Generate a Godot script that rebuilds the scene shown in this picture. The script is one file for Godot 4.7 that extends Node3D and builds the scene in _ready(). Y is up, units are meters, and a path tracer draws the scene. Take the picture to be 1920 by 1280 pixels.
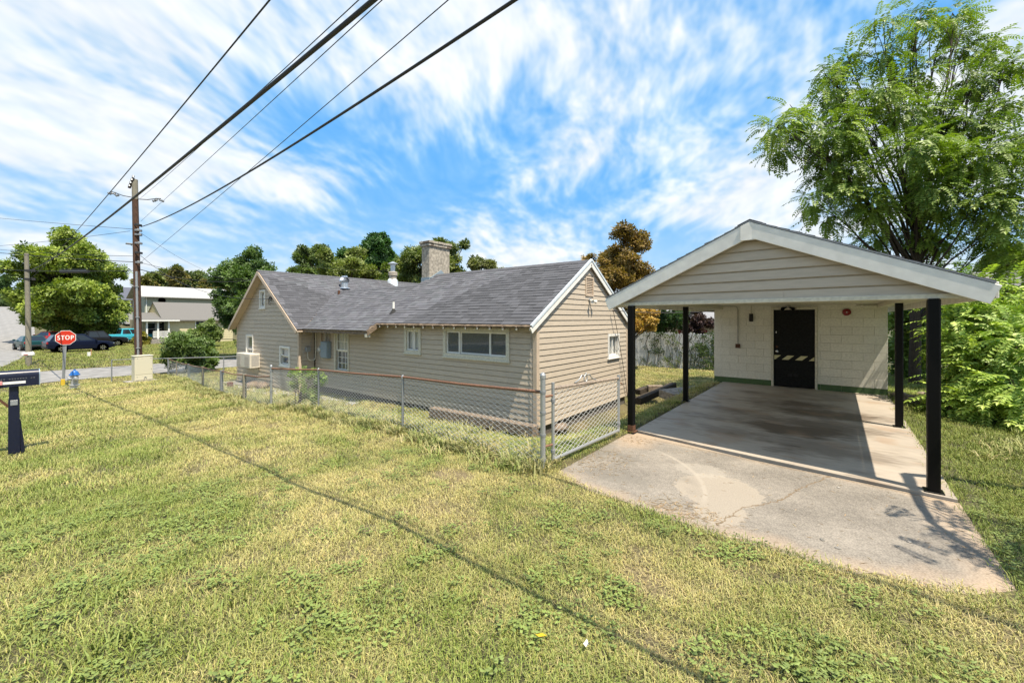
extends Node3D
# A tan clapboard house, a block garage with its carport, a chain link fence and the lawn in front, built in metres.
# x runs along the fronts of both buildings, -z runs into the carport, y = 0 is the top of the carport slab.

const FOCAL := 780.0
const HORIZON := 597.0
const EYE := Vector3(0, 1.75, 0)
const YAW := 38.03
const SUN := Vector3(-0.44, -1.0, -0.105)

var fwd := Vector3.FORWARD.rotated(Vector3.UP, deg_to_rad(YAW))
var rgt := Vector3.RIGHT.rotated(Vector3.UP, deg_to_rad(YAW))
var rng := RandomNumberGenerator.new()
var origin := {}
var M := {}
var lawn_noise := FastNoiseLite.new()
var lawn_noise2 := FastNoiseLite.new()


func _ready() -> void:
	rng.seed = 7
	light_and_camera()
	materials()
	ground_and_roads()
	garage()
	house()
	fences()
	street_things()
	far_houses()
	vehicles()
	wires()
	trees()
	yard_details()
	grass()


# ---------------------------------------------------------------- camera, sky, sun
func light_and_camera() -> void:
	var cam := Camera3D.new()
	cam.name = "camera"
	cam.projection = Camera3D.PROJECTION_FRUSTUM
	cam.near = 0.05
	cam.far = 1500.0
	cam.size = 0.05 * 2.0 * 640.0 / FOCAL
	cam.frustum_offset = Vector2(0, -0.05 * (640.0 - HORIZON) / FOCAL)
	cam.position = EYE
	cam.rotation_degrees = Vector3(0, YAW, 0)
	add_child(cam)
	var sun := DirectionalLight3D.new()
	sun.name = "sun"
	sun.light_energy = 1.6
	sun.light_color = Color(1.0, 0.955, 0.88)
	sun.light_angular_distance = 0.5
	sun.shadow_enabled = true
	add_child(sun)
	sun.look_at_from_position(Vector3(0, 30, 0), Vector3(0, 30, 0) + SUN, Vector3.FORWARD)
	var e := Environment.new()
	e.background_mode = Environment.BG_SKY
	e.tonemap_mode = Environment.TONE_MAPPER_LINEAR
	e.tonemap_exposure = 1.66
	e.sdfgi_enabled = true
	e.ssao_enabled = true
	e.ssil_enabled = true
	var sky := Sky.new()
	var sm := PanoramaSkyMaterial.new()
	sm.panorama = sky_picture()
	sm.energy_multiplier = 0.72
	sky.sky_material = sm
	e.sky = sky
	var we := WorldEnvironment.new()
	we.name = "world_environment"
	we.environment = e
	add_child(we)


func sky_picture() -> ImageTexture:
	var w := 2048
	var h := 1024
	var data := PackedByteArray()
	data.resize(w * h * 3)
	var big := FastNoiseLite.new()
	big.seed = 4515
	big.frequency = 0.62
	big.fractal_octaves = 3
	var streak := FastNoiseLite.new()
	streak.seed = 23
	streak.frequency = 1.0
	streak.fractal_octaves = 5
	streak.fractal_gain = 0.6
	var ripple := FastNoiseLite.new()
	ripple.seed = 5
	ripple.frequency = 5.0
	ripple.fractal_octaves = 4
	ripple.fractal_gain = 0.62
	var below := Color(0.50, 0.50, 0.45)
	var top := Color(0.27, 0.57, 0.88)
	var mid := Color(0.40, 0.68, 0.93)
	var low := Color(0.72, 0.84, 0.94)
	for y in h:
		var el := PI * (0.5 - (y + 0.5) / h)
		var sy := sin(el)
		var cy := cos(el)
		var base := below
		if sy > 0.0:
			base = low.lerp(mid, smoothstep(0.0, 0.32, sy)).lerp(top, smoothstep(0.3, 0.8, sy))
		for x in w:
			var c := base
			if sy > 0.0:
				var az := (float(x) + 0.5) / w * TAU - PI
				var k := cy / (sy + 0.22)
				var p := Vector2(sin(az), -cos(az)) * k
				var g := big.get_noise_2dv(p)
				# fibres drawn out along the wind, and finer ripples across them
				var a := p.x * 0.35 + p.y * 0.94 + g * 0.25
				var b := p.x * 0.94 - p.y * 0.35
				var s := streak.get_noise_2d(a * 0.7 + 3.0, b * 2.6)
				var r := ripple.get_noise_2d(a * 0.9, b * 1.7 + g * 0.3)
				var cover := smoothstep(-0.55, 0.42, g * 1.2 + s * 0.42 + r * 0.36 - 0.02)
				var amount := 0.1 + 0.8 * cover + 0.09 * clampf(r * 1.6, -1.0, 1.0)
				amount = lerpf(0.55, amount, smoothstep(0.0, 0.14, sy)) if sy < 0.14 else amount
				var tone := 0.94 + 0.05 * s + 0.03 * r
				c = base.lerp(Color(tone * 0.985, tone * 0.99, tone), amount)
			var i := (y * w + x) * 3
			data[i] = int(clampf(c.r, 0, 1) * 255.0)
			data[i + 1] = int(clampf(c.g, 0, 1) * 255.0)
			data[i + 2] = int(clampf(c.b, 0, 1) * 255.0)
	return ImageTexture.create_from_image(Image.create_from_data(w, h, false, Image.FORMAT_RGB8, data))


# ---------------------------------------------------------------- where a pixel points
func ray(px: float, py: float) -> Vector3:
	return fwd + rgt * ((px - 960.0) / FOCAL) + Vector3.UP * ((HORIZON - py) / FOCAL)


func on_y(px: float, py: float, y: float) -> Vector3:
	var d := ray(px, py)
	return EYE + d * ((y - EYE.y) / d.y)


func on_z(px: float, py: float, z: float) -> Vector3:
	var d := ray(px, py)
	return EYE + d * (z / d.z)


func on_x(px: float, py: float, x: float) -> Vector3:
	var d := ray(px, py)
	return EYE + d * (x / d.x)


func at_depth(px: float, py: float, depth: float) -> Vector3:
	return EYE + ray(px, py) * depth


func on_ground(px: float, py: float) -> Vector3:
	var y := -0.3
	var p := Vector3.ZERO
	for i in 40:
		p = on_y(px, minf(EYE.y, 9.0) * 0.0 + py, y)
		y = lerpf(y, ground_y(p.x, p.z), 0.6)
	return p


# ---------------------------------------------------------------- shapes
class MB:
	var v := PackedVector3Array()
	var n := PackedVector3Array()
	var c := PackedColorArray()
	var t := PackedVector2Array()
	var ix := PackedInt32Array()
	var col := Color.WHITE
	var colours := false
	var uvs := false

	func add(p: Vector3, nn: Vector3, uv := Vector2.ZERO) -> int:
		v.append(p)
		n.append(nn)
		if colours:
			c.append(col)
		if uvs:
			t.append(uv)
		return v.size() - 1

	# corners run counter-clockwise seen from outside
	func quad(a: Vector3, b: Vector3, cc: Vector3, d: Vector3) -> void:
		var nn := (b - a).cross(cc - a)
		if nn.length_squared() < 1e-14:
			nn = (cc - a).cross(d - a)
		nn = nn.normalized()
		var i := add(a, nn)
		add(b, nn)
		add(cc, nn)
		add(d, nn)
		ix.append_array([i, i + 2, i + 1, i, i + 3, i + 2])

	func tri(a: Vector3, b: Vector3, cc: Vector3) -> void:
		var nn := (b - a).cross(cc - a).normalized()
		var i := add(a, nn)
		add(b, nn)
		add(cc, nn)
		ix.append_array([i, i + 2, i + 1])

	func hexa(p: Array) -> void:   # 0-3 the bottom seen from above counter-clockwise, 4-7 the top
		quad(p[3], p[2], p[1], p[0])
		quad(p[4], p[5], p[6], p[7])
		for k in 4:
			quad(p[k], p[(k + 1) % 4], p[(k + 1) % 4 + 4], p[k + 4])

	func obox(x: Transform3D, s: Vector3) -> void:
		var h := s * 0.5
		var p := []
		for y in [-h.y, h.y]:
			for q in [Vector2(-h.x, h.z), Vector2(h.x, h.z), Vector2(h.x, -h.z), Vector2(-h.x, -h.z)]:
				p.append(x * Vector3(q.x, y, q.y))
		hexa(p)

	func box(lo: Vector3, hi: Vector3) -> void:
		obox(Transform3D(Basis(), (lo + hi) * 0.5), (hi - lo).abs())

	func bevel(x: Transform3D, s: Vector3, b: float) -> void:
		var h := s * 0.5
		var q := func(i: int, ax: int) -> Vector3:
			var g := Vector3(h.x if i & 1 else -h.x, h.y if i & 2 else -h.y, h.z if i & 4 else -h.z)
			for k in 3:
				if k != ax:
					g[k] -= signf(g[k]) * b
			return x * g
		var mid := x * Vector3.ZERO
		var out := func(p: Array) -> void:
			var nn: Vector3 = (p[1] - p[0]).cross(p[2] - p[0])
			if nn.dot((p[0] + p[1] + p[2]) / 3.0 - mid) < 0.0:
				p.reverse()
			if p.size() == 4:
				quad(p[0], p[1], p[2], p[3])
			else:
				tri(p[0], p[1], p[2])
		for ax in 3:
			var e1 := 1 << ((ax + 1) % 3)
			var e2 := 1 << ((ax + 2) % 3)
			for sgn in 2:
				var o := sgn << ax
				out.call([q.call(o, ax), q.call(o | e1, ax), q.call(o | e1 | e2, ax), q.call(o | e2, ax)])
			for s1 in 2:   # the chamfer between the faces across e1 and e2, along ax
				for s2 in 2:
					var o := (e1 if s1 else 0) | (e2 if s2 else 0)
					var a1 := (ax + 1) % 3
					var a2 := (ax + 2) % 3
					out.call([q.call(o, a1), q.call(o | (1 << ax), a1), q.call(o | (1 << ax), a2), q.call(o, a2)])
		for i in 8:
			out.call([q.call(i, 0), q.call(i, 1), q.call(i, 2)])

	func bbox(lo: Vector3, hi: Vector3, b := 0.006) -> void:
		bevel(Transform3D(Basis(), (lo + hi) * 0.5), (hi - lo).abs(), b)

	func tube(pts: Array, radius, sides := 8, caps := true) -> void:
		var up := Vector3.UP
		var first := v.size()
		var count := pts.size()
		for i in count:
			var d: Vector3 = (pts[mini(i + 1, count - 1)] - pts[maxi(i - 1, 0)]).normalized()
			if i == 0:
				up = Vector3.RIGHT if absf(d.y) > 0.9 else Vector3.UP
			var s := d.cross(up).normalized()
			up = s.cross(d).normalized()
			var r: float = radius[i] if radius is Array else radius
			for k in sides:
				var a := TAU * k / sides
				var nn := s * cos(a) + up * sin(a)
				add(pts[i] + nn * r, nn, Vector2(float(k) / sides, float(i)))
		for i in count - 1:
			for k in sides:
				var a := first + i * sides + k
				var b := first + i * sides + (k + 1) % sides
				ix.append_array([a, b, a + sides, b, b + sides, a + sides])
		if caps:
			for e in 2:
				var at: int = 0 if e == 0 else count - 1
				var d: Vector3 = (pts[0] - pts[1]).normalized() if e == 0 else (pts[count - 1] - pts[count - 2]).normalized()
				var m := add(pts[at], d)
				var ring := []
				for k in sides:
					ring.append(add(v[first + at * sides + k], d))
				for k in sides:
					if e == 0:
						ix.append_array([m, ring[(k + 1) % sides], ring[k]])
					else:
						ix.append_array([m, ring[k], ring[(k + 1) % sides]])

	func lathe(x: Transform3D, prof: Array, sides := 16) -> void:
		for j in prof.size() - 1:
			var p: Vector2 = prof[j]
			var q: Vector2 = prof[j + 1]
			if p.distance_to(q) < 1e-6:
				continue
			var f := v.size()
			var sl := Vector2(q.y - p.y, p.x - q.x).normalized()
			for k in sides + 1:
				var a := TAU * k / sides
				var o := Vector3(cos(a), 0, sin(a))
				var nn := (x.basis * (o * sl.x + Vector3.UP * sl.y)).normalized()
				add(x * (o * p.x + Vector3.UP * p.y), nn)
				add(x * (o * q.x + Vector3.UP * q.y), nn)
			for k in sides:
				var a := f + k * 2
				ix.append_array([a, a + 2, a + 1, a + 1, a + 2, a + 3])

	# outline counter-clockwise in the xy of the transform, pushed from z = 0 to z = depth
	func prism(pts: PackedVector2Array, x: Transform3D, depth: float) -> void:
		var tris := Geometry2D.triangulate_polygon(pts)
		for i in range(0, tris.size(), 3):
			var a := pts[tris[i]]
			var b := pts[tris[i + 1]]
			var d := pts[tris[i + 2]]
			if (b - a).cross(d - a) < 0.0:
				var sw := b
				b = d
				d = sw
			tri(x * Vector3(a.x, a.y, depth), x * Vector3(b.x, b.y, depth), x * Vector3(d.x, d.y, depth))
			tri(x * Vector3(a.x, a.y, 0), x * Vector3(d.x, d.y, 0), x * Vector3(b.x, b.y, 0))
		for i in pts.size():
			var a := pts[i]
			var b := pts[(i + 1) % pts.size()]
			quad(x * Vector3(a.x, a.y, 0), x * Vector3(b.x, b.y, 0), x * Vector3(b.x, b.y, depth), x * Vector3(a.x, a.y, depth))

	func ball(x: Transform3D, r: Vector3, rings := 6, sides := 10) -> void:
		var f := v.size()
		for i in rings + 1:
			var a := PI * i / rings
			for k in sides + 1:
				var b := TAU * k / sides
				var o := Vector3(sin(a) * cos(b), cos(a), sin(a) * sin(b))
				add(x * (o * r), (x.basis * (o / r)).normalized())
		for i in rings:
			for k in sides:
				var a := f + i * (sides + 1) + k
				ix.append_array([a, a + sides + 1, a + 1, a + 1, a + sides + 1, a + sides + 2])

	func done(m: Material) -> ArrayMesh:
		var arr := []
		arr.resize(Mesh.ARRAY_MAX)
		arr[Mesh.ARRAY_VERTEX] = v
		arr[Mesh.ARRAY_NORMAL] = n
		if colours:
			arr[Mesh.ARRAY_COLOR] = c
		if uvs:
			arr[Mesh.ARRAY_TEX_UV] = t
		arr[Mesh.ARRAY_INDEX] = ix
		var me := ArrayMesh.new()
		me.add_surface_from_arrays(Mesh.PRIMITIVE_TRIANGLES, arr)
		me.surface_set_material(0, m)
		return me


# ---------------------------------------------------------------- objects
func thing(called: String, label: String, category: String, at := Vector3.ZERO, group := "") -> Node3D:
	var o := Node3D.new()
	o.name = called
	o.position = at
	tag(o, label, category, group)
	add_child(o, true)
	origin[o] = at
	return o


func tag(o: Node, label: String, category: String, group := "") -> Node:
	o.set_meta("label", label)
	o.set_meta("category", category)
	if group:
		o.set_meta("group", group)
	return o


# shapes are given in world coordinates; the node is shifted back by its parent's place
func put(mb: MB, called: String, m: Material, parent: Node = self) -> MeshInstance3D:
	return share(mb.done(m), called, Transform3D(), parent)


func share(mesh: Mesh, called: String, x: Transform3D, parent: Node = self) -> MeshInstance3D:
	var o := MeshInstance3D.new()
	o.mesh = mesh
	o.name = called
	o.transform = x
	if origin.has(parent):
		o.position -= origin[parent]
	parent.add_child(o, true)
	return o


func structure(mb: MB, called: String, m: Material) -> MeshInstance3D:
	var o := put(mb, called, m)
	o.set_meta("kind", "structure")
	return o


func stuff(o: Node) -> Node:
	o.set_meta("kind", "stuff")
	return o


func copies(mesh: Mesh, called: String, buffer: PackedFloat32Array, parent: Node = self) -> MultiMeshInstance3D:
	var mm := MultiMesh.new()
	mm.transform_format = MultiMesh.TRANSFORM_3D
	mm.use_colors = true
	mm.mesh = mesh
	mm.instance_count = buffer.size() / 16
	mm.buffer = buffer
	var o := MultiMeshInstance3D.new()
	o.multimesh = mm
	o.name = called
	if origin.has(parent):
		o.position = -origin[parent]
	parent.add_child(o, true)
	o.set_meta("kind", "stuff")
	return o


func write(buf: PackedFloat32Array, at: int, b: Basis, p: Vector3, c: Color) -> void:
	var i := at * 16
	buf[i] = b.x.x
	buf[i + 1] = b.y.x
	buf[i + 2] = b.z.x
	buf[i + 3] = p.x
	buf[i + 4] = b.x.y
	buf[i + 5] = b.y.y
	buf[i + 6] = b.z.y
	buf[i + 7] = p.y
	buf[i + 8] = b.x.z
	buf[i + 9] = b.y.z
	buf[i + 10] = b.z.z
	buf[i + 11] = p.z
	buf[i + 12] = c.r
	buf[i + 13] = c.g
	buf[i + 14] = c.b
	buf[i + 15] = 1.0


func xf(p: Vector3, b := Basis()) -> Transform3D:
	return Transform3D(b, p)


# ---------------------------------------------------------------- materials
func speckle(seed_: int, freq: float, octaves: int, lo: float, hi: float, size := 512, kind := FastNoiseLite.TYPE_SIMPLEX_SMOOTH) -> NoiseTexture2D:
	var f := FastNoiseLite.new()
	f.seed = seed_
	f.frequency = freq
	f.fractal_octaves = octaves
	f.noise_type = kind
	var g := Gradient.new()
	g.set_color(0, Color(lo, lo, lo))
	g.set_color(1, Color(hi, hi, hi))
	var t := NoiseTexture2D.new()
	t.width = size
	t.height = size
	t.seamless = true
	t.noise = f
	t.color_ramp = g
	return t


func mat(r: float, g: float, b: float, rough := 0.8, metal := 0.0) -> StandardMaterial3D:
	var m := StandardMaterial3D.new()
	m.albedo_color = Color(r, g, b).linear_to_srgb()
	m.roughness = rough
	m.metallic = metal
	return m


func grained(m: StandardMaterial3D, tex: Texture2D, scale, bump := 0.0, btex: Texture2D = null) -> StandardMaterial3D:
	m.albedo_texture = tex
	m.uv1_triplanar = true
	m.uv1_world_triplanar = true
	m.uv1_scale = scale if scale is Vector3 else Vector3.ONE * scale
	if bump > 0.0:
		m.heightmap_enabled = true
		m.heightmap_scale = bump
		m.heightmap_texture = btex if btex else tex
	return m


func tinted(rough := 0.85) -> StandardMaterial3D:
	var m := mat(1, 1, 1, rough)
	m.vertex_color_use_as_albedo = true
	return m


func materials() -> void:
	var fine := speckle(1, 0.05, 4, 0.72, 1.0)
	var soft := speckle(2, 0.012, 3, 0.91, 1.0)
	var rough := speckle(3, 0.09, 3, 0.45, 1.0)
	var blotch := speckle(4, 0.02, 6, 0.45, 1.0)
	M.fine = fine
	M.soft = soft
	M.rough = rough
	M.blotch = blotch
	M.siding = []
	for k in 4:
		var s: float = [1.0, 0.965, 1.03, 0.98][k]
		M.siding.append(grained(mat(0.56 * s, 0.475 * s, 0.37 * s, 0.55), speckle(40 + k, 0.02, 5, 0.92, 1.0), Vector3(0.35, 1.6, 0.35)))
	M.core = grained(mat(0.42, 0.36, 0.28, 0.7), soft, 1.0)
	M.corner = grained(mat(0.60, 0.48, 0.36, 0.55), soft, 0.7)
	M.white = grained(mat(0.88, 0.855, 0.79, 0.5), soft, 0.8)
	M.old_white = grained(mat(0.72, 0.68, 0.55, 0.6), speckle(9, 0.02, 5, 0.84, 1.0), 1.3)
	M.alu = grained(mat(0.66, 0.73, 0.78, 0.4), soft, 0.8)
	M.dark_wood = grained(mat(0.17, 0.105, 0.075, 0.85), blotch, Vector3(1.2, 4, 1.2))
	M.panelling = grained(mat(0.12, 0.075, 0.045, 0.7), speckle(19, 0.03, 4, 0.6, 1.0), Vector3(4, 0.5, 4))
	M.footing = grained(mat(0.24, 0.21, 0.18, 0.9), blotch, 1.5, 0.5, rough)
	M.sheathing = grained(mat(0.34, 0.25, 0.17, 0.85), blotch, Vector3(0.6, 3, 0.6))
	M.timber = grained(mat(0.10, 0.075, 0.05, 0.9), blotch, Vector3(1.0, 5, 1.0), 1.0)
	M.block = []
	for k in 3:
		var s: float = [1.0, 0.97, 1.025][k]
		M.block.append(grained(mat(0.80 * s, 0.775 * s, 0.67 * s, 0.75), speckle(50 + k, 0.03, 5, 0.90, 1.0), 1.1, 0.08, rough))
	M.green = grained(mat(0.07, 0.135, 0.045, 0.6), soft, 1.2, 0.3, rough)
	M.black = grained(mat(0.004, 0.004, 0.004, 0.36), soft, 2.0)
	M.door = grained(mat(0.013, 0.013, 0.012, 0.45), blotch, 1.4)
	M.black.metallic_specular = 0.3
	M.door.metallic_specular = 0.3
	M.rust = grained(mat(0.20, 0.085, 0.04, 0.85), blotch, 5.0, 0.2)
	M.rail_rust = grained(mat(0.34, 0.17, 0.10, 0.75), blotch, 3.0)
	M.galv = grained(mat(0.55, 0.57, 0.58, 0.42, 0.55), fine, 3.0)
	M.galv_dull = grained(mat(0.36, 0.38, 0.40, 0.5, 0.35), fine, 3.0)
	M.wire = mat(0.62, 0.62, 0.60, 0.5, 0.25)
	M.zinc = grained(mat(0.62, 0.65, 0.68, 0.3, 0.75), soft, 2.0)
	M.grey_box = grained(mat(0.26, 0.33, 0.38, 0.45), soft, 2.0)
	M.conduit = grained(mat(0.42, 0.40, 0.36, 0.5), soft, 2.0)
	M.glass = mat(0.6, 0.66, 0.66, 0.02)
	M.glass.albedo_color.a = 0.16
	M.glass.transparency = BaseMaterial3D.TRANSPARENCY_ALPHA
	M.car_glass = mat(0.02, 0.025, 0.03, 0.05)
	M.inside = mat(0.16, 0.15, 0.14, 0.9)
	M.curtain = grained(mat(0.7, 0.68, 0.62, 0.9), soft, 1.0)
	M.asphalt = grained(mat(0.31, 0.30, 0.285, 0.9), speckle(12, 0.016, 6, 0.74, 1.0), 0.16, 0.5, rough)
	M.pale_concrete = grained(mat(0.52, 0.48, 0.42, 0.9), blotch, 0.7, 0.4, rough)
	M.stone = grained(mat(0.40, 0.31, 0.23, 0.9), blotch, 1.7, 0.8, rough)
	M.bark = grained(mat(0.10, 0.075, 0.055, 0.95), blotch, Vector3(3, 0.8, 3), 1.5, rough)
	M.pole = grained(mat(0.20, 0.10, 0.06, 0.9), speckle(15, 0.03, 5, 0.3, 1.0), Vector3(4, 0.25, 4), 1.0)
	M.pole_grey = grained(mat(0.36, 0.33, 0.25, 0.9), speckle(16, 0.03, 5, 0.6, 1.0), Vector3(4, 0.25, 4), 0.8)
	M.chimney = grained(mat(0.56, 0.50, 0.41, 0.9), speckle(17, 0.02, 6, 0.62, 1.0), 0.7, 0.5, rough)
	M.chimney_dark = grained(mat(0.30, 0.24, 0.18, 0.95), speckle(18, 0.03, 5, 0.5, 1.0), 1.4, 0.6, rough)
	M.shingle = []
	for k in 5:
		var s: float = [0.112, 0.123, 0.133, 0.146, 0.099][k]
		M.shingle.append(grained(mat(s * 0.98, s * 0.99, s * 1.09, 0.92), speckle(60 + k, 0.16, 2, 0.6, 1.0, 256), 2.2))
	M.shingle_mass = tinted(0.92)
	M.leaf = tinted(0.5)
	M.leaf.backlight_enabled = true
	M.leaf.backlight = Color(0.75, 0.8, 0.4)
	M.blade = tinted(0.65)
	M.blade.backlight_enabled = true
	M.blade.backlight = Color(0.4, 0.45, 0.2)
	M.tinted = tinted(0.85)
	M.rubber = mat(0.018, 0.018, 0.018, 0.85)
	M.chrome = mat(0.6, 0.6, 0.6, 0.22, 0.9)
	M.cable = mat(0.02, 0.02, 0.022, 0.6)
	M.porch_white = mat(0.75, 0.75, 0.72, 0.6)


# ---------------------------------------------------------------- ground, roads, concrete
func front_z(x: float) -> float:   # the carport front is a little askew
	return -6.12 + (x + 0.88) * 0.1


func ground_y(x: float, z: float) -> float:
	var y := 0.0
	if x > 1.0:
		y = -0.035 * minf(x - 1.0, 12.0) - 0.03
	elif x < -3.0:
		y = -0.056 * minf(-x - 3.0, 25.0)
		if x < -66.0:
			y += 0.066 * minf(-x - 66.0, 160.0)
	# the yard of the house lies lower than the lawn
	var hg := -0.62 - 0.0207 * clampf(-5.0 - x, 0.0, 15.0)
	hg -= 0.5 * smoothstep(-5.3, -4.7, x) * smoothstep(-6.6, -7.6, z) * smoothstep(-14.5, -12.5, z)
	var t := smoothstep(-4.5, -6.7, z) * smoothstep(-2.6, -4.5, x) * smoothstep(-30.0, -21.0, x)
	y = lerpf(y, minf(hg, y), t)
	if z < -12.0:
		y = lerpf(y, minf(y, -0.7), smoothstep(-12.0, -16.0, z) * smoothstep(-1.5, -3.5, x) * smoothstep(-30.0, -21.0, x))
		if x > -3.0:
			y = lerpf(y, y - 0.25, smoothstep(-13.0, -16.0, z))
	# low unevenness away from the paving
	var far := smoothstep(0.0, 2.0, maxf(maxf(-2.9 - x, x - 1.0), z + 3.0))
	y += lawn_noise2.get_noise_2d(x * 0.35, z * 0.35) * 0.05 * far * smoothstep(-30.0, -27.5, x) * smoothstep(1.0, 0.0, z)
	return y


func paved(x: float, z: float) -> float:   # how deep the earth lies under paving
	if x > -2.55 and x < 0.95 and z < drive_edge(x) - 0.02 and z > -13.0:
		return 0.12
	return 0.0


func drive_edge(x: float) -> float:
	var pts := [Vector2(-2.61, -4.08), Vector2(-2.04, -3.87), Vector2(-1.42, -3.75), Vector2(-0.96, -3.72), Vector2(-0.03, -3.73), Vector2(0.37, -3.83), Vector2(0.62, -3.9), Vector2(0.95, -4.08)]
	if x <= pts[0].x:
		return pts[0].y
	for i in pts.size() - 1:
		if x < pts[i + 1].x:
			return lerpf(pts[i].y, pts[i + 1].y, (x - pts[i].x) / (pts[i + 1].x - pts[i].x))
	return pts[-1].y


func steps(a: Array) -> Array:   # [from, to, step, to, step ...]
	var out := [a[0]]
	var i := 1
	while i < a.size():
		var n := maxi(1, roundi((a[i] - out[-1]) / a[i + 1]))
		var s: float = out[-1]
		for k in n:
			out.append(lerpf(s, a[i], float(k + 1) / n))
		i += 2
	return out


func ground_and_roads() -> void:
	lawn_noise.seed = 31
	lawn_noise.frequency = 0.55
	lawn_noise.fractal_octaves = 4
	lawn_noise2.seed = 77
	lawn_noise2.frequency = 1.0
	lawn_noise2.fractal_octaves = 2
	var xs := steps([-600.0, -240.0, 60.0, -70.0, 10.0, -34.0, 2.0, -12.0, 0.4, 3.0, 0.2, 8.0, 1.0, 40.0, 8.0, 200.0, 40.0])
	var zs := steps([-500.0, -100.0, 50.0, -30.0, 6.0, -14.0, 0.5, 1.0, 0.2, 8.0, 0.8, 60.0, 10.0, 160.0, 50.0])
	var mb := MB.new()
	mb.colours = true
	for z in zs:
		for x in xs:
			var y := ground_y(x, z) - paved(x, z)
			var e := 0.3
			var nn := Vector3(ground_y(x - e, z) - ground_y(x + e, z), 2 * e, ground_y(x, z - e) - ground_y(x, z + e)).normalized()
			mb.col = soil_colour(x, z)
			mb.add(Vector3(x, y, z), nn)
	var w := xs.size()
	for j in zs.size() - 1:
		for i in w - 1:
			var a := j * w + i
			mb.ix.append_array([a, a + 1, a + w, a + 1, a + w + 1, a + w])
	var gm := tinted(0.95)
	grained(gm, speckle(20, 0.07, 5, 0.45, 1.0), 1.1, 2.5)
	structure(mb, "ground", gm)
	# streets: the one the camera's lawn lies on, and the one that crosses it
	road("street", [Vector2(60, 5.0), Vector2(-22, 4.8), Vector2(-40, 3.2), Vector2(-60, 0.6), Vector2(-100, -1.6), Vector2(-160, -4.4), Vector2(-240, -8.0)], 3.7, 0.02)
	road("cross_street", [Vector2(-33.6, 60), Vector2(-33.8, 3.0), Vector2(-33.9, -8.0), Vector2(-34.6, -30.0), Vector2(-36, -90)], 3.2, 0.026)
	# the corner between them
	var cm := MB.new()
	var c0 := Vector2(-30.7, 1.2)
	var prev := Vector2(-30.75, -4.2)
	for k in 9:
		var a := k / 8.0
		var q := Vector2(-30.75, -4.2) * (1 - a) * (1 - a) + Vector2(-30.75, 1.0) * 2 * a * (1 - a) + Vector2(-25.6, 1.1) * a * a
		if k > 0:
			cm.tri(lay(c0 + Vector2(-1.5, 1.5), 0.032), lay(q, 0.032), lay(prev, 0.032))
		prev = q
	structure(cm, "road_corner", M.asphalt)
	concrete()


func lay(p: Vector2, up: float) -> Vector3:
	return Vector3(p.x, ground_y(p.x, p.y) + up, p.y)


func road(called: String, pts: Array, half: float, up: float) -> void:
	var mb := MB.new()
	var line := []
	for i in pts.size() - 1:
		var n := maxi(1, int(pts[i].distance_to(pts[i + 1]) / 2.0))
		for k in n:
			line.append(pts[i].lerp(pts[i + 1], float(k) / n))
	line.append(pts[-1])
	var last := []
	for i in line.size():
		var d: Vector2 = (line[mini(i + 1, line.size() - 1)] - line[maxi(i - 1, 0)]).normalized()
		var s := Vector2(-d.y, d.x)
		var row := []
		for k in 7:
			var wob := lawn_noise.get_noise_2d(line[i].x * 0.5, line[i].y * 0.5 + k * 9.0) * (0.16 if k == 0 or k == 6 else 0.0)
			row.append(lay(line[i] + s * ((k - 3) / 3.0 * half + wob), up))
		if last:
			for k in 6:
				mb.quad(last[k], last[k + 1], row[k + 1], row[k])
		last = row
	structure(mb, called, M.asphalt)


func soil_colour(x: float, z: float) -> Color:
	var d := dryness(x, z)
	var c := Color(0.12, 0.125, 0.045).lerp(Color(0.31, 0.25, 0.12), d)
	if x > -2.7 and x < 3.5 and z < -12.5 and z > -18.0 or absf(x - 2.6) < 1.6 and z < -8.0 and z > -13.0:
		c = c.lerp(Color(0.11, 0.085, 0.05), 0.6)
	return c


# 0 lush, 1 straw; bare spots count as above 1
func dryness(x: float, z: float) -> float:
	var d := 0.47 + 0.6 * lawn_noise.get_noise_2d(x * 0.8, z * 1.0) + 0.42 * lawn_noise.get_noise_2d(x * 3.1 + 50.0, z * 3.1)
	# the lawn is greener close to the street edge in front and beside the drive
	d += 0.20 * smoothstep(-0.8, -2.2, z) * smoothstep(2.0, -3.0, x)
	d -= 0.16 * smoothstep(-2.3, -0.9, z)
	if x > 0.9:
		d = minf(d, 0.15)
	if z < -4.6 and x > -5.5 and x < -2.5 and z > -9.0:
		d -= 0.35
	if x < -38.0:
		d -= 0.3
	for s in [Vector4(-3.45, -3.3, 0.34, 0.95), Vector4(-2.75, -2.55, 0.5, 0.35), Vector4(-4.3, -2.75, 0.6, 0.3), Vector4(-0.9, -2.75, 0.35, 0.55), Vector4(-0.65, -2.2, 0.3, 0.5), Vector4(-9.0, -3.1, 1.2, 0.3), Vector4(-17.0, -3.3, 2.0, 0.3), Vector4(-23.0, -3.4, 1.5, 0.45), Vector4(-4.2, -1.0, 0.25, 0.6)]:
		var r := Vector2((x - s.x) / s.z, (z - s.y) / (s.z * 0.6)).length()
		d += s.w * smoothstep(1.25, 0.45, r)
	return clampf(d, 0.0, 1.35)


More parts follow.
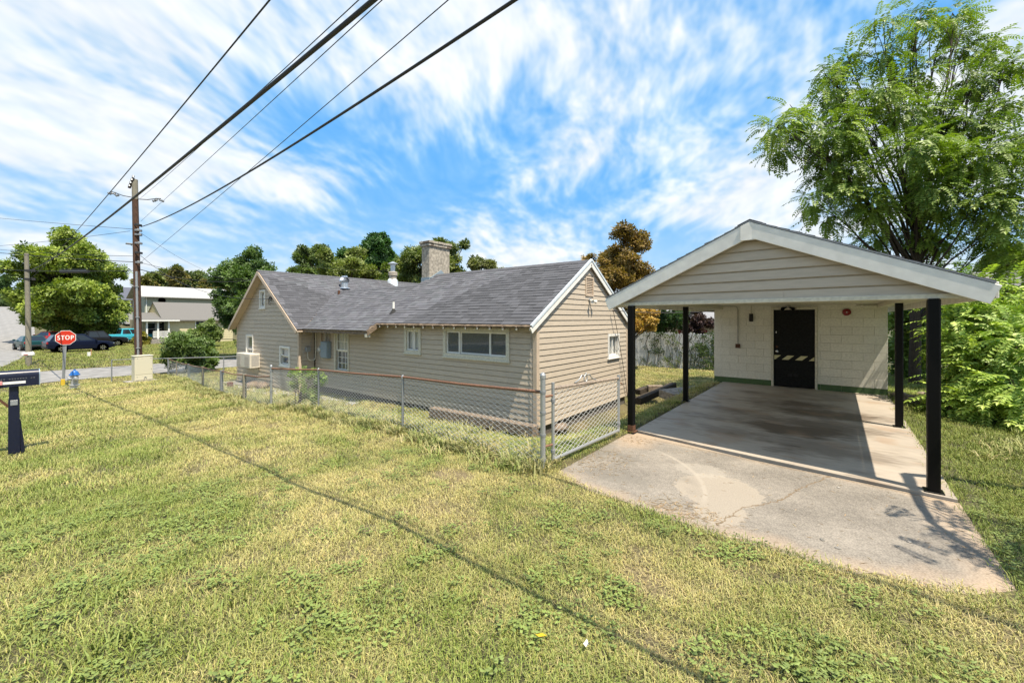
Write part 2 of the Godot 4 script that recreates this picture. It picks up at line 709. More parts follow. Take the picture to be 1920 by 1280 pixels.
func concrete() -> void:
	# the slab under the carport roof: smooth, stained where cars stood
	var w := 512
	var h := 1024
	var n1 := FastNoiseLite.new()
	n1.seed = 3
	n1.frequency = 0.9
	n1.fractal_octaves = 5
	var n2 := FastNoiseLite.new()
	n2.seed = 8
	n2.frequency = 6.0
	n2.fractal_octaves = 3
	var im := Image.create(w, h, false, Image.FORMAT_RGB8)
	var spots := [Vector4(-0.55, -7.9, 0.75, 0.55), Vector4(-0.25, -8.5, 0.9, 0.4), Vector4(-0.2, -9.6, 0.9, 0.5), Vector4(-0.7, -10.2, 0.8, 0.45), Vector4(-1.5, -7.2, 0.6, 0.25), Vector4(-0.2, -7.0, 0.8, 0.28), Vector4(-1.2, -11.2, 0.7, 0.25), Vector4(-1.6, -8.8, 0.5, 0.2)]
	for j in h:
		var z := lerpf(-5.6, -12.75, (j + 0.5) / h)
		for i in w:
			var x := lerpf(-2.55, 0.95, (i + 0.5) / w)
			var a := n1.get_noise_2d(x, z)
			var b := n2.get_noise_2d(x * 0.45, z * 1.5)
			var c := Color(0.40, 0.345, 0.28) * (0.97 + 0.12 * a + 0.13 * b)
			var oil := 0.0
			for s in spots:
				var r := Vector2((x - s.x) / s.z, (z - s.y) / (s.z * 0.55)).length() + a * 0.55 + b * 0.45
				oil = maxf(oil, s.w * smoothstep(1.35, 0.35, r))
			oil += 0.30 * smoothstep(0.1, 0.55, n1.get_noise_2d(x * 0.7 + 20.0, z * 1.3) + b * 0.5) * smoothstep(0.75, 0.0, x)
			c = c.lerp(Color(0.085, 0.058, 0.038), clampf(oil * 1.7, 0.0, 0.85))
			var rusty := smoothstep(0.12, 0.5, n1.get_noise_2d(x * 1.1 - 40.0, z * 1.6) + 0.2 * b)
			c = c.lerp(Color(0.30, 0.19, 0.11), rusty * 0.42)
			im.set_pixel(i, j, c.linear_to_srgb())
	var sm := mat(1, 1, 1, 0.55)
	sm.albedo_texture = ImageTexture.create_from_image(im)
	var mb := MB.new()
	mb.uvs = true
	var ring := PackedVector2Array([Vector2(-2.5, front_z(-2.5) - 0.06), Vector2(-1.6, front_z(-1.6) + 0.03), Vector2(-0.6, front_z(-0.6) + 0.07), Vector2(0.3, front_z(0.3) + 0.1), Vector2(0.92, front_z(0.92) + 0.12), Vector2(0.92, -12.75), Vector2(-2.5, -12.75)])
	sheet(mb, ring, 0.0, 0.16, Vector2(-2.55, -5.6), Vector2(3.5, -7.15))
	structure(mb, "carport_slab", sm)
	# the older apron in front: rough, worn, patched, with the arc that the gate has scraped
	w = 1024
	h = 720
	im = Image.create(w, h, false, Image.FORMAT_RGB8)
	var crack := [Vector2(-0.82, -3.9), Vector2(-0.78, -4.08), Vector2(-0.69, -4.44), Vector2(-0.56, -4.62), Vector2(-0.41, -4.88), Vector2(-0.31, -5.3), Vector2(-0.07, -5.89)]
	for j in h:
		var z := lerpf(-3.6, -6.4, (j + 0.5) / h)
		for i in w:
			var x := lerpf(-2.7, 1.0, (i + 0.5) / w)
			var a := n1.get_noise_2d(x * 1.3 + 7.0, z * 1.3)
			var b := n2.get_noise_2d(x * 2.0, z * 2.0)
			var g := n2.get_noise_2d(x * 9.0, z * 9.0)
			var c := Color(0.215, 0.19, 0.157) * (0.98 + 0.34 * a + 0.2 * b + 0.55 * g)
			# clay washed over the edges
			var clay := smoothstep(0.3, 0.02, absf(z - front_z(x)) - 0.1 * a) * 0.5 + smoothstep(0.55, 0.9, x + a * 0.25) * 0.55 + smoothstep(0.45, 0.0, Vector2(x + 2.35, (z + 5.9) * 0.6).length() + a * 0.3) * 0.6
			clay += smoothstep(0.35, 0.05, z * -1.0 + drive_edge(x) + a * 0.3) * 0.45
			c = c.lerp(Color(0.42, 0.31, 0.21) * (1.0 + 0.25 * g), clampf(clay, 0.0, 0.7))
			# newer mortar patch
			var pr := Vector2((x + 0.98) / 0.40, (z + 4.72) / 0.46).length() + b * 0.14 + a * 0.18
			var pr2 := Vector2((x + 0.85) / 0.22, (z + 4.2) / 0.3).length() + b * 0.2
			c = c.lerp(Color(0.315, 0.27, 0.213) * (1.0 + 0.14 * g), maxf(smoothstep(1.04, 0.98, pr), smoothstep(1.05, 0.9, pr2)) * 0.85)
			var pr3 := Vector2((x + 1.27) / 0.3, (z + 5.2) / 0.22).length() + b * 0.3 + a * 0.2
			c = c.lerp(Color(0.36, 0.32, 0.265), smoothstep(1.05, 0.9, pr3) * 0.5)
			# the scraped arc of the gate's foot
			var ar := Vector2(x + 2.72, z + 4.1).length()
			var ang := atan2(-(z + 4.1), x + 2.72)
			var arc := smoothstep(0.035, 0.008, absf(ar - 1.72 + 0.012 * b)) * smoothstep(0.02, 0.25, ang) * smoothstep(1.15, 0.9, ang)
			c = c.lerp(Color(0.36, 0.315, 0.255), arc * 0.6)
			# shaded dark weathering inside the arc is old algae
			c = c.lerp(Color(0.16, 0.145, 0.12), smoothstep(0.05, 0.45, n1.get_noise_2d(x * 1.1 + 80.0, z * 1.5)) * 0.55 * smoothstep(1.75, 1.5, ar))
			# crack with earth in it
			var dist := 9.0
			var p := Vector2(x + b * 0.03, z + a * 0.05)
			if x > -0.95 and x < 0.1:
				for q in crack.size() - 1:
					dist = minf(dist, p.distance_to(Geometry2D.get_closest_point_to_segment(p, crack[q], crack[q + 1])))
			dist = minf(dist, absf(z - front_z(x) - 0.16 + b * 0.018))
			c = c.lerp(Color(0.16, 0.11, 0.06), smoothstep(0.014, 0.003, dist) * 0.85)
			im.set_pixel(i, j, c.clamp().linear_to_srgb())
	var dm := mat(1, 1, 1, 0.9)
	dm.albedo_texture = ImageTexture.create_from_image(im)
	mb = MB.new()
	mb.uvs = true
	ring = PackedVector2Array()
	for k in 36:
		var x := lerpf(-2.6, 0.93, k / 35.0)
		ring.append(Vector2(x, drive_edge(x) + 0.03 * lawn_noise.get_noise_2d(x * 9.0, 3.0)))
	for k in 5:
		var x := lerpf(0.93, -2.6, k / 4.0)
		ring.append(Vector2(x, front_z(x) + 0.125 - 0.165 * smoothstep(-0.8, -2.5, x) + 0.004))
	sheet(mb, ring, -0.028, 0.14, Vector2(-2.7, -3.6), Vector2(3.7, -2.8))
	structure(mb, "driveway", dm)


# a flat slab of the outline (x, z), its top at y, with uv from the corner and size given
func sheet(mb: MB, ring: PackedVector2Array, y: float, thick: float, corner: Vector2, size: Vector2) -> void:
	var tris := Geometry2D.triangulate_polygon(ring)
	var first := mb.v.size()
	for p in ring:
		mb.add(Vector3(p.x, y, p.y), Vector3.UP, (p - corner) / size)
	for i in range(0, tris.size(), 3):
		var a := tris[i]
		var b := tris[i + 1]
		var c := tris[i + 2]
		if (ring[b] - ring[a]).cross(ring[c] - ring[a]) < 0.0:
			var s := b
			b = c
			c = s
		mb.ix.append_array([first + a, first + b, first + c])
	for i in ring.size():
		var a := ring[i]
		var b := ring[(i + 1) % ring.size()]
		var d := (b - a).normalized()
		var nn := Vector3(-d.y, 0, d.x)
		var m := mb.v.size()
		for q in [[a, y], [b, y], [b, y - thick], [a, y - thick]]:
			mb.add(Vector3(q[0].x, q[1], q[0].y), nn, (q[0] - corner) / size)
		mb.ix.append_array([m, m + 1, m + 2, m, m + 2, m + 3])


# ---------------------------------------------------------------- siding, shingles, blocks
# Lap boards on a wall. o: a point of the wall at height 0, u: along it, nn: outwards. Heights are world heights.
# ends(y) gives the left and right end at a height; holes are [u0, u1, y0, y1].
func lap_siding(parent: Node, o: Vector3, u: Vector3, nn: Vector3, y0: float, y1: float, ends: Callable, holes: Array, course := 0.127, lip := 0.0125, seam := 3.4, called := "siding_board") -> void:
	var y := y0
	var row := 0
	while y < y1 - 0.01:
		var yt := minf(y + course, y1)
		var eb: Vector2 = ends.call(y)
		var et: Vector2 = ends.call(yt + 0.0)
		var spans := [[eb.x, eb.y, et.x, et.y]]
		for h in holes:
			var over: float = minf(yt, h[3]) - maxf(y, h[2])
			if over < course * 0.35:
				continue
			var next := []
			for s in spans:
				if h[1] <= minf(s[0], s[2]) or h[0] >= maxf(s[1], s[3]):
					next.append(s)
					continue
				if h[0] > minf(s[0], s[2]) + 0.02:
					next.append([s[0], minf(h[0], s[1]), s[2], minf(h[0], s[3])])
				if h[1] < maxf(s[1], s[3]) - 0.02:
					next.append([maxf(h[1], s[0]), s[1], maxf(h[1], s[2]), s[3]])
			spans = next
		for s in spans:
			var a: float = s[0]
			var at: float = s[2]
			while true:
				var b: float = s[1]
				var bt: float = s[3]
				var last := true
				var cut := a + rng.randf_range(seam * 0.6, seam * 1.2)
				if cut < minf(s[1], s[3]) - 0.5:
					b = cut
					bt = cut
					last = false
				var gap := 0.0 if last else 0.0015
				board(parent, called, o, u, nn, y, yt, a, b - gap, at, bt - gap, lip * rng.randf_range(0.86, 1.1))
				if last:
					break
				a = b + gap
				at = a
		y = yt
		row += 1


func board(parent: Node, called: String, o: Vector3, u: Vector3, nn: Vector3, y0: float, y1: float, a0: float, b0: float, a1: float, b1: float, lip: float) -> void:
	if b0 - a0 < 0.02:
		return
	if b1 < a1:
		b1 = (a1 + b1) * 0.5
		a1 = b1
	var mb := MB.new()
	var up := Vector3.UP
	var bow := rng.randf_range(-0.0012, 0.0012)
	var hgt := y1 - y0
	var f := 1.0 - 0.02 / maxf(hgt, 0.03)   # the face stops below the lap above; the lock strip lies back in a groove
	var g0 := lerpf(a0, a1, f)
	var g1 := lerpf(b0, b1, f)
	var bl := o + u * a0 + up * y0 + nn * lip
	var br := o + u * b0 + up * y0 + nn * (lip + bow)
	var tr := o + u * g1 + up * lerpf(y0, y1, f) + nn * 0.0015
	var tl := o + u * g0 + up * lerpf(y0, y1, f) + nn * 0.0015
	var xl := tl - nn * 0.014
	var xr := tr - nn * 0.014
	var vl := o + u * a1 + up * (y1 + 0.004) - nn * 0.0115
	var vr := o + u * b1 + up * (y1 + 0.004) - nn * 0.0115
	var cl := o + u * a0 + up * (y0 + 0.005) - nn * 0.010
	var cr := o + u * b0 + up * (y0 + 0.005) - nn * 0.010
	mb.quad(bl, br, tr, tl)
	mb.quad(tl, tr, xr, xl)
	mb.quad(xl, xr, vr, vl)
	mb.quad(cl, cr, br, bl)
	mb.tri(bl, tl, cl)
	mb.tri(br, cr, tr)
	mb.tri(cl, tl, xl)
	mb.tri(cr, xr, tr)
	put(mb, called, M.siding[rng.randi() % 4], parent)


# A wall sheet with openings: everything between y0 and y1 that is in no hole, as boxes of the given thickness behind the plane
func wall_sheet(mb: MB, o: Vector3, u: Vector3, nn: Vector3, u0: float, u1: float, y0: float, y1: float, holes: Array, thick := 0.1) -> void:
	var us := [u0, u1]
	for h in holes:
		us.append(h[0])
		us.append(h[1])
	us.sort()
	for i in us.size() - 1:
		if us[i + 1] - us[i] < 0.001:
			continue
		var m: float = (us[i] + us[i + 1]) / 2.0
		var parts := [[y0, y1]]
		for h in holes:
			if m > h[0] and m < h[1]:
				var next := []
				for p in parts:
					if h[2] > p[0]:
						next.append([p[0], minf(h[2], p[1])])
					if h[3] < p[1]:
						next.append([maxf(h[3], p[0]), p[1]])
				parts = next
		for p in parts:
			var a: Vector3 = o + u * us[i] - nn * 0.015
			var b: Vector3 = o + u * us[i + 1] - nn * 0.015
			var q := -nn * thick
			mb.hexa([a + Vector3.UP * p[0], b + Vector3.UP * p[0], b + q + Vector3.UP * p[0], a + q + Vector3.UP * p[0], a + Vector3.UP * p[1], b + Vector3.UP * p[1], b + q + Vector3.UP * p[1], a + q + Vector3.UP * p[1]])


# Shingle tabs on a roof plane: o the lower corner, u along the eave, s up the slope (unit vectors).
# inside(a, b) says whether a tab at a along and b up belongs to the plane. The nearest go in one by one, up to `single`.
func shingles(parent: Node, o: Vector3, u: Vector3, s: Vector3, width: float, rise: float, inside: Callable, single: int, clip = null) -> void:
	var nn := u.cross(s).normalized()
	var tabs := []
	var row := 0
	var b := 0.0
	while b < rise - 0.02:
		var ex := 0.137
		var a := -rng.randf_range(0.0, 0.3)
		while a < width:
			var k := rng.randi() % 4
			var w: float = [0.13, 0.19, 0.26, 0.34][k]
			var a0 := maxf(a, 0.0)
			var a1 := minf(a + w, width)
			if a1 - a0 > 0.02 and inside.call((a0 + a1) / 2.0, b + ex * 0.5):
				if clip != null:
					var e: Vector2 = clip.call(b + ex * 0.5)
					a0 = maxf(a0, e.x)
					a1 = minf(a1, e.y)
				tabs.append([a0, a1, b, rng.randi() % 5, k, (o + u * (a0 + a1) / 2.0 + s * b).distance_to(EYE), absf(a1 - a0 - w) < 0.001])
			a += w
		b += ex
		row += 1
	tabs.sort_custom(func(p, q): return p[5] < q[5])
	var meshes := {}
	var mass := MB.new()
	mass.colours = true
	var made := 0
	var basis := Basis(u, nn, -s)
	for tb in tabs:
		var w: float = tb[1] - tb[0]
		if w < 0.02:
			continue
		var lift: float = 0.004 + 0.004 * (tb[3] % 3)
		var long := minf(0.15, rise - tb[2])
		if made < single and tb[6] and long > 0.149:
			var key := [tb[3], tb[4]]
			if not meshes.has(key):
				var mb := MB.new()
				tab(mb, Vector3.ZERO, Vector3.RIGHT, Vector3.FORWARD, Vector3.UP, w - 0.003, lift)
				meshes[key] = mb.done(M.shingle[tb[3]])
			share(meshes[key], "shingle", Transform3D(basis, o + u * tb[0] + s * tb[2]), parent)
			made += 1
		else:
			var g: float = [0.098, 0.106, 0.114, 0.124, 0.088][tb[3]] * rng.randf_range(0.93, 1.07)
			mass.col = Color(g * 0.98, g * 0.99, g * 1.09)
			tab(mass, o + u * tb[0] + s * tb[2], u, s, nn, w - 0.003, lift, long)
	if mass.v.size():
		stuff(put(mass, "shingles", M.shingle_mass, parent))


func tab(mb: MB, p: Vector3, u: Vector3, s: Vector3, nn: Vector3, w: float, lift: float, long := 0.15) -> void:
	var t := lift + 0.006
	var a := p + nn * t
	var b := p + u * w + nn * t
	var c := p + u * w + s * long + nn * 0.003
	var d := p + s * long + nn * 0.003
	mb.quad(a, b, c, d)
	mb.quad(p, p + u * w, b, a)
	mb.tri(p, a, d)
	mb.tri(p + u * w, c, b)


# a straight board between two points with a given section: wide along `across`
func plank(mb: MB, a: Vector3, b: Vector3, across: Vector3, wide: float, thick: float, bev := 0.0) -> void:
	var d := (b - a).normalized()
	var n2 := d.cross(across).normalized()
	var ac := n2.cross(d).normalized()
	var x := Transform3D(Basis(d, ac, n2), (a + b) / 2.0)
	if bev > 0.0:
		mb.bevel(x, Vector3(a.distance_to(b), wide, thick), bev)
	else:
		mb.obox(x, Vector3(a.distance_to(b), wide, thick))


func bent(pts: Array, r := 0.06, n := 4) -> Array:   # rounds the corners of a polyline
	var out := [pts[0]]
	for i in range(1, pts.size() - 1):
		var p: Vector3 = pts[i]
		var a: Vector3 = p + (pts[i - 1] - p).normalized() * minf(r, p.distance_to(pts[i - 1]) * 0.45)
		var b: Vector3 = p + (pts[i + 1] - p).normalized() * minf(r, p.distance_to(pts[i + 1]) * 0.45)
		for k in n + 1:
			var t := float(k) / n
			out.append(a.lerp(p, t).lerp(p.lerp(b, t), t))
	out.append(pts[-1])
	return out


# ---------------------------------------------------------------- garage with carport
func garage() -> void:
	var g := thing("garage", "cream block garage with black door behind a gabled open carport on black posts", "garage", Vector3(-0.88, 0, -9.4))
	var zw := -12.7
	var x0 := -2.72
	var x1 := 0.91
	var bottom := -0.03
	var d0 := -1.3
	var d1 := -0.43
	var top := 2.1
	# front wall: mortar body, then each painted block in front of it
	var wall := MB.new()
	wall_sheet(wall, Vector3(0, 0, zw - 0.012), Vector3.RIGHT, Vector3.BACK, x0 + 0.012, x1 - 0.012, -0.25, top + 0.9, [[d0, d1, -0.3, 1.975]], 0.17)
	var w := put(wall, "wall", M.block[1], g)
	var row := 0
	var y := bottom
	while y < top - 0.01:
		var hgt := minf(0.203, top - y)
		if row == 0:
			hgt = 0.17
		var x := x0 - (0.2 if row % 2 else 0.0)
		while x < x1:
			var a := maxf(x, x0)
			var b := minf(x + 0.4, x1)
			var pieces := [[a, b]]
			if b > d0 - 0.05 and a < d1 + 0.05:
				pieces = []
				if a < d0 - 0.09:
					pieces.append([a, d0 - 0.05])
				if b > d1 + 0.09:
					pieces.append([d1 + 0.05, b])
			for p in pieces:
				if p[1] - p[0] > 0.03:
					var mb := MB.new()
					var j := 0.0013
					var pr := rng.randf_range(0.0, 0.002)
					mb.bbox(Vector3(p[0] + j, y + j, zw - 0.05), Vector3(p[1] - j, y + hgt - j, zw + pr), 0.0025)
					put(mb, "block", M.green if row == 0 else M.block[rng.randi() % 3], w)
			x += 0.4
		y += hgt
		row += 1
	# side and back walls
	var sides := MB.new()
	sides.box(Vector3(x0 + 0.012, -0.6, -16.8), Vector3(x0 + 0.19, top, zw - 0.19))
	sides.box(Vector3(x1 - 0.19, -0.6, -16.8), Vector3(x1 - 0.012, top, zw - 0.19))
	sides.box(Vector3(x0 + 0.19, -0.6, -16.8), Vector3(x1 - 0.19, top, -16.6))
	put(sides, "side_wall", M.block[1], g)
	# door in its frame
	var fr := MB.new()
	fr.bbox(Vector3(d0 - 0.05, -0.02, zw - 0.1), Vector3(d0, 1.98, zw + 0.02), 0.004)
	fr.bbox(Vector3(d1, -0.02, zw - 0.1), Vector3(d1 + 0.05, 1.98, zw + 0.02), 0.004)
	fr.bbox(Vector3(d0 - 0.05, 1.98, zw - 0.1), Vector3(d1 + 0.05, 2.04, zw + 0.022), 0.004)
	put(fr, "door_frame", M.old_white, g)
	var door := MB.new()
	door.bbox(Vector3(d0 + 0.004, 0.012, zw - 0.085), Vector3(d1 - 0.004, 1.976, zw - 0.03), 0.004)
	door.bbox(Vector3(d0 + 0.09, 0.22, zw - 0.03), Vector3(d1 - 0.09, 0.66, zw - 0.026), 0.002)
	var dn := put(door, "door", M.door, g)
	var zs := zw - 0.0295
	var stripe := mat(0.62, 0.57, 0.33, 0.6)
	for k in 4:   # the tape on the door: slanted yellow bars on black
		var a := d0 - 0.11 + k * 0.285
		var st := MB.new()
		var pts := PackedVector2Array()
		for q in [Vector2(a, 0.695), Vector2(a + 0.145, 0.695), Vector2(a + 0.27, 0.805), Vector2(a + 0.125, 0.805)]:
			pts.append(q)
		var clipped := Geometry2D.intersect_polygons(pts, PackedVector2Array([Vector2(d0 + 0.01, 0), Vector2(d1 - 0.01, 0), Vector2(d1 - 0.01, 2), Vector2(d0 + 0.01, 2)]))
		if clipped:
			st.prism(clipped[0], xf(Vector3(0, 0, zs - 0.001)), 0.003)
			put(st, "tape_stripe", stripe, dn)
	var knob := MB.new()
	var back_x := Basis(Vector3.RIGHT, Vector3.BACK, Vector3.DOWN)
	knob.lathe(xf(Vector3(d0 + 0.07, 0.9, zs), back_x), [Vector2(0.032, 0), Vector2(0.032, 0.008), Vector2(0.012, 0.01), Vector2(0.012, 0.03), Vector2(0.027, 0.035), Vector2(0.027, 0.055), Vector2(0, 0.062)], 12)
	put(knob, "door_knob", M.chrome, dn)
	var lock := MB.new()
	lock.lathe(xf(Vector3(d0 + 0.07, 1.02, zs), back_x), [Vector2(0.03, 0), Vector2(0.026, 0.014), Vector2(0, 0.016)], 12)
	put(lock, "dead_bolt", M.rust, dn)
	var tagp := MB.new()
	tagp.bbox(Vector3(d0 + 0.045, 1.37, zs), Vector3(d0 + 0.065, 1.42, zs + 0.006), 0.002)
	put(tagp, "latch_plate", M.white, dn)
	for a in [d0 + 0.3, d0 + 0.43]:
		var lv := MB.new()
		for k in 3:
			lv.bbox(Vector3(a, 0.28 + k * 0.025, zs), Vector3(a + 0.1, 0.295 + k * 0.025, zs + 0.012), 0.003)
		put(lv, "door_vent", M.rubber, dn)
	# posts
	for p in [Vector2(-2.52, -6.24), Vector2(0.77, -5.95), Vector2(-2.53, -9.22), Vector2(0.79, -9.15)]:
		var pb := MB.new()
		var ph := 1.95 if p.y > -7 else 2.09
		pb.bevel(xf(Vector3(p.x, ph / 2, p.y)), Vector3(0.098, ph, 0.098), 0.012)
		var po := put(pb, "post", M.black, g)
		var fb := MB.new()
		fb.bevel(xf(Vector3(p.x, 0.006, p.y)), Vector3(0.15, 0.012, 0.15), 0.003)
		put(fb, "foot_plate", M.rust if p.x < 0 and p.y > -7 else M.black, po)
		if p.x < 0 and p.y > -7:
			var rb := MB.new()
			rb.bevel(xf(Vector3(p.x, 0.06, p.y)), Vector3(0.101, 0.1, 0.101), 0.012)
			var rp := put(rb, "rusted_foot", M.rust, po)
			rp.set_meta("label", "rusted bottom end of the black carport post")
	# roof
	var xm := -0.88
	var yr := 3.0
	var half := 2.05
	var ye := 2.09
	var zb := -17.0
	var th := 0.05
	for sd in [-1.0, 1.0]:
		var e := Vector3(xm + sd * half, ye, 0)
		var r := Vector3(xm, yr, 0)
		var sl := (r - e).normalized()
		var nn := Vector3(-sl.y * sd * -1.0, absf(sl.x), 0)
		nn = Vector3(sd * absf(sl.y), absf(sl.x), 0)
		var zf := 0.06
		var deck := MB.new()
		var a := Vector3(e.x, e.y, front_z(e.x) + zf)
		var b := Vector3(r.x, r.y, front_z(r.x) + zf)
		var c := Vector3(r.x, r.y, zb)
		var d := Vector3(e.x, e.y, zb)
		var dn2 := -nn * th
		if sd > 0:
			deck.hexa([a + dn2, d + dn2, c + dn2, b + dn2, a, d, c, b])
		else:
			deck.hexa([b + dn2, c + dn2, d + dn2, a + dn2, b, c, d, a])
		var dk := put(deck, "roof_deck", M.old_white, g)
		var uu := Vector3(0, 0, -1.0) if sd > 0 else Vector3(0, 0, 1.0)
		var start := front_z(e.x) + zf
		var len := start - zb
		var oo := Vector3(e.x, e.y, start if sd > 0 else zb) + nn * 0.004
		var lean := 0.1 * absf(sl.x)
		var clip := func(bb): return Vector2(lean * bb, 99.0) if sd > 0 else Vector2(-9.0, len + lean * bb)
		shingles(dk, oo, uu, sl, len + 0.25, 2.243, func(_q, _b): return true, 0, clip)
		# white rake board along the front edge, fascia along the eave
		var rk := MB.new()
		var da := Vector3(0, -0.115, 0.018)
		plank(rk, a + da + Vector3(0, -0.005, 0), b + da + Vector3(0, -0.005, 0), Vector3.UP, 0.185, 0.03, 0.004)
		put(rk, "rake_board", M.white, g)
		var fa := MB.new()
		plank(fa, a + Vector3(sd * 0.014, -0.072, -0.02), d + Vector3(sd * 0.014, -0.072, 0), Vector3.UP, 0.155, 0.025, 0.004)
		put(fa, "fascia_board", M.white, g)
		var ed := MB.new()
		plank(ed, a + nn * -0.006 + Vector3(0, 0, 0.012), b + nn * -0.006 + Vector3(0, 0, 0.012), nn, 0.012, 0.05)
		put(ed, "drip_edge", M.galv_dull, g)
	for i in 54:
		var cm := MB.new()
		var ra := Vector3(xm, yr + 0.012, lerpf(front_z(xm) + 0.07, zb, i / 54.0))
		var rb2 := Vector3(xm, yr + 0.012, lerpf(front_z(xm) + 0.07, zb, (i + 1) / 54.0) + 0.004)
		for sd in [-1.0, 1.0]:
			plank(cm, ra + Vector3(sd * 0.07, -0.026, 0), rb2 + Vector3(sd * 0.07, -0.026, 0), Vector3(sd, -0.444, 0), 0.155, 0.008)
		put(cm, "ridge_cap", M.shingle[i % 2], g)
	var ap := MB.new()
	ap.prism(PackedVector2Array([Vector2(-0.1, -0.25), Vector2(0.1, -0.25), Vector2(0.1, -0.065), Vector2(0, -0.02), Vector2(-0.1, -0.065)]), xf(Vector3(xm, yr, front_z(xm) + 0.07)), 0.026)
	put(ap, "rake_joint", M.white, g)
	for x in [-2.52, 0.78]:
		var sb := MB.new()
		sb.bbox(Vector3(x - 0.05, 2.0, -12.6), Vector3(x + 0.05, 2.09, front_z(x) - 0.09), 0.004)
		put(sb, "side_beam", M.old_white, g)
	# gable siding
	var gu := Vector3(1, 0, 0.1).normalized()
	var go := Vector3(xm, 0, -6.12 - 0.02)
	var gn := Vector3(-0.1, 0, 1).normalized()
	var gb := MB.new()
	var pl := PackedVector2Array([Vector2(-1.95, 1.985), Vector2(1.95, 1.985), Vector2(1.95, 2.04), Vector2(0, 2.92), Vector2(-1.95, 2.04)])
	gb.prism(pl, Transform3D(Basis(gu, Vector3.UP, gn), go - gn * 0.06), 0.055)
	var gw := put(gb, "gable_wall", M.core, g)
	lap_siding(gw, go, gu, gn, 1.985, 2.9, func(yy): var k := maxf(0.0, (2.9 - yy) / 0.915 * 1.98); return Vector2(-k, k), [], 0.129, 0.014, 3.6)
	# the back gable
	var bg := MB.new()
	bg.prism(pl, Transform3D(Basis(), Vector3(xm, 0, -16.8)), 0.06)
	put(bg, "gable_wall", M.core, g)
	# header beams and ceiling
	var hb := MB.new()
	plank(hb, Vector3(-2.9, 1.975, front_z(-2.9) - 0.045), Vector3(1.14, 1.975, front_z(1.14) - 0.045), Vector3.UP, 0.05, 0.13, 0.004)
	put(hb, "header", M.old_white, g)
	var n := 9
	for k in n:
		var cb := MB.new()
		var xa := lerpf(-2.72, 0.96, float(k) / n)
		var xb := lerpf(-2.72, 0.96, float(k + 1) / n) - 0.004
		var dz := rng.randf_range(0.0, 0.003)
		cb.hexa([Vector3(xa, 2.092 + dz, front_z(xa) - 0.09), Vector3(xb, 2.092 + dz, front_z(xb) - 0.09), Vector3(xb, 2.092 + dz, zw + 0.02), Vector3(xa, 2.092 + dz, zw + 0.02), Vector3(xa, 2.108, front_z(xa) - 0.09), Vector3(xb, 2.108, front_z(xb) - 0.09), Vector3(xb, 2.108, zw + 0.02), Vector3(xa, 2.108, zw + 0.02)])
		put(cb, "ceiling_board", M.old_white, g)
	var bat := MB.new()
	bat.bbox(Vector3(-2.4, 2.066, -8.02), Vector3(-0.95, 2.091, -7.94), 0.003)
	put(bat, "ceiling_batten", M.old_white, g)
	var chip := MB.new()
	chip.bbox(Vector3(-0.86, 2.072, -8.0), Vector3(-0.74, 2.09, -7.96), 0.002)
	put(chip, "batten_end", M.dark_wood, g)
	# what hangs on the front wall
	var zf2 := zw + 0.004
	var fl := MB.new()
	var fp := on_z(1478, 575, zf2)
	fl.lathe(xf(fp, back_x), [Vector2(0.06, 0), Vector2(0.055, 0.03), Vector2(0, 0.035)], 12)
	var fo := put(fl, "flood_light", M.conduit, g)
	for sd in [-1.0, 1.0]:
		var lb := MB.new()
		var dir := Vector3(sd * 0.75, -0.35, 0.6).normalized()
		lb.lathe(xf(fp + dir * 0.04, Basis(dir.cross(Vector3.UP).normalized(), dir, dir.cross(dir.cross(Vector3.UP)).normalized())), [Vector2(0.018, 0), Vector2(0.02, 0.05), Vector2(0.045, 0.11), Vector2(0.045, 0.13), Vector2(0.0, 0.12)], 12)
		put(lb, "lamp_head", M.galv, fo)
	var cd := MB.new()
	var c1 := on_z(1341, 574, zf2)
	var c2 := on_z(1384, 574, zf2)
	var c3 := on_z(1385, 648, zf2)
	cd.tube(bent([c1 + Vector3(-1.5, 0.0, 0.02), c1 + Vector3(0, 0, 0.02), Vector3(c2.x, c1.y, c2.z + 0.02), Vector3(c2.x, c3.y, c2.z + 0.02)], 0.12), 0.0125, 8)
	var co := put(cd, "conduit", M.conduit, g)
	var ob := MB.new()
	ob.bbox(Vector3(c2.x - 0.055, c3.y - 0.06, zw), Vector3(c2.x + 0.055, c3.y + 0.05, zw + 0.05), 0.008)
	put(ob, "outlet_box", M.rust, co)
	var js := MB.new()
	js.bbox(Vector3(c2.x - 0.2, c1.y - 0.02, zw), Vector3(c2.x - 0.1, c1.y + 0.025, zw + 0.045), 0.006)
	put(js, "junction_box", M.conduit, co)
	var ib := MB.new()
	var ip := on_z(1409, 595, zf2)
	ib.bbox(ip + Vector3(-0.045, -0.11, 0), ip + Vector3(0.045, 0.1, 0.06), 0.01)
	var io := put(ib, "switch_box", M.rubber, g)
	var iw := MB.new()
	iw.tube([ip + Vector3(0, 0.09, 0.012), Vector3(ip.x, 2.09, ip.z + 0.012)], 0.009, 6)
	put(iw, "wire_cover", M.old_white, io)
	var bl := MB.new()
	var bp := on_z(1588, 585, zf2)
	bl.lathe(xf(bp, back_x), [Vector2(0.085, 0), Vector2(0.085, 0.02), Vector2(0.078, 0.05), Vector2(0.045, 0.075), Vector2(0, 0.082)], 20)
	var bo := put(bl, "alarm_bell", mat(0.22, 0.012, 0.015, 0.35), g)
	var bc := MB.new()
	bc.lathe(xf(bp + Vector3(0, 0, 0.08), back_x), [Vector2(0.016, 0), Vector2(0.014, 0.012), Vector2(0, 0.014)], 10)
	put(bc, "bell_screw", M.chrome, bo)
	var pp := MB.new()
	var q1 := on_z(1605, 574, zf2) + Vector3(0, 0, 0.03)
	var q2 := on_z(1672, 574, zf2) + Vector3(0, 0, 0.03)
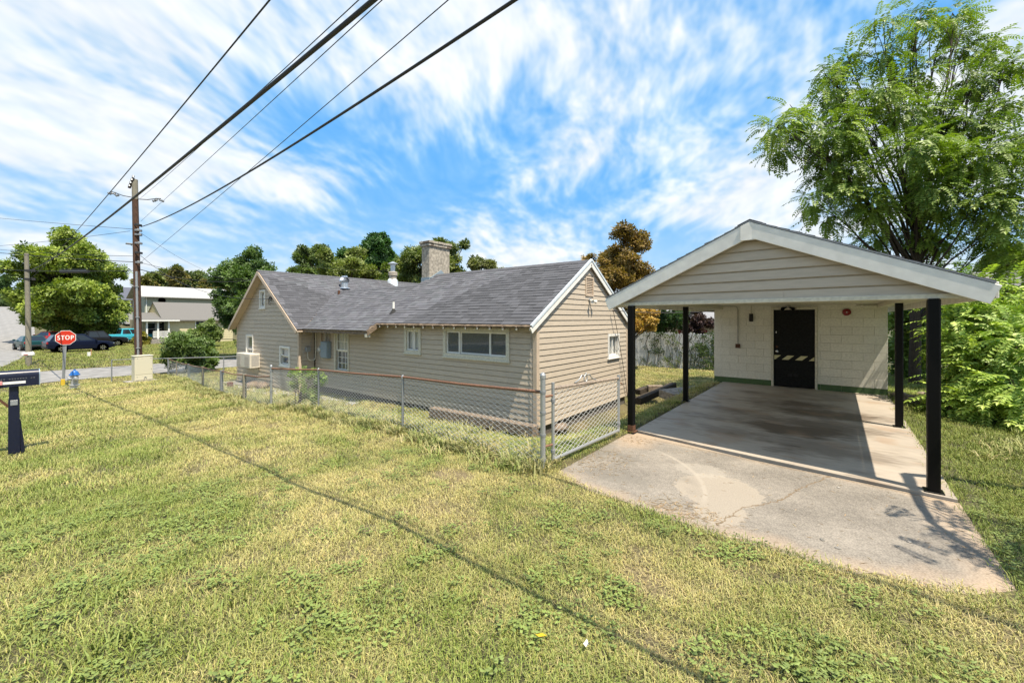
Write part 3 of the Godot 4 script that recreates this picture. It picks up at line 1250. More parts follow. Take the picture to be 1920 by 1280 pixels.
	pp.tube(bent([Vector3(q1.x, 2.09, q1.z), q1, Vector3(q2.x, q1.y, q2.z), Vector3(q2.x, 2.09, q2.z)], 0.06), 0.016, 8)
	put(pp, "drain_pipe", M.block[1], g)
	var pc := MB.new()
	pc.tube([on_z(1617, 574, zf2) + Vector3(0, 0.04, 0.03), on_z(1617, 574, zf2) + Vector3(0, 0, 0.03)], 0.02, 8)
	put(pc, "pipe_tee", M.block[1], g)


# ---------------------------------------------------------------- windows
# r = [u0, u1, y0, y1] outside of the trim; cells = [[fu0, fu1, fv0, fv1, setback, muntins across, muntins up] ...]
func window(parent: Node, o: Vector3, u: Vector3, nn: Vector3, r: Array, cells: Array, trim: Material, tw := 0.07, sash: Material = null, curtain := 0.0) -> MeshInstance3D:
	var up := Vector3.UP
	var rect := func(mb: MB, a0: float, a1: float, y0: float, y1: float, out0: float, out1: float, bev: float) -> void:
		var c := o + u * (a0 + a1) / 2.0 + up * (y0 + y1) / 2.0 + nn * (out0 + out1) / 2.0
		mb.bevel(Transform3D(Basis(u, up, nn), c), Vector3(a1 - a0, y1 - y0, absf(out1 - out0)), bev)
	var frame := func(mb: MB, a0: float, a1: float, y0: float, y1: float, w: float, out0: float, out1: float) -> void:
		rect.call(mb, a0, a0 + w, y0 + w, y1 - w, out0, out1, 0.003)
		rect.call(mb, a1 - w, a1, y0 + w, y1 - w, out0, out1, 0.003)
		rect.call(mb, a0, a1, y0, y0 + w, out0, out1 + 0.002, 0.003)
		rect.call(mb, a0, a1, y1 - w, y1, out0, out1 + 0.002, 0.003)
	var mb := MB.new()
	frame.call(mb, r[0], r[1], r[2], r[3], tw, -0.02, 0.034)
	var node := put(mb, "window", trim, parent)
	var sill := MB.new()
	rect.call(sill, r[0] - 0.02, r[1] + 0.02, r[2] - 0.03, r[2] + 0.005, -0.02, 0.055, 0.004)
	put(sill, "sill", trim, node)
	var a := [r[0] + tw, r[1] - tw, r[2] + tw, r[3] - tw]
	for c in cells:
		var u0: float = lerpf(a[0], a[1], c[0])
		var u1: float = lerpf(a[0], a[1], c[1])
		var y0: float = lerpf(a[2], a[3], c[2])
		var y1: float = lerpf(a[2], a[3], c[3])
		var out: float = -0.012 - c[4]
		var fb := MB.new()
		var fw := minf(0.035, (u1 - u0) * 0.14)
		frame.call(fb, u0, u1, y0, y1, fw, out - 0.03, out)
		for k in c[5]:
			var m := lerpf(u0 + fw, u1 - fw, (k + 1.0) / (c[5] + 1.0))
			rect.call(fb, m - 0.008, m + 0.008, y0 + fw, y1 - fw, out - 0.026, out - 0.006, 0.002)
		for k in c[6]:
			var m := lerpf(y0 + fw, y1 - fw, (k + 1.0) / (c[6] + 1.0))
			rect.call(fb, u0 + fw, u1 - fw, m - 0.008, m + 0.008, out - 0.024, out - 0.008, 0.002)
		put(fb, "sash", sash if sash else trim, node)
		var pb := MB.new()
		var p := o + nn * (out - 0.016)
		pb.quad(p + u * (u0 + fw) + up * (y0 + fw), p + u * (u1 - fw) + up * (y0 + fw), p + u * (u1 - fw) + up * (y1 - fw), p + u * (u0 + fw) + up * (y1 - fw))
		put(pb, "pane", M.glass, node)
	if curtain > 0.0:
		var cb := MB.new()
		var n := 18
		var yb := lerpf(a[3], a[2], curtain)
		for k in n:
			var p0: float = lerpf(a[0], a[1], float(k) / n)
			var p1: float = lerpf(a[0], a[1], float(k + 1) / n)
			var d0 := -0.1 - 0.012 * sin(k * 1.9)
			var d1 := -0.1 - 0.012 * sin((k + 1) * 1.9)
			cb.quad(o + u * p0 + up * yb + nn * d0, o + u * p1 + up * yb + nn * d1, o + u * p1 + up * a[3] + nn * d1, o + u * p0 + up * a[3] + nn * d0)
		put(cb, "curtain", M.curtain, node)
	return node


func hole_of(r: Array, tw := 0.05) -> Array:
	return [r[0] + tw, r[1] - tw, r[2] + tw, r[3] - tw]


# ---------------------------------------------------------------- the tan house
func house() -> void:
	var hs := thing("house", "tan clapboard house with grey shingle roof and tall stucco chimney beside the carport", "house", Vector3(-12.5, -0.7, -9.5))
	var X := Vector3.RIGHT
	var Z := Vector3.BACK
	var B := Vector3.FORWARD
	var zf := -7.25
	var xe := -5.01
	var xg := -14.48
	var zg := -6.7
	var xl := -20.02
	var base := -0.57
	# openings
	var big := [-7.87, -5.73, 0.79, 1.53]
	var small := [-9.44, -8.74, 0.80, 1.51]
	var hung := [-13.13, -12.25, 0.0, 1.36]
	var ew := [10.69, 11.44, 0.64, 1.32]
	var pa := on_z(462, 627, zg)
	var pb := on_z(475, 664, zg)
	var w1 := [pa.x, pb.x, pb.y - 0.3, pa.y]
	pa = on_z(525, 648, zg)
	pb = on_z(544, 688, zg)
	var w2 := [pa.x, pb.x, pb.y, pa.y]
	pa = on_z(487, 544, zg)
	pb = on_z(498, 578, zg)
	var w3 := [pa.x, pb.x, pb.y, pa.y]
	# foundation, set back under the boards
	var fb := MB.new()
	fb.box(Vector3(xg - 0.3, -1.5, -12.0), Vector3(xe - 0.05, base + 0.02, zf - 0.05))
	fb.box(Vector3(xl + 0.05, -1.5, -16.0), Vector3(xg - 0.05, base - 0.18, zg - 0.05))
	put(fb, "foundation", M.footing, hs)
	var fl := MB.new()
	fl.box(Vector3(xg, base + 0.03, -11.95), Vector3(xe - 0.15, base + 0.08, zf - 0.15))
	fl.box(Vector3(xl + 0.15, base - 0.15, -15.9), Vector3(xg - 0.01, base - 0.1, zg - 0.15))
	put(fl, "floor", M.inside, hs)
	var cl := MB.new()
	cl.box(Vector3(xg - 0.1, 1.61, -11.97), Vector3(xe - 0.116, 1.65, zf - 0.116))
	cl.box(Vector3(xl + 0.1, 1.39, -16.0), Vector3(xg - 0.105, 1.43, zg - 0.116))
	put(cl, "ceiling", M.inside, hs)
	var iw := MB.new()
	iw.box(Vector3(xg - 0.1, base + 0.08, -8.95), Vector3(xe - 0.116, 1.61, -8.87))
	iw.box(Vector3(-10.6, base + 0.08, -8.87), Vector3(-10.52, 1.61, zf - 0.116))
	iw.box(Vector3(-5.5, base + 0.08, -8.87), Vector3(-5.42, 1.61, zf - 0.116))
	iw.box(Vector3(xl + 0.1, base - 0.1, -8.3), Vector3(xg - 0.1, 1.39, -8.22))
	put(iw, "partition", M.panelling, hs)
	# front wall of the wing
	var mb := MB.new()
	wall_sheet(mb, Vector3(0, 0, zf), X, Z, xg - 0.1, xe, base, 1.68, [hole_of(big), hole_of(small), hole_of(hung)])
	var fw := put(mb, "front_wall", M.core, hs)
	lap_siding(fw, Vector3(0, 0, zf), X, Z, base, 1.66, func(_y): return Vector2(xg, xe - 0.07), [big, small, hung])
	# end wall with its gable
	mb = MB.new()
	wall_sheet(mb, Vector3(xe, 0, 0), B, X, 7.35, 11.96, base, 1.68, [hole_of(ew)])
	mb.prism(PackedVector2Array([Vector2(7.3, 1.68), Vector2(11.9, 1.68), Vector2(9.6, 3.12)]), Transform3D(Basis(B, Vector3.UP, X), Vector3(xe - 0.1, 0, 0)), 0.1)
	var nw := put(mb, "end_wall", M.core, hs)
	var vent := [9.4, 9.83, 2.32, 2.81]
	var slope := 0.6226
	lap_siding(nw, Vector3(xe, 0, 0), B, X, base, 3.15, func(y): return Vector2(7.32, 12.0) if y < 1.72 else Vector2(9.6 - (3.16 - y) / slope, 9.6 + (3.16 - y) / slope), [ew, vent], 0.127, 0.0125, 9.0)
	# the front gable of the main block
	mb = MB.new()
	wall_sheet(mb, Vector3(0, 0, zg), X, Z, xl, xg, base - 0.3, 1.45, [hole_of(w1), hole_of(w2)])
	var xm := -17.25
	wall_sheet(mb, Vector3(0, 0, zg), X, Z, w3[0] - 0.3, w3[1] + 0.3, 1.45, 2.9, [hole_of(w3)])
	var pl := PackedVector2Array([Vector2(xl, 1.45), Vector2(w3[0] - 0.3, 1.45), Vector2(w3[0] - 0.3, 3.49 - (xm - w3[0] + 0.3) * 0.7)])
	mb.prism(pl, Transform3D(Basis(), Vector3(0, 0, zg - 0.1)), 0.1)
	pl = PackedVector2Array([Vector2(w3[1] + 0.3, 1.45), Vector2(xg, 1.45), Vector2(w3[1] + 0.3, 3.49 - (w3[1] + 0.3 - xm) * 0.7)])
	mb.prism(pl, Transform3D(Basis(), Vector3(0, 0, zg - 0.1)), 0.1)
	pl = PackedVector2Array([Vector2(w3[0] - 0.3, 2.9), Vector2(w3[1] + 0.3, 2.9), Vector2(w3[1] + 0.3, 3.0), Vector2(xm, 3.46), Vector2(w3[0] - 0.3, 2.95)])
	mb.prism(pl, Transform3D(Basis(), Vector3(0, 0, zg - 0.1)), 0.1)
	var gw := put(mb, "gable_wall", M.core, hs)
	lap_siding(gw, Vector3(0, 0, zg), X, Z, base - 0.32, 3.44, func(y): return Vector2(xl + 0.06, xg - 0.06) if y < 1.5 else Vector2(xm - (3.46 - y) / 0.705, xm + (3.46 - y) / 0.705), [w1, w2, w3], 0.152, 0.013, 2.6)
	# the return beside it
	mb = MB.new()
	wall_sheet(mb, Vector3(xg, 0, 0), B, X, 6.8, 7.25, base - 0.2, 1.6, [])
	var rw := put(mb, "return_wall", M.core, hs)
	lap_siding(rw, Vector3(xg, 0, 0), B, X, base - 0.15, 1.6, func(_y): return Vector2(6.8, 7.24), [], 0.127)
	# walls that face away
	mb = MB.new()
	mb.box(Vector3(xg, base, -12.06), Vector3(xe, 1.7, -11.96))
	mb.box(Vector3(xl, base - 0.3, -16.0), Vector3(xl + 0.1, 1.6, zg - 0.1))
	mb.box(Vector3(xl, base - 0.3, -16.1), Vector3(xg, 3.3, -16.0))
	mb.box(Vector3(xg - 0.1, base - 0.3, -16.0), Vector3(xg, 1.6, -12.06))
	put(mb, "rear_wall", M.core, hs)
	# corner boards
	for c in [[xe, zf, base], [xe, -12.06, base], [xg, zg, base - 0.3], [xl, zg, base - 0.3]]:
		mb = MB.new()
		var sx := -1.0 if c[0] < -19 else 1.0
		var sz := -1.0 if c[1] < -10 else 1.0
		var t := 1.68 if c[0] > -10 else 1.5
		mb.bbox(Vector3(c[0] - sx * 0.085, c[2] - 0.01, c[1] - sz * 0.01), Vector3(c[0] + sx * 0.018, t, c[1] + sz * 0.018), 0.004)
		mb.bbox(Vector3(c[0] - sx * 0.01, c[2] - 0.01, c[1] - sz * 0.085), Vector3(c[0] + sx * 0.0175, t, c[1] + sz * 0.0), 0.004)
		put(mb, "corner_board", M.corner, hs)
	mb = MB.new()
	mb.bbox(Vector3(xg - 0.02, base, zf - 0.02), Vector3(xg + 0.05, 1.62, zf + 0.03), 0.004)
	put(mb, "corner_board", M.timber, hs)
	# windows
	var wn := window(fw, Vector3(0, 0, zf), X, Z, big, [[0.0, 0.235, 0.0, 1.0, 0.0, 0, 0], [0.235, 0.735, 0.0, 1.0, 0.03, 0, 0], [0.735, 1.0, 0.0, 1.0, 0.0, 0, 0]], M.old_white, 0.095, M.white)
	wn.set_meta("label", "wide three part kitchen window")
	window(fw, Vector3(0, 0, zf), X, Z, small, [[0.0, 0.5, 0.0, 1.0, 0.0, 0, 0], [0.5, 1.0, 0.0, 1.0, 0.02, 0, 0]], M.old_white, 0.085, M.white, 0.9)
	window(fw, Vector3(0, 0, zf), X, Z, hung, [[0.0, 1.0, 0.52, 1.0, 0.0, 2, 1], [0.0, 1.0, 0.0, 0.52, 0.035, 2, 2]], M.old_white, 0.07, M.white, 0.5)
	window(nw, Vector3(xe, 0, 0), B, X, ew, [[0.0, 0.5, 0.0, 1.0, 0.0, 0, 0], [0.5, 1.0, 0.0, 1.0, 0.02, 0, 0]], M.white, 0.07, M.white, 1.0)
	window(gw, Vector3(0, 0, zg), X, Z, w1, [[0.0, 1.0, 0.45, 1.0, 0.0, 0, 0], [0.0, 1.0, 0.0, 0.45, 0.03, 2, 0]], M.white, 0.06, M.white)
	window(gw, Vector3(0, 0, zg), X, Z, w2, [[0.0, 1.0, 0.5, 1.0, 0.0, 0, 0], [0.0, 1.0, 0.0, 0.5, 0.03, 0, 0]], M.white, 0.07, M.white, 0.52)
	window(gw, Vector3(0, 0, zg), X, Z, w3, [[0.0, 1.0, 0.0, 1.0, 0.0, 0, 0]], M.white, 0.07, M.white, 1.0)
	# louvre in the end gable
	mb = MB.new()
	for q in [[9.4, 9.44, 2.32, 2.81], [9.79, 9.83, 2.32, 2.81], [9.44, 9.79, 2.32, 2.36], [9.44, 9.79, 2.77, 2.81]]:
		mb.bbox(Vector3(xe - 0.02, q[2], -q[1]), Vector3(xe + 0.03, q[3], -q[0]), 0.003)
	mb.box(Vector3(xe - 0.02, 2.36, -9.79), Vector3(xe - 0.012, 2.77, -9.44))
	var lv := put(mb, "gable_vent", M.corner, nw)
	for k in 9:
		mb = MB.new()
		plank(mb, Vector3(xe + 0.006, 2.385 + k * 0.044, -9.44), Vector3(xe + 0.006, 2.385 + k * 0.044, -9.79), Vector3(0.7, -0.7, 0), 0.038, 0.005)
		put(mb, "louvre", M.corner, lv)
	# flood light below it, and the cable that runs down the wall
	mb = MB.new()
	var lp := Vector3(xe + 0.02, 2.23, -9.62)
	mb.lathe(Transform3D(Basis(Vector3.UP, X, Vector3.FORWARD), lp - X * 0.01), [Vector2(0.055, 0), Vector2(0.05, 0.03), Vector2(0, 0.035)], 12)
	var fo := put(mb, "flood_light", M.galv, hs)
	for sd in [-1.0, 1.0]:
		mb = MB.new()
		var dir := Vector3(0.75, -0.35, sd * 0.6).normalized()
		var side := dir.cross(Vector3.UP).normalized()
		mb.lathe(Transform3D(Basis(side, dir, side.cross(dir)), lp + dir * 0.04), [Vector2(0.018, 0), Vector2(0.02, 0.05), Vector2(0.05, 0.12), Vector2(0.05, 0.14), Vector2(0, 0.13)], 12)
		put(mb, "lamp_head", M.white, fo)
	mb = MB.new()
	mb.tube([Vector3(xe + 0.1, 1.98, -10.85), Vector3(xe + 0.09, 1.5, -11.1), Vector3(xe + 0.06, 0.7, -11.5), Vector3(xe + 0.05, 0.1, -11.75), Vector3(xe + 0.06, -0.75, -12.0)], 0.008, 5)
	put(mb, "cable", M.cable, hs)
	# downspout wire at the front corner
	mb = MB.new()
	mb.tube([Vector3(xe - 0.13, 1.62, zf + 0.025), Vector3(xe - 0.12, base, zf + 0.025)], 0.006, 5)
	put(mb, "ground_wire", M.conduit, hs)
	roof_of_house(hs)
	services(hs)


func slab_on(mb: MB, o: Vector3, u: Vector3, s: Vector3, pts: Array, thick: float) -> void:
	var nn := u.cross(s).normalized()
	mb.prism(PackedVector2Array(pts), Transform3D(Basis(u, s, nn), o - nn * thick), thick)


func roof_of_house(hs: Node) -> void:
	var X := Vector3.RIGHT
	var s := Vector3(0, 0.6226, -1.0).normalized()
	var k := sqrt(1.0 + 0.6226 * 0.6226)   # slope length per metre of depth
	var o := Vector3(-17.0, 1.40, -6.65)
	var mb := MB.new()
	var d1 := 0.3 * k
	var dl := 2.35 * k
	var dr := 2.95 * k
	slab_on(mb, o, X, s, [Vector2(2.9, 0), Vector2(6.65, 0), Vector2(6.65, d1), Vector2(12.05, d1), Vector2(12.05, dr), Vector2(6.07, dr), Vector2(6.07, dl), Vector2(0.8, dl)], 0.05)
	var deck := put(mb, "wing_roof", M.sheathing, hs)
	shingles(deck, o + Vector3(0, 0.004, 0.003), X, s, 12.06, dr, func(a, b):
		if b < d1 and a > 6.65: return false
		if b > dl - 0.02 and a < 6.07: return false
		return a > 2.9 - 0.9 * b / k - 0.05, 300)
	# the far slopes
	mb = MB.new()
	var sb := Vector3(0, 0.6226, 1.0).normalized()
	slab_on(mb, Vector3(-4.95, 1.585, -12.25), -X, sb, [Vector2(0, 0), Vector2(5.98, 0), Vector2(5.98, 2.66 * k), Vector2(0, 2.66 * k)], 0.05)
	mb.hexa([Vector3(-17.0, 1.55, -12.25), Vector3(-10.93, 1.55, -12.25), Vector3(-10.93, 2.82, -9.0), Vector3(-17.0, 2.82, -9.0), Vector3(-17.0, 1.6, -12.25), Vector3(-10.93, 1.6, -12.25), Vector3(-10.93, 2.863, -9.0), Vector3(-17.0, 2.863, -9.0)])
	mb.box(Vector3(-10.97, 2.3, -9.6), Vector3(-10.94, 2.86, -9.0))
	put(mb, "rear_roof", M.shingle[1], hs)
	mb = MB.new()   # the small upright between the two ridges
	mb.prism(PackedVector2Array([Vector2(9.0, 2.7), Vector2(9.6, 2.7), Vector2(9.6, 3.22), Vector2(9.0, 2.85)]), Transform3D(Basis(Vector3.FORWARD, Vector3.UP, X), Vector3(-10.93, 0, 0)), 0.02)
	put(mb, "ridge_cheek", M.sheathing, hs)
	# ridge caps
	for q in [[Vector3(-10.9, 3.25, -9.6), Vector3(-4.95, 3.25, -9.6)], [Vector3(-16.1, 2.875, -9.0), Vector3(-10.95, 2.875, -9.0)]]:
		var n := int(q[0].distance_to(q[1]) / 0.2)
		for i in n:
			var cm := MB.new()
			var a: Vector3 = q[0].lerp(q[1], float(i) / n)
			var b: Vector3 = q[0].lerp(q[1], float(i + 1) / n - 0.01 / n)
			var t := Vector3(0, rng.randf_range(0.0, 0.006), 0)
			for sd in [-1.0, 1.0]:
				plank(cm, a + Vector3(0, -0.035, sd * 0.065) + t, b + Vector3(0, -0.035, sd * 0.065), Vector3(0, -0.6226, sd), 0.15, 0.008)
			put(cm, "ridge_cap", M.shingle[2 + (i % 2)], deck)
	# main block
	var s2 := Vector3(-1.0, 0.692, 0).normalized()
	var k2 := sqrt(1.0 + 0.692 * 0.692)
	var o2 := Vector3(-14.1, 1.39, -6.45)
	mb = MB.new()
	slab_on(mb, o2, Vector3.FORWARD, s2, [Vector2(0, 0), Vector2(9.9, 0), Vector2(9.9, 3.15 * k2), Vector2(0, 3.15 * k2)], 0.05)
	var md := put(mb, "main_roof", M.sheathing, hs)
	shingles(md, o2 + Vector3(0.003, 0.004, 0), Vector3.FORWARD, s2, 9.9, 3.15 * k2, func(a, b):
		var z: float = -6.45 - a
		return b / k2 > (-6.65 - z) * 0.9 - 0.25 or z < -9.3, 200)
	mb = MB.new()
	var s3 := Vector3(1.0, 0.73, 0).normalized()
	slab_on(mb, Vector3(-20.25, 1.38, -16.3), Vector3.BACK, s3, [Vector2(0, 0), Vector2(9.85, 0), Vector2(9.85, 3.0 * sqrt(1 + 0.73 * 0.73)), Vector2(0, 3.0 * sqrt(1 + 0.73 * 0.73))], 0.05)
	put(mb, "main_roof_far_side", M.shingle[1], hs)
	for i in 48:
		var cm := MB.new()
		var a := Vector3(-17.25, 3.585, lerpf(-6.43, -16.3, i / 48.0))
		var b := Vector3(-17.25, 3.585, lerpf(-6.43, -16.3, (i + 1) / 48.0) + 0.006)
		for sd in [-1.0, 1.0]:
			plank(cm, a + Vector3(sd * 0.06, -0.038, 0), b + Vector3(sd * 0.06, -0.038, 0), Vector3(sd, -0.7, 0), 0.14, 0.008)
		put(cm, "ridge_cap", M.shingle[2 + (i % 2)], md)
	# rakes of the main gable: tan boards, with the soffit behind
	for q in [[Vector3(-14.1, 1.36, -6.44), 0.692], [Vector3(-20.25, 1.35, -6.44), 0.73]]:
		mb = MB.new()
		var top := Vector3(-17.25, 3.54, -6.44)
		plank(mb, q[0] + Vector3(0, -0.06, 0), top + Vector3(0, -0.06, 0), Vector3.UP, 0.12, 0.025, 0.003)
		put(mb, "rake_board", M.corner, hs)
		mb = MB.new()
		var side := Vector3(0, 0, -0.13)
		plank(mb, q[0] + Vector3(0, -0.055, 0) + side, top + Vector3(0, -0.055, 0) + side, Vector3.FORWARD, 0.25, 0.02)
		put(mb, "rake_soffit", M.corner, hs)
	# rakes of the wing: white board with a pale metal cap
	for q in [Vector3(-4.94, 1.57, -6.95), Vector3(-4.94, 1.575, -12.25)]:
		mb = MB.new()
		var top := Vector3(-4.94, 3.225, -9.6)
		plank(mb, q + Vector3(0, -0.075, 0), top + Vector3(0, -0.075, 0), Vector3.UP, 0.13, 0.025, 0.004)
		put(mb, "rake_board", M.white, hs)
		mb = MB.new()
		plank(mb, q + Vector3(0.004, 0.022, 0), top + Vector3(0.004, 0.022, 0), Vector3.UP, 0.06, 0.045, 0.004)
		put(mb, "rake_cap", M.alu, hs)
		mb = MB.new()
		plank(mb, q + Vector3(-0.032, -0.06, 0), top + Vector3(-0.032, -0.06, 0), X, 0.035, 0.015)
		put(mb, "rake_soffit", M.white, hs)
	# rafter tails under the front eave
	for i in 15:
		var x := -10.2 + i * 0.375
		mb = MB.new()
		plank(mb, Vector3(x, 1.535, -6.955), Vector3(x, 1.75, -7.3), Vector3.UP, 0.075, 0.04)
		put(mb, "rafter_tail", M.sheathing, hs)
		mb = MB.new()
		mb.box(Vector3(x - 0.0205, 1.502, -6.957), Vector3(x + 0.0205, 1.545, -6.951))
		put(mb, "rafter_end", M.old_white, hs)
	mb = MB.new()
	plank(mb, Vector3(-10.35, 1.60, -7.23), Vector3(-5.0, 1.60, -7.23), Vector3.UP, 0.09, 0.02)
	put(mb, "frieze_board", M.sheathing, hs)
	mb = MB.new()
	plank(mb, Vector3(-14.1, 1.33, -6.68), Vector3(-10.36, 1.33, -6.68), Vector3.UP, 0.07, 0.02)
	put(mb, "fascia_board", M.sheathing, hs)
	mb = MB.new()   # the raw end where the longer eave stops
	mb.prism(PackedVector2Array([Vector2(6.66, 1.27), Vector2(7.2, 1.6), Vector2(7.2, 1.70), Vector2(6.66, 1.36)]), Transform3D(Basis(Vector3.FORWARD, Vector3.UP, X), Vector3(-10.36, 0, 0)), 0.02)
	put(mb, "eave_end", M.sheathing, hs)
	mb = MB.new()
	mb.bbox(Vector3(-10.48, 1.22, -6.78), Vector3(-10.38, 1.32, -6.66), 0.004)
	put(mb, "eave_block", M.old_white, hs)
	# chimneys, vents, pipes
	mb = MB.new()
	var c0 := Vector3(-11.2, 2.3, -10.23)
	var c1 := Vector3(-10.8, 4.2, -9.3)
	mb.bbox(c0, c1, 0.012)
	var ch := put(mb, "chimney", M.chimney, hs)
	for row in 2:
		var g := 0.045 + 0.02 * row
		var y := 4.2 + row * 0.09
		var around := [[Vector3(c0.x - g, 0, c1.z + g), Vector3(1, 0, 0), 0.4 + 2 * g], [Vector3(c1.x + g, 0, c1.z + g), Vector3(0, 0, -1), 0.93 + 2 * g], [Vector3(c1.x + g, 0, c0.z - g), Vector3(-1, 0, 0), 0.4 + 2 * g], [Vector3(c0.x - g, 0, c0.z - g), Vector3(0, 0, 1), 0.93 + 2 * g]]
		for sd in around:
			var n := roundi(sd[2] / 0.2)
			for i in n:
				var bm := MB.new()
				var a: Vector3 = sd[0] + sd[1] * (sd[2] * i / n + 0.004)
				var b: Vector3 = sd[0] + sd[1] * (sd[2] * (i + 1) / n - 0.004)
				var inn: Vector3 = Vector3.UP.cross(sd[1]) * 0.045
				var up := Vector3(0, y + 0.042 + rng.randf_range(-0.004, 0.004), 0)
				plank(bm, a + inn + up, b + inn + up, Vector3.UP, 0.08, 0.09 + rng.randf_range(-0.01, 0.01), 0.008)
				put(bm, "brick", M.chimney_dark if rng.randf() < 0.5 else M.chimney, ch)
	mb = MB.new()
	mb.box(Vector3(c0.x, 4.19, c0.z), Vector3(c1.x, 4.36, c1.z))
	put(mb, "chimney_crown", M.chimney_dark, ch)
	mb = MB.new()   # metal saddle and apron where it meets the roof
	mb.box(Vector3(c0.x - 0.012, 2.5, c0.z - 0.012), Vector3(c1.x + 0.012, 3.14, c1.z + 0.012))
	mb.prism(PackedVector2Array([Vector2(9.32, 3.12), Vector2(10.2, 3.12), Vector2(9.8, 3.42)]), Transform3D(Basis(Vector3.FORWARD, Vector3.UP, X), Vector3(c1.x, 0, 0)), 0.03)
	put(mb, "chimney_flashing", M.grey_box, ch)
	mb = MB.new()
	var sc := Vector3(-17.15, 3.2, -12.45)
	mb.lathe(xf(sc), [Vector2(0.19, 0), Vector2(0.19, 0.62), Vector2(0.23, 0.66), Vector2(0.23, 0.8), Vector2(0.18, 0.84), Vector2(0, 0.84)], 10)
	var s_ch := put(mb, "flue_chimney", M.chimney, hs)
	mb = MB.new()
	mb.lathe(xf(sc + Vector3(0, 0.84, 0)), [Vector2(0.11, 0), Vector2(0.11, 0.3), Vector2(0.14, 0.32), Vector2(0.14, 0.36), Vector2(0.26, 0.38), Vector2(0.02, 0.5), Vector2(0, 0.5)], 12)
	put(mb, "flue_cap", M.zinc, s_ch)
	mb = MB.new()
	mb.lathe(xf(sc), [Vector2(0.36, 0.05), Vector2(0.3, 0.42), Vector2(0.2, 0.5)], 4)
	put(mb, "flue_flashing", M.alu, s_ch)
	mb = MB.new()
	var tv := Vector3(-16.45, 3.03, -9.5)
	mb.lathe(xf(tv), [Vector2(0.24, -0.02), Vector2(0.23, 0.02), Vector2(0.155, 0.03), Vector2(0.15, 0.24), Vector2(0.17, 0.25)], 16)
	var tn := put(mb, "turbine_vent", M.zinc, hs)
	for i in 20:
		mb = MB.new()
		var pts := []
		for j in 6:
			var t := j / 5.0
			var a := TAU * i / 20.0 + t * 0.5
			var r := 0.085 + 0.1 * sin(PI * (t * 0.75 + 0.25))
			pts.append(tv + Vector3(cos(a) * r, 0.25 + t * 0.24, sin(a) * r))
		for j in 5:
			var a1: Vector3 = (pts[j] - tv) * Vector3(1, 0, 1)
			var w := a1.normalized().cross(Vector3.UP).rotated(Vector3.UP, 0.6) * 0.028
			mb.quad(pts[j] - w, pts[j] + w, pts[j + 1] + w, pts[j + 1] - w)
		put(mb, "vane", M.zinc, tn)
	mb = MB.new()
	mb.lathe(xf(tv), [Vector2(0.15, 0.47), Vector2(0.1, 0.51), Vector2(0, 0.53)], 16)
	put(mb, "vent_dome", M.zinc, tn)
	mb = MB.new()
	var pv := Vector3(-15.55, 2.36, -8.75)
	mb.lathe(xf(pv), [Vector2(0.12, 0.0), Vector2(0.06, 0.1), Vector2(0.05, 0.11), Vector2(0.05, 0.5), Vector2(0, 0.5)], 10)
	put(mb, "vent_pipe", M.rust, hs)
	mb = MB.new()
	var pw := Vector3(-10.3, 1.88, -7.5)
	mb.lathe(xf(pw), [Vector2(0.035, 0), Vector2(0.035, 0.36), Vector2(0.028, 0.36), Vector2(0.028, 0.3)], 10)
	var pn := put(mb, "vent_pipe", M.white, hs)
	mb = MB.new()
	mb.lathe(xf(pw), [Vector2(0.13, 0.0), Vector2(0.05, 0.12), Vector2(0.036, 0.16)], 10)
	put(mb, "pipe_boot", M.rubber, pn)


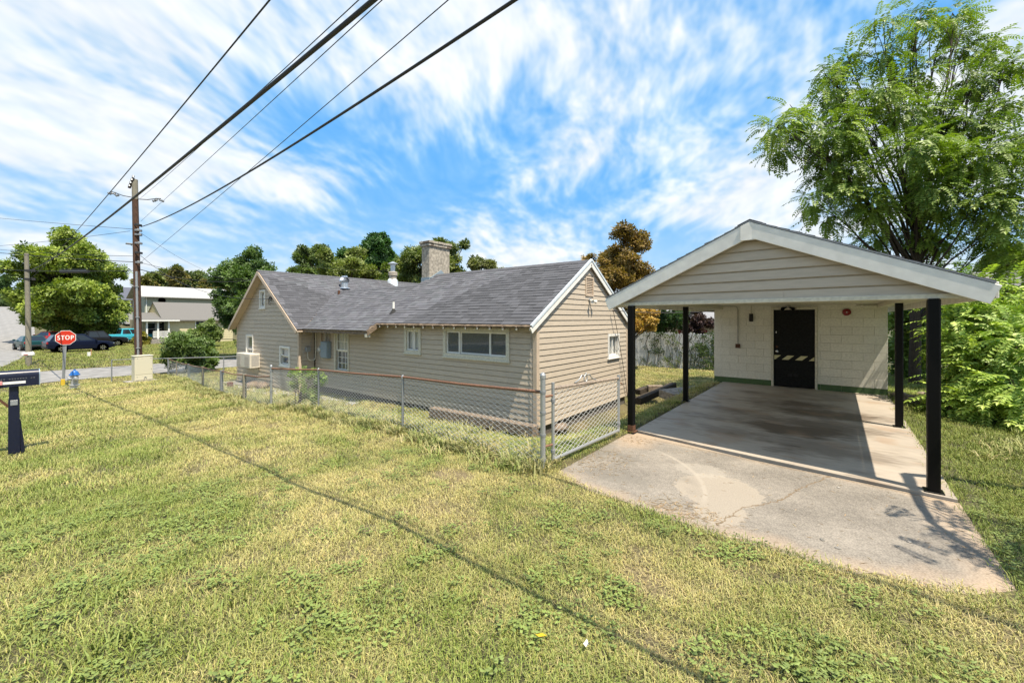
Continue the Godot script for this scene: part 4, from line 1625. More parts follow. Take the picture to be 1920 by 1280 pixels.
func services(hs: Node) -> void:
	var zf := -7.25
	var mb := MB.new()
	mb.bbox(Vector3(-13.78, 0.42, zf + 0.01), Vector3(-13.36, 0.98, zf + 0.16), 0.012)
	var bx := put(mb, "breaker_box", M.grey_box, hs)
	mb = MB.new()
	mb.bbox(Vector3(-13.76, 0.44, zf + 0.16), Vector3(-13.38, 0.96, zf + 0.172), 0.006)
	put(mb, "box_door", M.grey_box, bx)
	mb = MB.new()
	mb.bbox(Vector3(-14.0, 0.48, zf + 0.01), Vector3(-13.8, 0.84, zf + 0.1), 0.01)
	var mt := put(mb, "electric_meter", M.galv, hs)
	mb = MB.new()
	mb.lathe(Transform3D(Basis(Vector3.RIGHT, Vector3.BACK, Vector3.DOWN), Vector3(-13.9, 0.7, zf + 0.1)), [Vector2(0.085, 0), Vector2(0.085, 0.03), Vector2(0.07, 0.04), Vector2(0.07, 0.1), Vector2(0, 0.11)], 16)
	put(mb, "meter_glass", M.glass, mt)
	mb = MB.new()
	mb.lathe(Transform3D(Basis(Vector3.RIGHT, Vector3.BACK, Vector3.DOWN), Vector3(-13.9, 0.7, zf + 0.1)), [Vector2(0.055, 0), Vector2(0.055, 0.05), Vector2(0, 0.055)], 12)
	put(mb, "meter_dial", M.porch_white, mt)
	mb = MB.new()
	mb.tube([Vector3(-13.58, 0.97, zf + 0.07), Vector3(-13.58, 1.5, zf + 0.07)], 0.028, 8)
	mb.tube([Vector3(-13.46, 0.97, zf + 0.05), Vector3(-13.46, 1.5, zf + 0.05)], 0.016, 8)
	put(mb, "service_conduit", M.conduit, hs)
	mb = MB.new()
	mb.tube([Vector3(-13.9, 0.84, zf + 0.05), Vector3(-13.9, 1.5, zf + 0.05)], 0.014, 8)
	put(mb, "service_conduit", M.rail_rust, hs)
	mb = MB.new()
	mb.bbox(Vector3(-14.45, 0.6, -7.05), Vector3(-14.35, 0.76, -6.88), 0.008)
	put(mb, "telephone_box", M.galv, hs)
	mb = MB.new()
	mb.tube(bent([Vector3(-14.38, 0.62, -6.95), Vector3(-14.36, 0.3, -6.95), Vector3(-14.3, 0.3, -7.18), Vector3(-14.3, 1.52, -7.18)], 0.15, 6), 0.016, 8)
	put(mb, "service_conduit", M.old_white, hs)
	mb = MB.new()
	mb.tube(bent([Vector3(-14.4, 0.74, -7.0), Vector3(-14.4, 1.05, -7.12), Vector3(-14.33, 1.5, -7.16)], 0.1, 4), 0.009, 6)
	put(mb, "telephone_wire", M.conduit, hs)
	# where the overhead service comes in at the gable
	mb = MB.new()
	var a := on_z(511, 560, -6.68)
	mb.tube([a, a + Vector3(0, 0, 0.06)], 0.02, 6)
	for k in 3:
		var pts := []
		for j in 12:
			var t := j / 11.0 * TAU * 0.85
			pts.append(a + Vector3(cos(t) * (0.08 + 0.02 * k), sin(t) * (0.09 + 0.03 * k) - 0.04 * k, 0.06 + 0.02 * k))
		mb.tube(pts, 0.009, 5)
	put(mb, "service_anchor", M.cable, hs)
	# an air conditioner hangs out of the lower window
	var zg := -6.7
	var p0 := on_z(446, 686, zg + 0.3)
	var p1 := on_z(471, 664, zg + 0.3)
	var ac := thing("air_conditioner", "cream window air conditioner sticking out of the tan gable wall", "air conditioner", Vector3((p0.x + p1.x) / 2, p0.y, zg + 0.15))
	mb = MB.new()
	mb.bbox(Vector3(p0.x, p0.y, zg - 0.05), Vector3(p1.x, p1.y, zg + 0.36), 0.012)
	put(mb, "casing", grained(mat(0.66, 0.61, 0.51, 0.5), M.soft, 2.0), ac)
	for sd in [[p0.x + 0.08, p0.x + 0.42], [p1.x - 0.46, p1.x - 0.1]]:
		for k in 9:
			mb = MB.new()
			var x := lerpf(sd[0], sd[1], k / 8.0)
			mb.box(Vector3(x - 0.012, p0.y + 0.06, zg + 0.36), Vector3(x + 0.012, p1.y - 0.06, zg + 0.367))
			put(mb, "grille_bar", M.conduit, ac)
	mb = MB.new()
	mb.box(Vector3(p1.x - 0.003, p0.y + 0.08, zg + 0.04), Vector3(p1.x + 0.004, p1.y - 0.06, zg + 0.3))
	put(mb, "side_grille", M.conduit, ac)
	mb = MB.new()
	mb.prism(PackedVector2Array([Vector2(-0.3, -0.22), Vector2(0.0, -0.05), Vector2(0.0, 0.0), Vector2(-0.3, 0.0)]), Transform3D(Basis(Vector3.BACK, Vector3.UP, Vector3.LEFT), Vector3(p1.x - 0.1, p0.y, zg + 0.3)), 0.03)
	put(mb, "support_bracket", M.old_white, ac)


# ---------------------------------------------------------------- fences
func height_at(px: float, py: float, p: Vector3) -> float:   # the height that pixel row py has above a point seen in that column
	return EYE.y + (HORIZON - py) / FOCAL * (p - EYE).dot(fwd)


func wire_mesh(mb: MB, a: Vector3, b: Vector3, ha: float, hb: float, r: float, cell := 0.062) -> void:
	var n := maxi(2, int(a.distance_to(b) * Vector2(1, 0).x / cell))
	var side := (b - a).normalized().cross(Vector3.UP).normalized()
	var rows := int(maxf(ha, hb) / (cell * 0.5))
	for i in n:
		var last := Vector3.ZERO
		for k in rows + 1:
			var odd := (k + i) % 2
			var t := clampf((i + odd) / float(n), 0.0, 1.0)
			var y := lerpf(ha, hb, t) * k / rows
			var p := a.lerp(b, t) + Vector3(0, y, 0) + side * (r * 0.9 * (1.0 if (k % 2) else -1.0))
			if k > 0:
				var d := (p - last).normalized()
				var s := d.cross(side).normalized()
				var q := [s * r, (-s * 0.5 + side * 0.866) * r, (-s * 0.5 - side * 0.866) * r]
				var f := mb.v.size()
				for e in 3:
					mb.add(last + q[e], q[e] / r)
					mb.add(p + q[e], q[e] / r)
				for e in 3:
					var e2 := (e + 1) % 3
					mb.ix.append_array([f + e * 2, f + e2 * 2, f + e * 2 + 1, f + e * 2 + 1, f + e2 * 2, f + e2 * 2 + 1])
			last = p


func fences() -> void:
	# the high run in front of the wing
	var posts := []
	for q in [[1018, 880, 703, 0.031], [755, 809, 706, 0.022], [597, 771, 692, 0.022], [508, 765, 686, 0.028]]:
		var p := on_ground(q[0], q[1])
		posts.append([p, height_at(q[0], q[2], p), q[3]])
	var f := thing("chain_link_fence", "waist high chain link fence with rusty top rail along the front of the house", "fence", posts[1][0])
	for i in posts.size():
		var p: Vector3 = posts[i][0]
		var mb := MB.new()
		mb.tube([p + Vector3(0, -0.15, 0), Vector3(p.x, posts[i][1], p.z)], posts[i][2], 10)
		var po := put(mb, "post", M.galv if i == 0 or i == 3 else M.galv_dull, f)
		mb = MB.new()
		mb.lathe(xf(Vector3(p.x, posts[i][1], p.z)), [Vector2(posts[i][2] + 0.004, -0.04), Vector2(posts[i][2] + 0.004, 0.0), Vector2(posts[i][2] * 0.7, 0.025), Vector2(0, 0.032)], 10)
		put(mb, "post_cap", M.galv, po)
		if i == 0 or i == 3:
			for y in [0.12, 0.4, 0.66, 0.9]:
				mb = MB.new()
				mb.lathe(xf(p + Vector3(0, y, 0)), [Vector2(posts[i][2] + 0.001, -0.014), Vector2(posts[i][2] + 0.006, -0.013), Vector2(posts[i][2] + 0.006, 0.013), Vector2(posts[i][2] + 0.001, 0.014)], 10)
				put(mb, "band", M.galv_dull, po)
	var rail := [735.0, 706.5, 693.0, 690.5]
	var pts := []
	for i in 4:
		var p: Vector3 = posts[i][0]
		pts.append(Vector3(p.x, height_at([1018, 755, 597, 508][i], rail[i], p), p.z))
	for i in 3:
		var mb := MB.new()
		mb.tube([pts[i], pts[i].lerp(pts[i + 1], 0.5) + Vector3(0, -0.012, 0), pts[i + 1]], 0.019, 8)
		put(mb, "top_rail", M.rail_rust, f)
		mb = MB.new()
		var a: Vector3 = posts[i][0] + Vector3(0, 0.03, 0)
		var b: Vector3 = posts[i + 1][0] + Vector3(0, 0.03, 0)
		wire_mesh(mb, a, b, pts[i].y - a.y - 0.005, pts[i + 1].y - b.y - 0.005, 0.0027)
		stuff(put(mb, "wire_mesh", M.wire, f))
	# the low old run that goes on towards the cross street
	var low := []
	for q in [[508, 765, 703], [458, 754, 701], [415, 742, 694], [380, 729, 687], [353, 713, 682], [331, 708, 677], [315, 705, 671]]:
		var p := on_ground(q[0], q[1])
		low.append([p, minf(height_at(q[0], q[2], p), p.y + 1.05)])
	var g := thing("chain_link_fence", "low sagging chain link fence with weathered posts running towards the cross street", "fence", low[2][0])
	for i in low.size():
		var p: Vector3 = low[i][0]
		var mb := MB.new()
		if i > 0:
			mb.tube([p + Vector3(0, -0.1, 0), Vector3(p.x, low[i][1], p.z)], 0.05 if i < 3 else 0.04, 7)
			put(mb, "post", M.pole_grey if i % 2 else M.galv_dull, g)
		if i + 1 < low.size():
			var b: Vector3 = low[i + 1][0]
			var ta := Vector3(p.x, low[i][1] - 0.03, p.z)
			var tb := Vector3(b.x, low[i + 1][1] - 0.03, b.z)
			mb = MB.new()
			mb.tube([ta, ta.lerp(tb, 0.5) + Vector3(0, -0.03, 0), tb], 0.016, 6)
			put(mb, "top_rail", M.rail_rust, g)
			mb = MB.new()
			wire_mesh(mb, p + Vector3(0, 0.02, 0), b + Vector3(0, 0.02, 0), ta.y - p.y - 0.02, tb.y - b.y - 0.02, 0.003, 0.085)
			stuff(put(mb, "wire_mesh", M.wire, g))
	# a thin rail fence past the far corner of the house
	var e0 := on_ground(419, 704)
	var e1 := e0 + Vector3(1.5, 0, -6.0)
	var rf := thing("rail_fence", "thin wire fence with one rail past the far corner of the tan house", "fence", e0)
	for p in [e0, e1, e0 + Vector3(-2.5, -0.1, 4.0)]:
		var mb := MB.new()
		mb.tube([Vector3(p.x, ground_y(p.x, p.z) - 0.1, p.z), Vector3(p.x, e0.y + 1.02, p.z)], 0.025, 6)
		put(mb, "post", M.galv_dull, rf)
	var rb := MB.new()
	rb.tube([e0 + Vector3(-2.5, 1.0, 4.0), e0 + Vector3(0, 1.0, 0), e1 + Vector3(0, 1.0, 0)], 0.018, 6)
	put(rb, "rail", M.galv_dull, rf)
	gate()
	back_fence()


func gate() -> void:
	var a := on_y(1037, 877, -0.02)
	var b := on_y(1160, 819, -0.02)
	b = Vector3(b.x, 0.0, b.z)
	var t := thing("chain_link_gate", "chain link gate with scrolled top standing open along the concrete drive", "gate", a)
	var ya := 0.06
	var ha := height_at(1037, 717, a)
	var hb := height_at(1160, 705, b)
	var A := Vector3(a.x, ya, a.z)
	var B := Vector3(b.x, ya, b.z)
	var mb := MB.new()
	mb.tube([A, Vector3(a.x, ha, a.z)], 0.02, 10)
	mb.tube([B, Vector3(b.x, hb + 0.02, b.z)], 0.02, 10)
	put(mb, "upright", M.galv, t)
	mb = MB.new()
	mb.tube([A + Vector3(0, 0.02, 0), B + Vector3(0, 0.02, 0)], 0.021, 10)
	put(mb, "bottom_rail", M.galv, t)
	mb = MB.new()
	var TA := Vector3(a.x, ha - 0.07, a.z)
	var TB := Vector3(b.x, hb - 0.03, b.z)
	mb.tube([TA, TB], 0.02, 10)
	put(mb, "top_rail", grained(mat(0.52, 0.42, 0.33, 0.6), M.blotch, 2.0), t)
	mb = MB.new()
	wire_mesh(mb, A + Vector3(0, 0.03, 0), B + Vector3(0, 0.03, 0), TA.y - A.y - 0.04, TB.y - B.y - 0.04, 0.0026)
	stuff(put(mb, "wire_mesh", M.wire, t))
	var d := (TB - TA).normalized()
	var c := TA.lerp(TB, 0.44)
	for sd in [-1.0, 1.0]:
		mb = MB.new()
		var pts := []
		for k in 15:
			var u := k / 14.0
			var ang := u * 4.2
			var r := 0.055 * (1.0 - u * 0.55)
			pts.append(c + d * sd * (0.27 - u * 0.24 - sin(ang) * r) + Vector3(0, 0.03 + u * 0.05 + (1.0 - cos(ang)) * r * 0.7, 0))
		mb.tube(pts, 0.008, 6)
		put(mb, "scroll", M.galv, t)
		mb = MB.new()
		pts = []
		for k in 13:
			var u := k / 12.0
			var ang := u * 5.0
			pts.append(c + d * sd * (0.012 + sin(ang) * 0.028) + Vector3(0, 0.02 + u * 0.11 + (1 - cos(ang)) * 0.01, 0))
		mb.tube(pts, 0.008, 6)
		put(mb, "scroll", M.galv, t)
	for q in [[A, 0.12], [A, 0.72], [B, 0.12], [B, 0.8]]:
		mb = MB.new()
		mb.lathe(xf(q[0] + Vector3(0, q[1], 0)), [Vector2(0.021, -0.02), Vector2(0.028, -0.018), Vector2(0.028, 0.018), Vector2(0.021, 0.02)], 10)
		put(mb, "fitting", M.galv_dull, t)
	mb = MB.new()
	mb.tube([B + Vector3(0, 0.72, 0), B + Vector3(0, 0.72, 0) + d * 0.09, B + Vector3(0, 0.69, 0) + d * 0.13], 0.009, 6)
	put(mb, "latch", M.rail_rust, t)
	for y in [0.2, 0.78]:
		mb = MB.new()
		mb.tube([A + Vector3(0, y, 0), on_y(1018, 880, 0.0) * Vector3(1, 0, 1) + Vector3(0, A.y + y, 0)], 0.014, 8)
		put(mb, "hinge", M.rail_rust, t)


func back_fence() -> void:
	var z := -21.0
	var a := on_z(1165, 620, z)
	var b := on_z(1352, 624, z)
	var t := thing("picket_fence", "white weathered picket fence with vines behind the back lawn", "fence", Vector3((a.x + b.x) / 2, -0.75, z))
	var x := a.x - 0.6
	var wood := []
	for k in 3:
		wood.append(grained(mat([0.76, 0.7, 0.8][k], [0.76, 0.71, 0.8][k], [0.74, 0.70, 0.78][k], 0.85), speckle(70 + k, 0.03, 5, 0.75, 1.0, 256), Vector3(6, 0.7, 6)))
	while x < b.x + 3.0:
		var w := 0.138
		var top := 1.06 + rng.randf_range(-0.035, 0.035) + 0.0
		var lean := rng.randf_range(-0.006, 0.006)
		var mb := MB.new()
		mb.prism(PackedVector2Array([Vector2(0, -0.8), Vector2(w, -0.8), Vector2(w + lean, top - 0.07), Vector2(w * 0.68 + lean, top), Vector2(w * 0.32 + lean, top), Vector2(lean, top - 0.07)]), xf(Vector3(x, 0, z + rng.randf_range(-0.01, 0.01))), 0.02)
		put(mb, "picket", wood[rng.randi() % 3], t)
		x += w + 0.012
	for y in [-0.3, 0.6]:
		var mb := MB.new()
		mb.box(Vector3(a.x - 0.6, y, z - 0.06), Vector3(b.x + 3.0, y + 0.09, z - 0.012))
		put(mb, "fence_rail", wood[1], t)


# ---------------------------------------------------------------- small things in the yard
func yard_details() -> void:
	# curb of weathered concrete along the foot of the front wall
	var p := on_z(803, 764, -6.6)
	var q := on_z(1000, 800, -6.6)
	var mb := MB.new()
	for k in 3:
		var a := p.lerp(q, k / 3.0)
		var b := p.lerp(q, (k + 1) / 3.0 - 0.004)
		plank(mb, a + Vector3(0, -0.11, -0.11), b + Vector3(0, -0.11, -0.11), Vector3.UP, 0.22, 0.2, 0.015)
	tag(put(mb, "concrete_curb", M.stone), "low weathered concrete curb along the foot of the tan front wall", "curb")
	rock("corner_stone", "rust stained stone block at the front corner of the house", on_ground(1050, 809) + Vector3(0, 0.09, 0), Vector3(0.16, 0.12, 0.3), 3)
	# timbers and slabs on the slope between house and carport
	var tm := [[on_y(1196, 752, -0.32), on_y(1263, 722, -0.3), "long dark railroad tie edging the strip beside the carport"], [on_y(1196, 735, -0.55), on_y(1212, 729, -0.5), "short dark timber behind the long railroad tie"], [on_y(1214, 727, -0.45), on_y(1243, 727, -0.45), "pale worn timber laid across the back slope"]]
	for i in 3:
		mb = MB.new()
		plank(mb, tm[i][0], tm[i][1], Vector3.UP, 0.17, 0.19, 0.015)
		tag(put(mb, "timber", M.timber if i < 2 else M.stone), tm[i][2], "timber")
	var ps := [on_y(1236, 730, -0.12), on_y(1283, 746, -0.12), on_y(1340, 729, -0.12), on_y(1310, 722, -0.12)]
	mb = MB.new()
	var ring := []
	for v in ps:
		ring.append(v)
	mb.hexa([ring[0] + Vector3(0, -0.2, 0), ring[1] + Vector3(0, -0.2, 0), ring[2] + Vector3(0, -0.2, 0), ring[3] + Vector3(0, -0.2, 0), ring[0], ring[1], ring[2], ring[3]])
	structure(mb, "path", M.pale_concrete)
	# rocks, slab and gravel by the gable wall
	var r0 := on_ground(474, 728)
	rock("rock", "sandy orange rock at the left of a pair by the gable wall", r0 + Vector3(0, 0.1, 0), Vector3(0.3, 0.17, 0.22), 5, "rocks by the gable wall")
	rock("rock", "rounded tan rock at the right of a pair by the gable wall", on_ground(492, 729) + Vector3(0, 0.1, 0), Vector3(0.28, 0.18, 0.24), 6, "rocks by the gable wall")
	var s0 := on_ground(446, 722)
	mb = MB.new()
	mb.bevel(xf(s0 + Vector3(0, 0.0, -0.3), Basis(Vector3.UP, 0.2)), Vector3(1.9, 0.16, 0.9), 0.02)
	tag(put(mb, "concrete_slab", M.pale_concrete), "pale concrete slab on the grass below the air conditioner", "slab")
	mb = MB.new()
	mb.bevel(xf(on_ground(431, 728) + Vector3(0, 0.12, 0), Basis(Vector3.UP, 0.5)), Vector3(0.2, 0.22, 0.1), 0.01)
	tag(put(mb, "brick", grained(mat(0.30, 0.10, 0.05, 0.9), M.blotch, 3.0)), "single red brick standing at the end of the concrete slab", "brick")
	# gravel along the wall
	var gm := MB.new()
	gm.ball(Transform3D(), Vector3(0.03, 0.02, 0.025), 3, 5)
	var buf := PackedFloat32Array()
	var n := 700
	buf.resize(n * 16)
	for i in n:
		var x := rng.randf_range(-19.6, -11.0)
		var z := -6.6 + rng.randf_range(0.0, 0.75) - (0.55 if x > -14.4 else 0.0)
		var g := rng.randf_range(0.25, 0.5)
		write(buf, i, Basis(Vector3.UP, rng.randf() * TAU).scaled(Vector3.ONE * rng.randf_range(0.6, 1.7)), Vector3(x, ground_y(x, z) + 0.01, z), Color(g, g, g * 1.05))
	tag(copies(gm.done(M.tinted), "gravel", buf), "grey gravel strewn along the foot of the house wall", "gravel")
	# dead clippings on the drive
	var cm := MB.new()
	cm.quad(Vector3(-0.03, 0.001, 0), Vector3(0.0, 0.003, 0.002), Vector3(0.032, 0.001, 0.0), Vector3(0, 0.003, -0.0025))
	n = 3600
	buf = PackedFloat32Array()
	buf.resize(n * 16)
	var made := 0
	for i in n * 4:
		if made >= n:
			break
		var x := rng.randf_range(-2.6, 0.9)
		var z := rng.randf_range(-6.2, -3.72)
		var e := drive_edge(x) - z
		var keep := 0.02 + 0.9 * smoothstep(0.14, 0.0, e) + 0.9 * smoothstep(0.42, 0.1, Vector2((x + 1.15) / 1.3, (z + 4.02) / 0.75).length()) + 0.5 * smoothstep(0.5, 0.1, Vector2(x + 2.35, (z + 4.75) * 0.7).length()) + 0.35 * smoothstep(0.35, 0.05, Vector2(x + 2.3, z + 5.9).length())
		if e < 0.0 or rng.randf() > keep:
			continue
		var c := Color(0.46, 0.30, 0.15).lerp(Color(0.40, 0.31, 0.17), rng.randf()) * rng.randf_range(0.7, 1.2)
		write(buf, made, Basis(Vector3.UP, rng.randf() * TAU).scaled(Vector3.ONE * rng.randf_range(0.5, 1.3)), Vector3(x, -0.027, z), c)
		made += 1
	buf.resize(made * 16)
	tag(copies(cm.done(M.tinted), "grass_clippings", buf), "brown dry grass clippings swept over the concrete drive", "clippings")
	# two specks on the lawn
	var lp := on_ground(1014, 1212)
	mb = MB.new()
	mb.colours = true
	mb.col = Color(0.80, 0.52, 0.03)
	mb.quad(Vector3(-0.028, 0, 0.012), Vector3(0.004, 0.006, 0.02), Vector3(0.036, 0.014, -0.004), Vector3(0.0, 0.004, -0.016))
	var leaf := share(mb.done(M.leaf), "fallen_leaf", xf(lp + Vector3(0, 0.06, 0)))
	tag(leaf, "single bright yellow leaf lying on the front lawn", "leaf")
	lp = on_ground(1100, 1226)
	mb = MB.new()
	mb.quad(Vector3(-0.013, 0.006, 0.012), Vector3(0.005, 0.0, 0.016), Vector3(0.007, 0.012, -0.004), Vector3(-0.006, 0.018, -0.014))
	mb.quad(Vector3(0.005, 0.0, 0.016), Vector3(0.013, 0.016, 0.006), Vector3(0.012, 0.006, -0.008), Vector3(0.007, 0.012, -0.004))
	tag(share(mb.done(M.porch_white), "paper_scrap", xf(lp + Vector3(0, 0.05, 0))), "crumpled white scrap of paper on the front lawn", "paper")
	for i in 4:
		var at: Vector3 = [on_y(1573, 914, -0.028), on_y(1542, 1012, -0.028), on_y(1572, 1028, -0.028), on_y(1706, 1016, -0.028)][i]
		rock("pebble", ["small brown pebble in the joint between slab and drive", "flat pale stone chip on the drive near the lawn edge", "small pale stone chip beside the flat one on the drive", "small dark pebble on the drive in the leaf shadow"][i], at + Vector3(0, 0.003, 0), Vector3(0.024, 0.006, 0.017), 20 + i, "pebbles on the drive")
	# rubble right of the carport
	for i in 5:
		var at := on_ground([1690, 1712, 1730, 1722, 1705][i], [745, 750, 742, 757, 757][i])
		rock("rubble_stone", "broken tan stone in the rubble heap behind the right carport posts", at + Vector3(0, 0.05, 0), Vector3(0.2, 0.09, 0.15) * rng.randf_range(0.7, 1.3), 40 + i, "rubble behind the carport")


func rock(called: String, label: String, at: Vector3, size: Vector3, s: int, group := "") -> void:
	var m: Material = M.pale_concrete if called == "pebble" else M.stone
	var mb := MB.new()
	mb.ball(Transform3D(), Vector3.ONE, 8, 12)
	var nz := FastNoiseLite.new()
	nz.seed = s
	nz.frequency = 0.9
	for i in mb.v.size():
		var v := mb.v[i]
		mb.v[i] = v * (0.85 + 0.5 * nz.get_noise_3dv(v * 1.3)) * size
		mb.n[i] = (v / size).normalized()
	tag(share(mb.done(m), called, xf(at, Basis(Vector3.UP, s))), label, called.replace("_", " ").split(" ")[-1], group)


# ---------------------------------------------------------------- along the streets
func street_things() -> void:
	mailbox()
	stop_sign()
	hydrant()
	cabinet()
	utility_pole()
	# the pole across the street, with a small white mailbox in front of it
	var p := on_ground(53, 684)
	var top := height_at(53, 475, p)
	var t := thing("utility_pole", "slim pale grey utility pole beyond the cross street in front of the big tree", "utility pole", p)
	var mb := MB.new()
	mb.tube([p + Vector3(0, -0.3, 0), p + Vector3(0.0, 3.5, 0.03), Vector3(p.x, top, p.z + 0.1)], [0.15, 0.135, 0.11], 12)
	put(mb, "pole", M.pole_grey, t)
	for py in [507, 523]:
		mb = MB.new()
		var h := height_at(53, py, p)
		mb.lathe(xf(Vector3(p.x, h, p.z + 0.05)), [Vector2(0.14, -0.06), Vector2(0.16, -0.05), Vector2(0.16, 0.05), Vector2(0.14, 0.06)], 10)
		mb.bbox(Vector3(p.x - 0.05, h - 0.08, p.z - 0.3), Vector3(p.x + 0.08, h + 0.08, p.z - 0.1), 0.01)
		put(mb, "cable_clamp", M.cable, t)
	var q := on_ground(52, 688)
	t = thing("mailbox", "small white mailbox on a short post below the grey utility pole", "mailbox", q)
	mb = MB.new()
	mb.box(q + Vector3(-0.05, -0.1, -0.05), q + Vector3(0.05, 0.72, 0.05))
	put(mb, "post", M.pole_grey, t)
	mb = MB.new()
	mb.bevel(xf(q + Vector3(0, 0.84, 0)), Vector3(0.2, 0.24, 0.56), 0.05)
	put(mb, "box", M.porch_white, t)
	mb = MB.new()
	mb.box(q + Vector3(0.1, 0.8, 0.02), q + Vector3(0.115, 0.84, 0.2))
	put(mb, "flag", mat(0.5, 0.03, 0.02, 0.5), t)
	# rubbish bins
	for b in [[62, 655, Color(0.01, 0.011, 0.013), "black wheeled rubbish bin behind the grey pole beside the green car"], [224, 643, Color(0.012, 0.02, 0.11), "dark blue wheeled bin between the two pickup trucks"]]:
		var g := on_ground(b[0], b[1])
		t = thing("wheeled_bin", b[3], "bin", g, "")
		mb = MB.new()
		var w := 0.3
		var m := mat(b[2].r, b[2].g, b[2].b, 0.5)
		mb.hexa([g + Vector3(-w * 0.75, 0.02, w * 0.75), g + Vector3(w * 0.75, 0.02, w * 0.75), g + Vector3(w * 0.75, 0.02, -w * 0.75), g + Vector3(-w * 0.75, 0.02, -w * 0.75), g + Vector3(-w, 1.0, w), g + Vector3(w, 1.0, w), g + Vector3(w, 1.0, -w), g + Vector3(-w, 1.0, -w)])
		put(mb, "bin_body", m, t)
		mb = MB.new()
		mb.bevel(xf(g + Vector3(0, 1.04, 0), Basis(Vector3.BACK, 0.06)), Vector3(0.68, 0.07, 0.66), 0.02)
		put(mb, "lid", m, t)
		for sd in [-1.0, 1.0]:
			mb = MB.new()
			mb.lathe(Transform3D(Basis(Vector3.UP, Vector3.BACK, Vector3.RIGHT), g + Vector3(-0.24, 0.12, sd * 0.24 - 0.03)), [Vector2(0.03, 0), Vector2(0.12, 0.005), Vector2(0.12, 0.055), Vector2(0.03, 0.06)], 12)
			put(mb, "wheel", M.rubber, t)
	# a marker stake and a small white tag in the lawn across the street
	var sk := on_ground(170, 667)
	mb = MB.new()
	mb.box(sk + Vector3(-0.02, -0.1, -0.02), sk + Vector3(0.02, 0.55, 0.02))
	tag(put(mb, "marker_stake", mat(0.55, 0.25, 0.14, 0.8)), "short orange survey stake in the lawn across the street", "stake")
	sk = on_ground(166, 668)
	mb = MB.new()
	mb.bevel(xf(sk + Vector3(0, 0.13, 0)), Vector3(0.2, 0.28, 0.2), 0.03)
	mb.bevel(xf(sk + Vector3(0, 0.31, 0)), Vector3(0.22, 0.06, 0.22), 0.02)
	tag(put(mb, "white_bucket", M.porch_white), "small white bucket beside the orange survey stake", "bucket")


func mailbox() -> void:
	var p := on_ground(25, 852)
	var t := thing("mailbox", "navy blue curb mailbox with white stripe and pink flag on a round topped post", "mailbox", p)
	var navy := grained(mat(0.010, 0.013, 0.034, 0.3), M.soft, 3.0)
	var x := p.x
	var yb := height_at(30, 724, p)
	var yt := height_at(30, 694, p)
	var zr := on_x(73, 700, x).z     # the closed end, away from the street
	var zfr := zr + 0.56
	var r := 0.085
	var mb := MB.new()
	var prof := PackedVector2Array([Vector2(-r, 0), Vector2(r, 0)])
	for k in 13:
		var a := PI * k / 12.0
		prof.append(Vector2(cos(a) * r, (yt - yb - r) + sin(a) * r))
	mb.prism(prof, xf(Vector3(x, yb, zr)), zfr - zr)
	var bx := put(mb, "box", navy, t)
	for z in [zr - 0.004, zfr - 0.004]:
		mb = MB.new()
		var rim := PackedVector2Array()
		for v in prof:
			rim.append(Vector2(v.x * 1.06, v.y * 1.02 - 0.002))
		mb.prism(rim, xf(Vector3(x, yb, z)), 0.012)
		put(mb, "end_rim", M.grey_box if z < 0 and z == zr - 0.004 else navy, bx)
	mb = MB.new()
	mb.box(Vector3(x + r - 0.002, yb + 0.045, zr + 0.15), Vector3(x + r + 0.003, yb + 0.085, zfr - 0.02))
	put(mb, "stripe", M.porch_white, bx)
	mb = MB.new()   # worn raised letters, no longer legible
	for k in 15:
		if k in [2, 10]:
			continue
		var z := zr + 0.06 + k * 0.028
		mb.bevel(xf(Vector3(x + r - 0.001, yb + 0.12, z)), Vector3(0.005, 0.024, 0.016), 0.002)
		mb.bevel(xf(Vector3(x + r + 0.001, yb + 0.122, z + 0.002)), Vector3(0.006, 0.008, 0.02), 0.002)
	put(mb, "worn_lettering", grained(mat(0.10, 0.11, 0.13, 0.5), M.rough, 20.0), bx)
	mb = MB.new()
	mb.bevel(xf(Vector3(x + r + 0.012, yb + 0.07, zfr - 0.13)), Vector3(0.012, 0.06, 0.09), 0.005)
	mb.bevel(xf(Vector3(x + r + 0.012, yb + 0.088, zfr - 0.03)), Vector3(0.008, 0.02, 0.14), 0.003)
	put(mb, "flag", mat(0.66, 0.27, 0.27, 0.6), bx)
	mb = MB.new()
	mb.bevel(xf(Vector3(x, (p.y + yb) / 2 - 0.05, p.z)), Vector3(0.1, yb - p.y + 0.1, 0.1), 0.012)
	var po := put(mb, "post", navy, t)
	mb = MB.new()   # the round topped sleeve in front of it
	var sl := PackedVector2Array([Vector2(-0.062, 0), Vector2(0.062, 0)])
	var hs := height_at(25, 735, p) - p.y
	for k in 11:
		var a := PI * k / 10.0
		sl.append(Vector2(cos(a) * 0.058, hs - 0.058 + sin(a) * 0.058))
	mb.prism(sl, Transform3D(Basis(Vector3.FORWARD, Vector3.UP, Vector3.RIGHT), Vector3(x + 0.03, p.y - 0.05, p.z)), 0.035)
	put(mb, "sleeve", navy, po)
	mb = MB.new()
	mb.bevel(xf(Vector3(x + 0.068, p.y + hs - 0.16, p.z)), Vector3(0.006, 0.08, 0.075), 0.002)
	put(mb, "reflector", M.galv, po)
	mb = MB.new()
	plank(mb, Vector3(x, yb - 0.32, p.z + 0.05), Vector3(x, yb - 0.01, p.z + 0.28), Vector3.RIGHT, 0.04, 0.03)
	put(mb, "brace", M.rust, t)
	mb = MB.new()
	plank(mb, Vector3(x + 0.0, p.y - 0.05, p.z - 0.1), Vector3(x, p.y + 0.55, p.z - 0.045), Vector3.RIGHT, 0.07, 0.05, 0.006)
	put(mb, "foot_brace", navy, t)


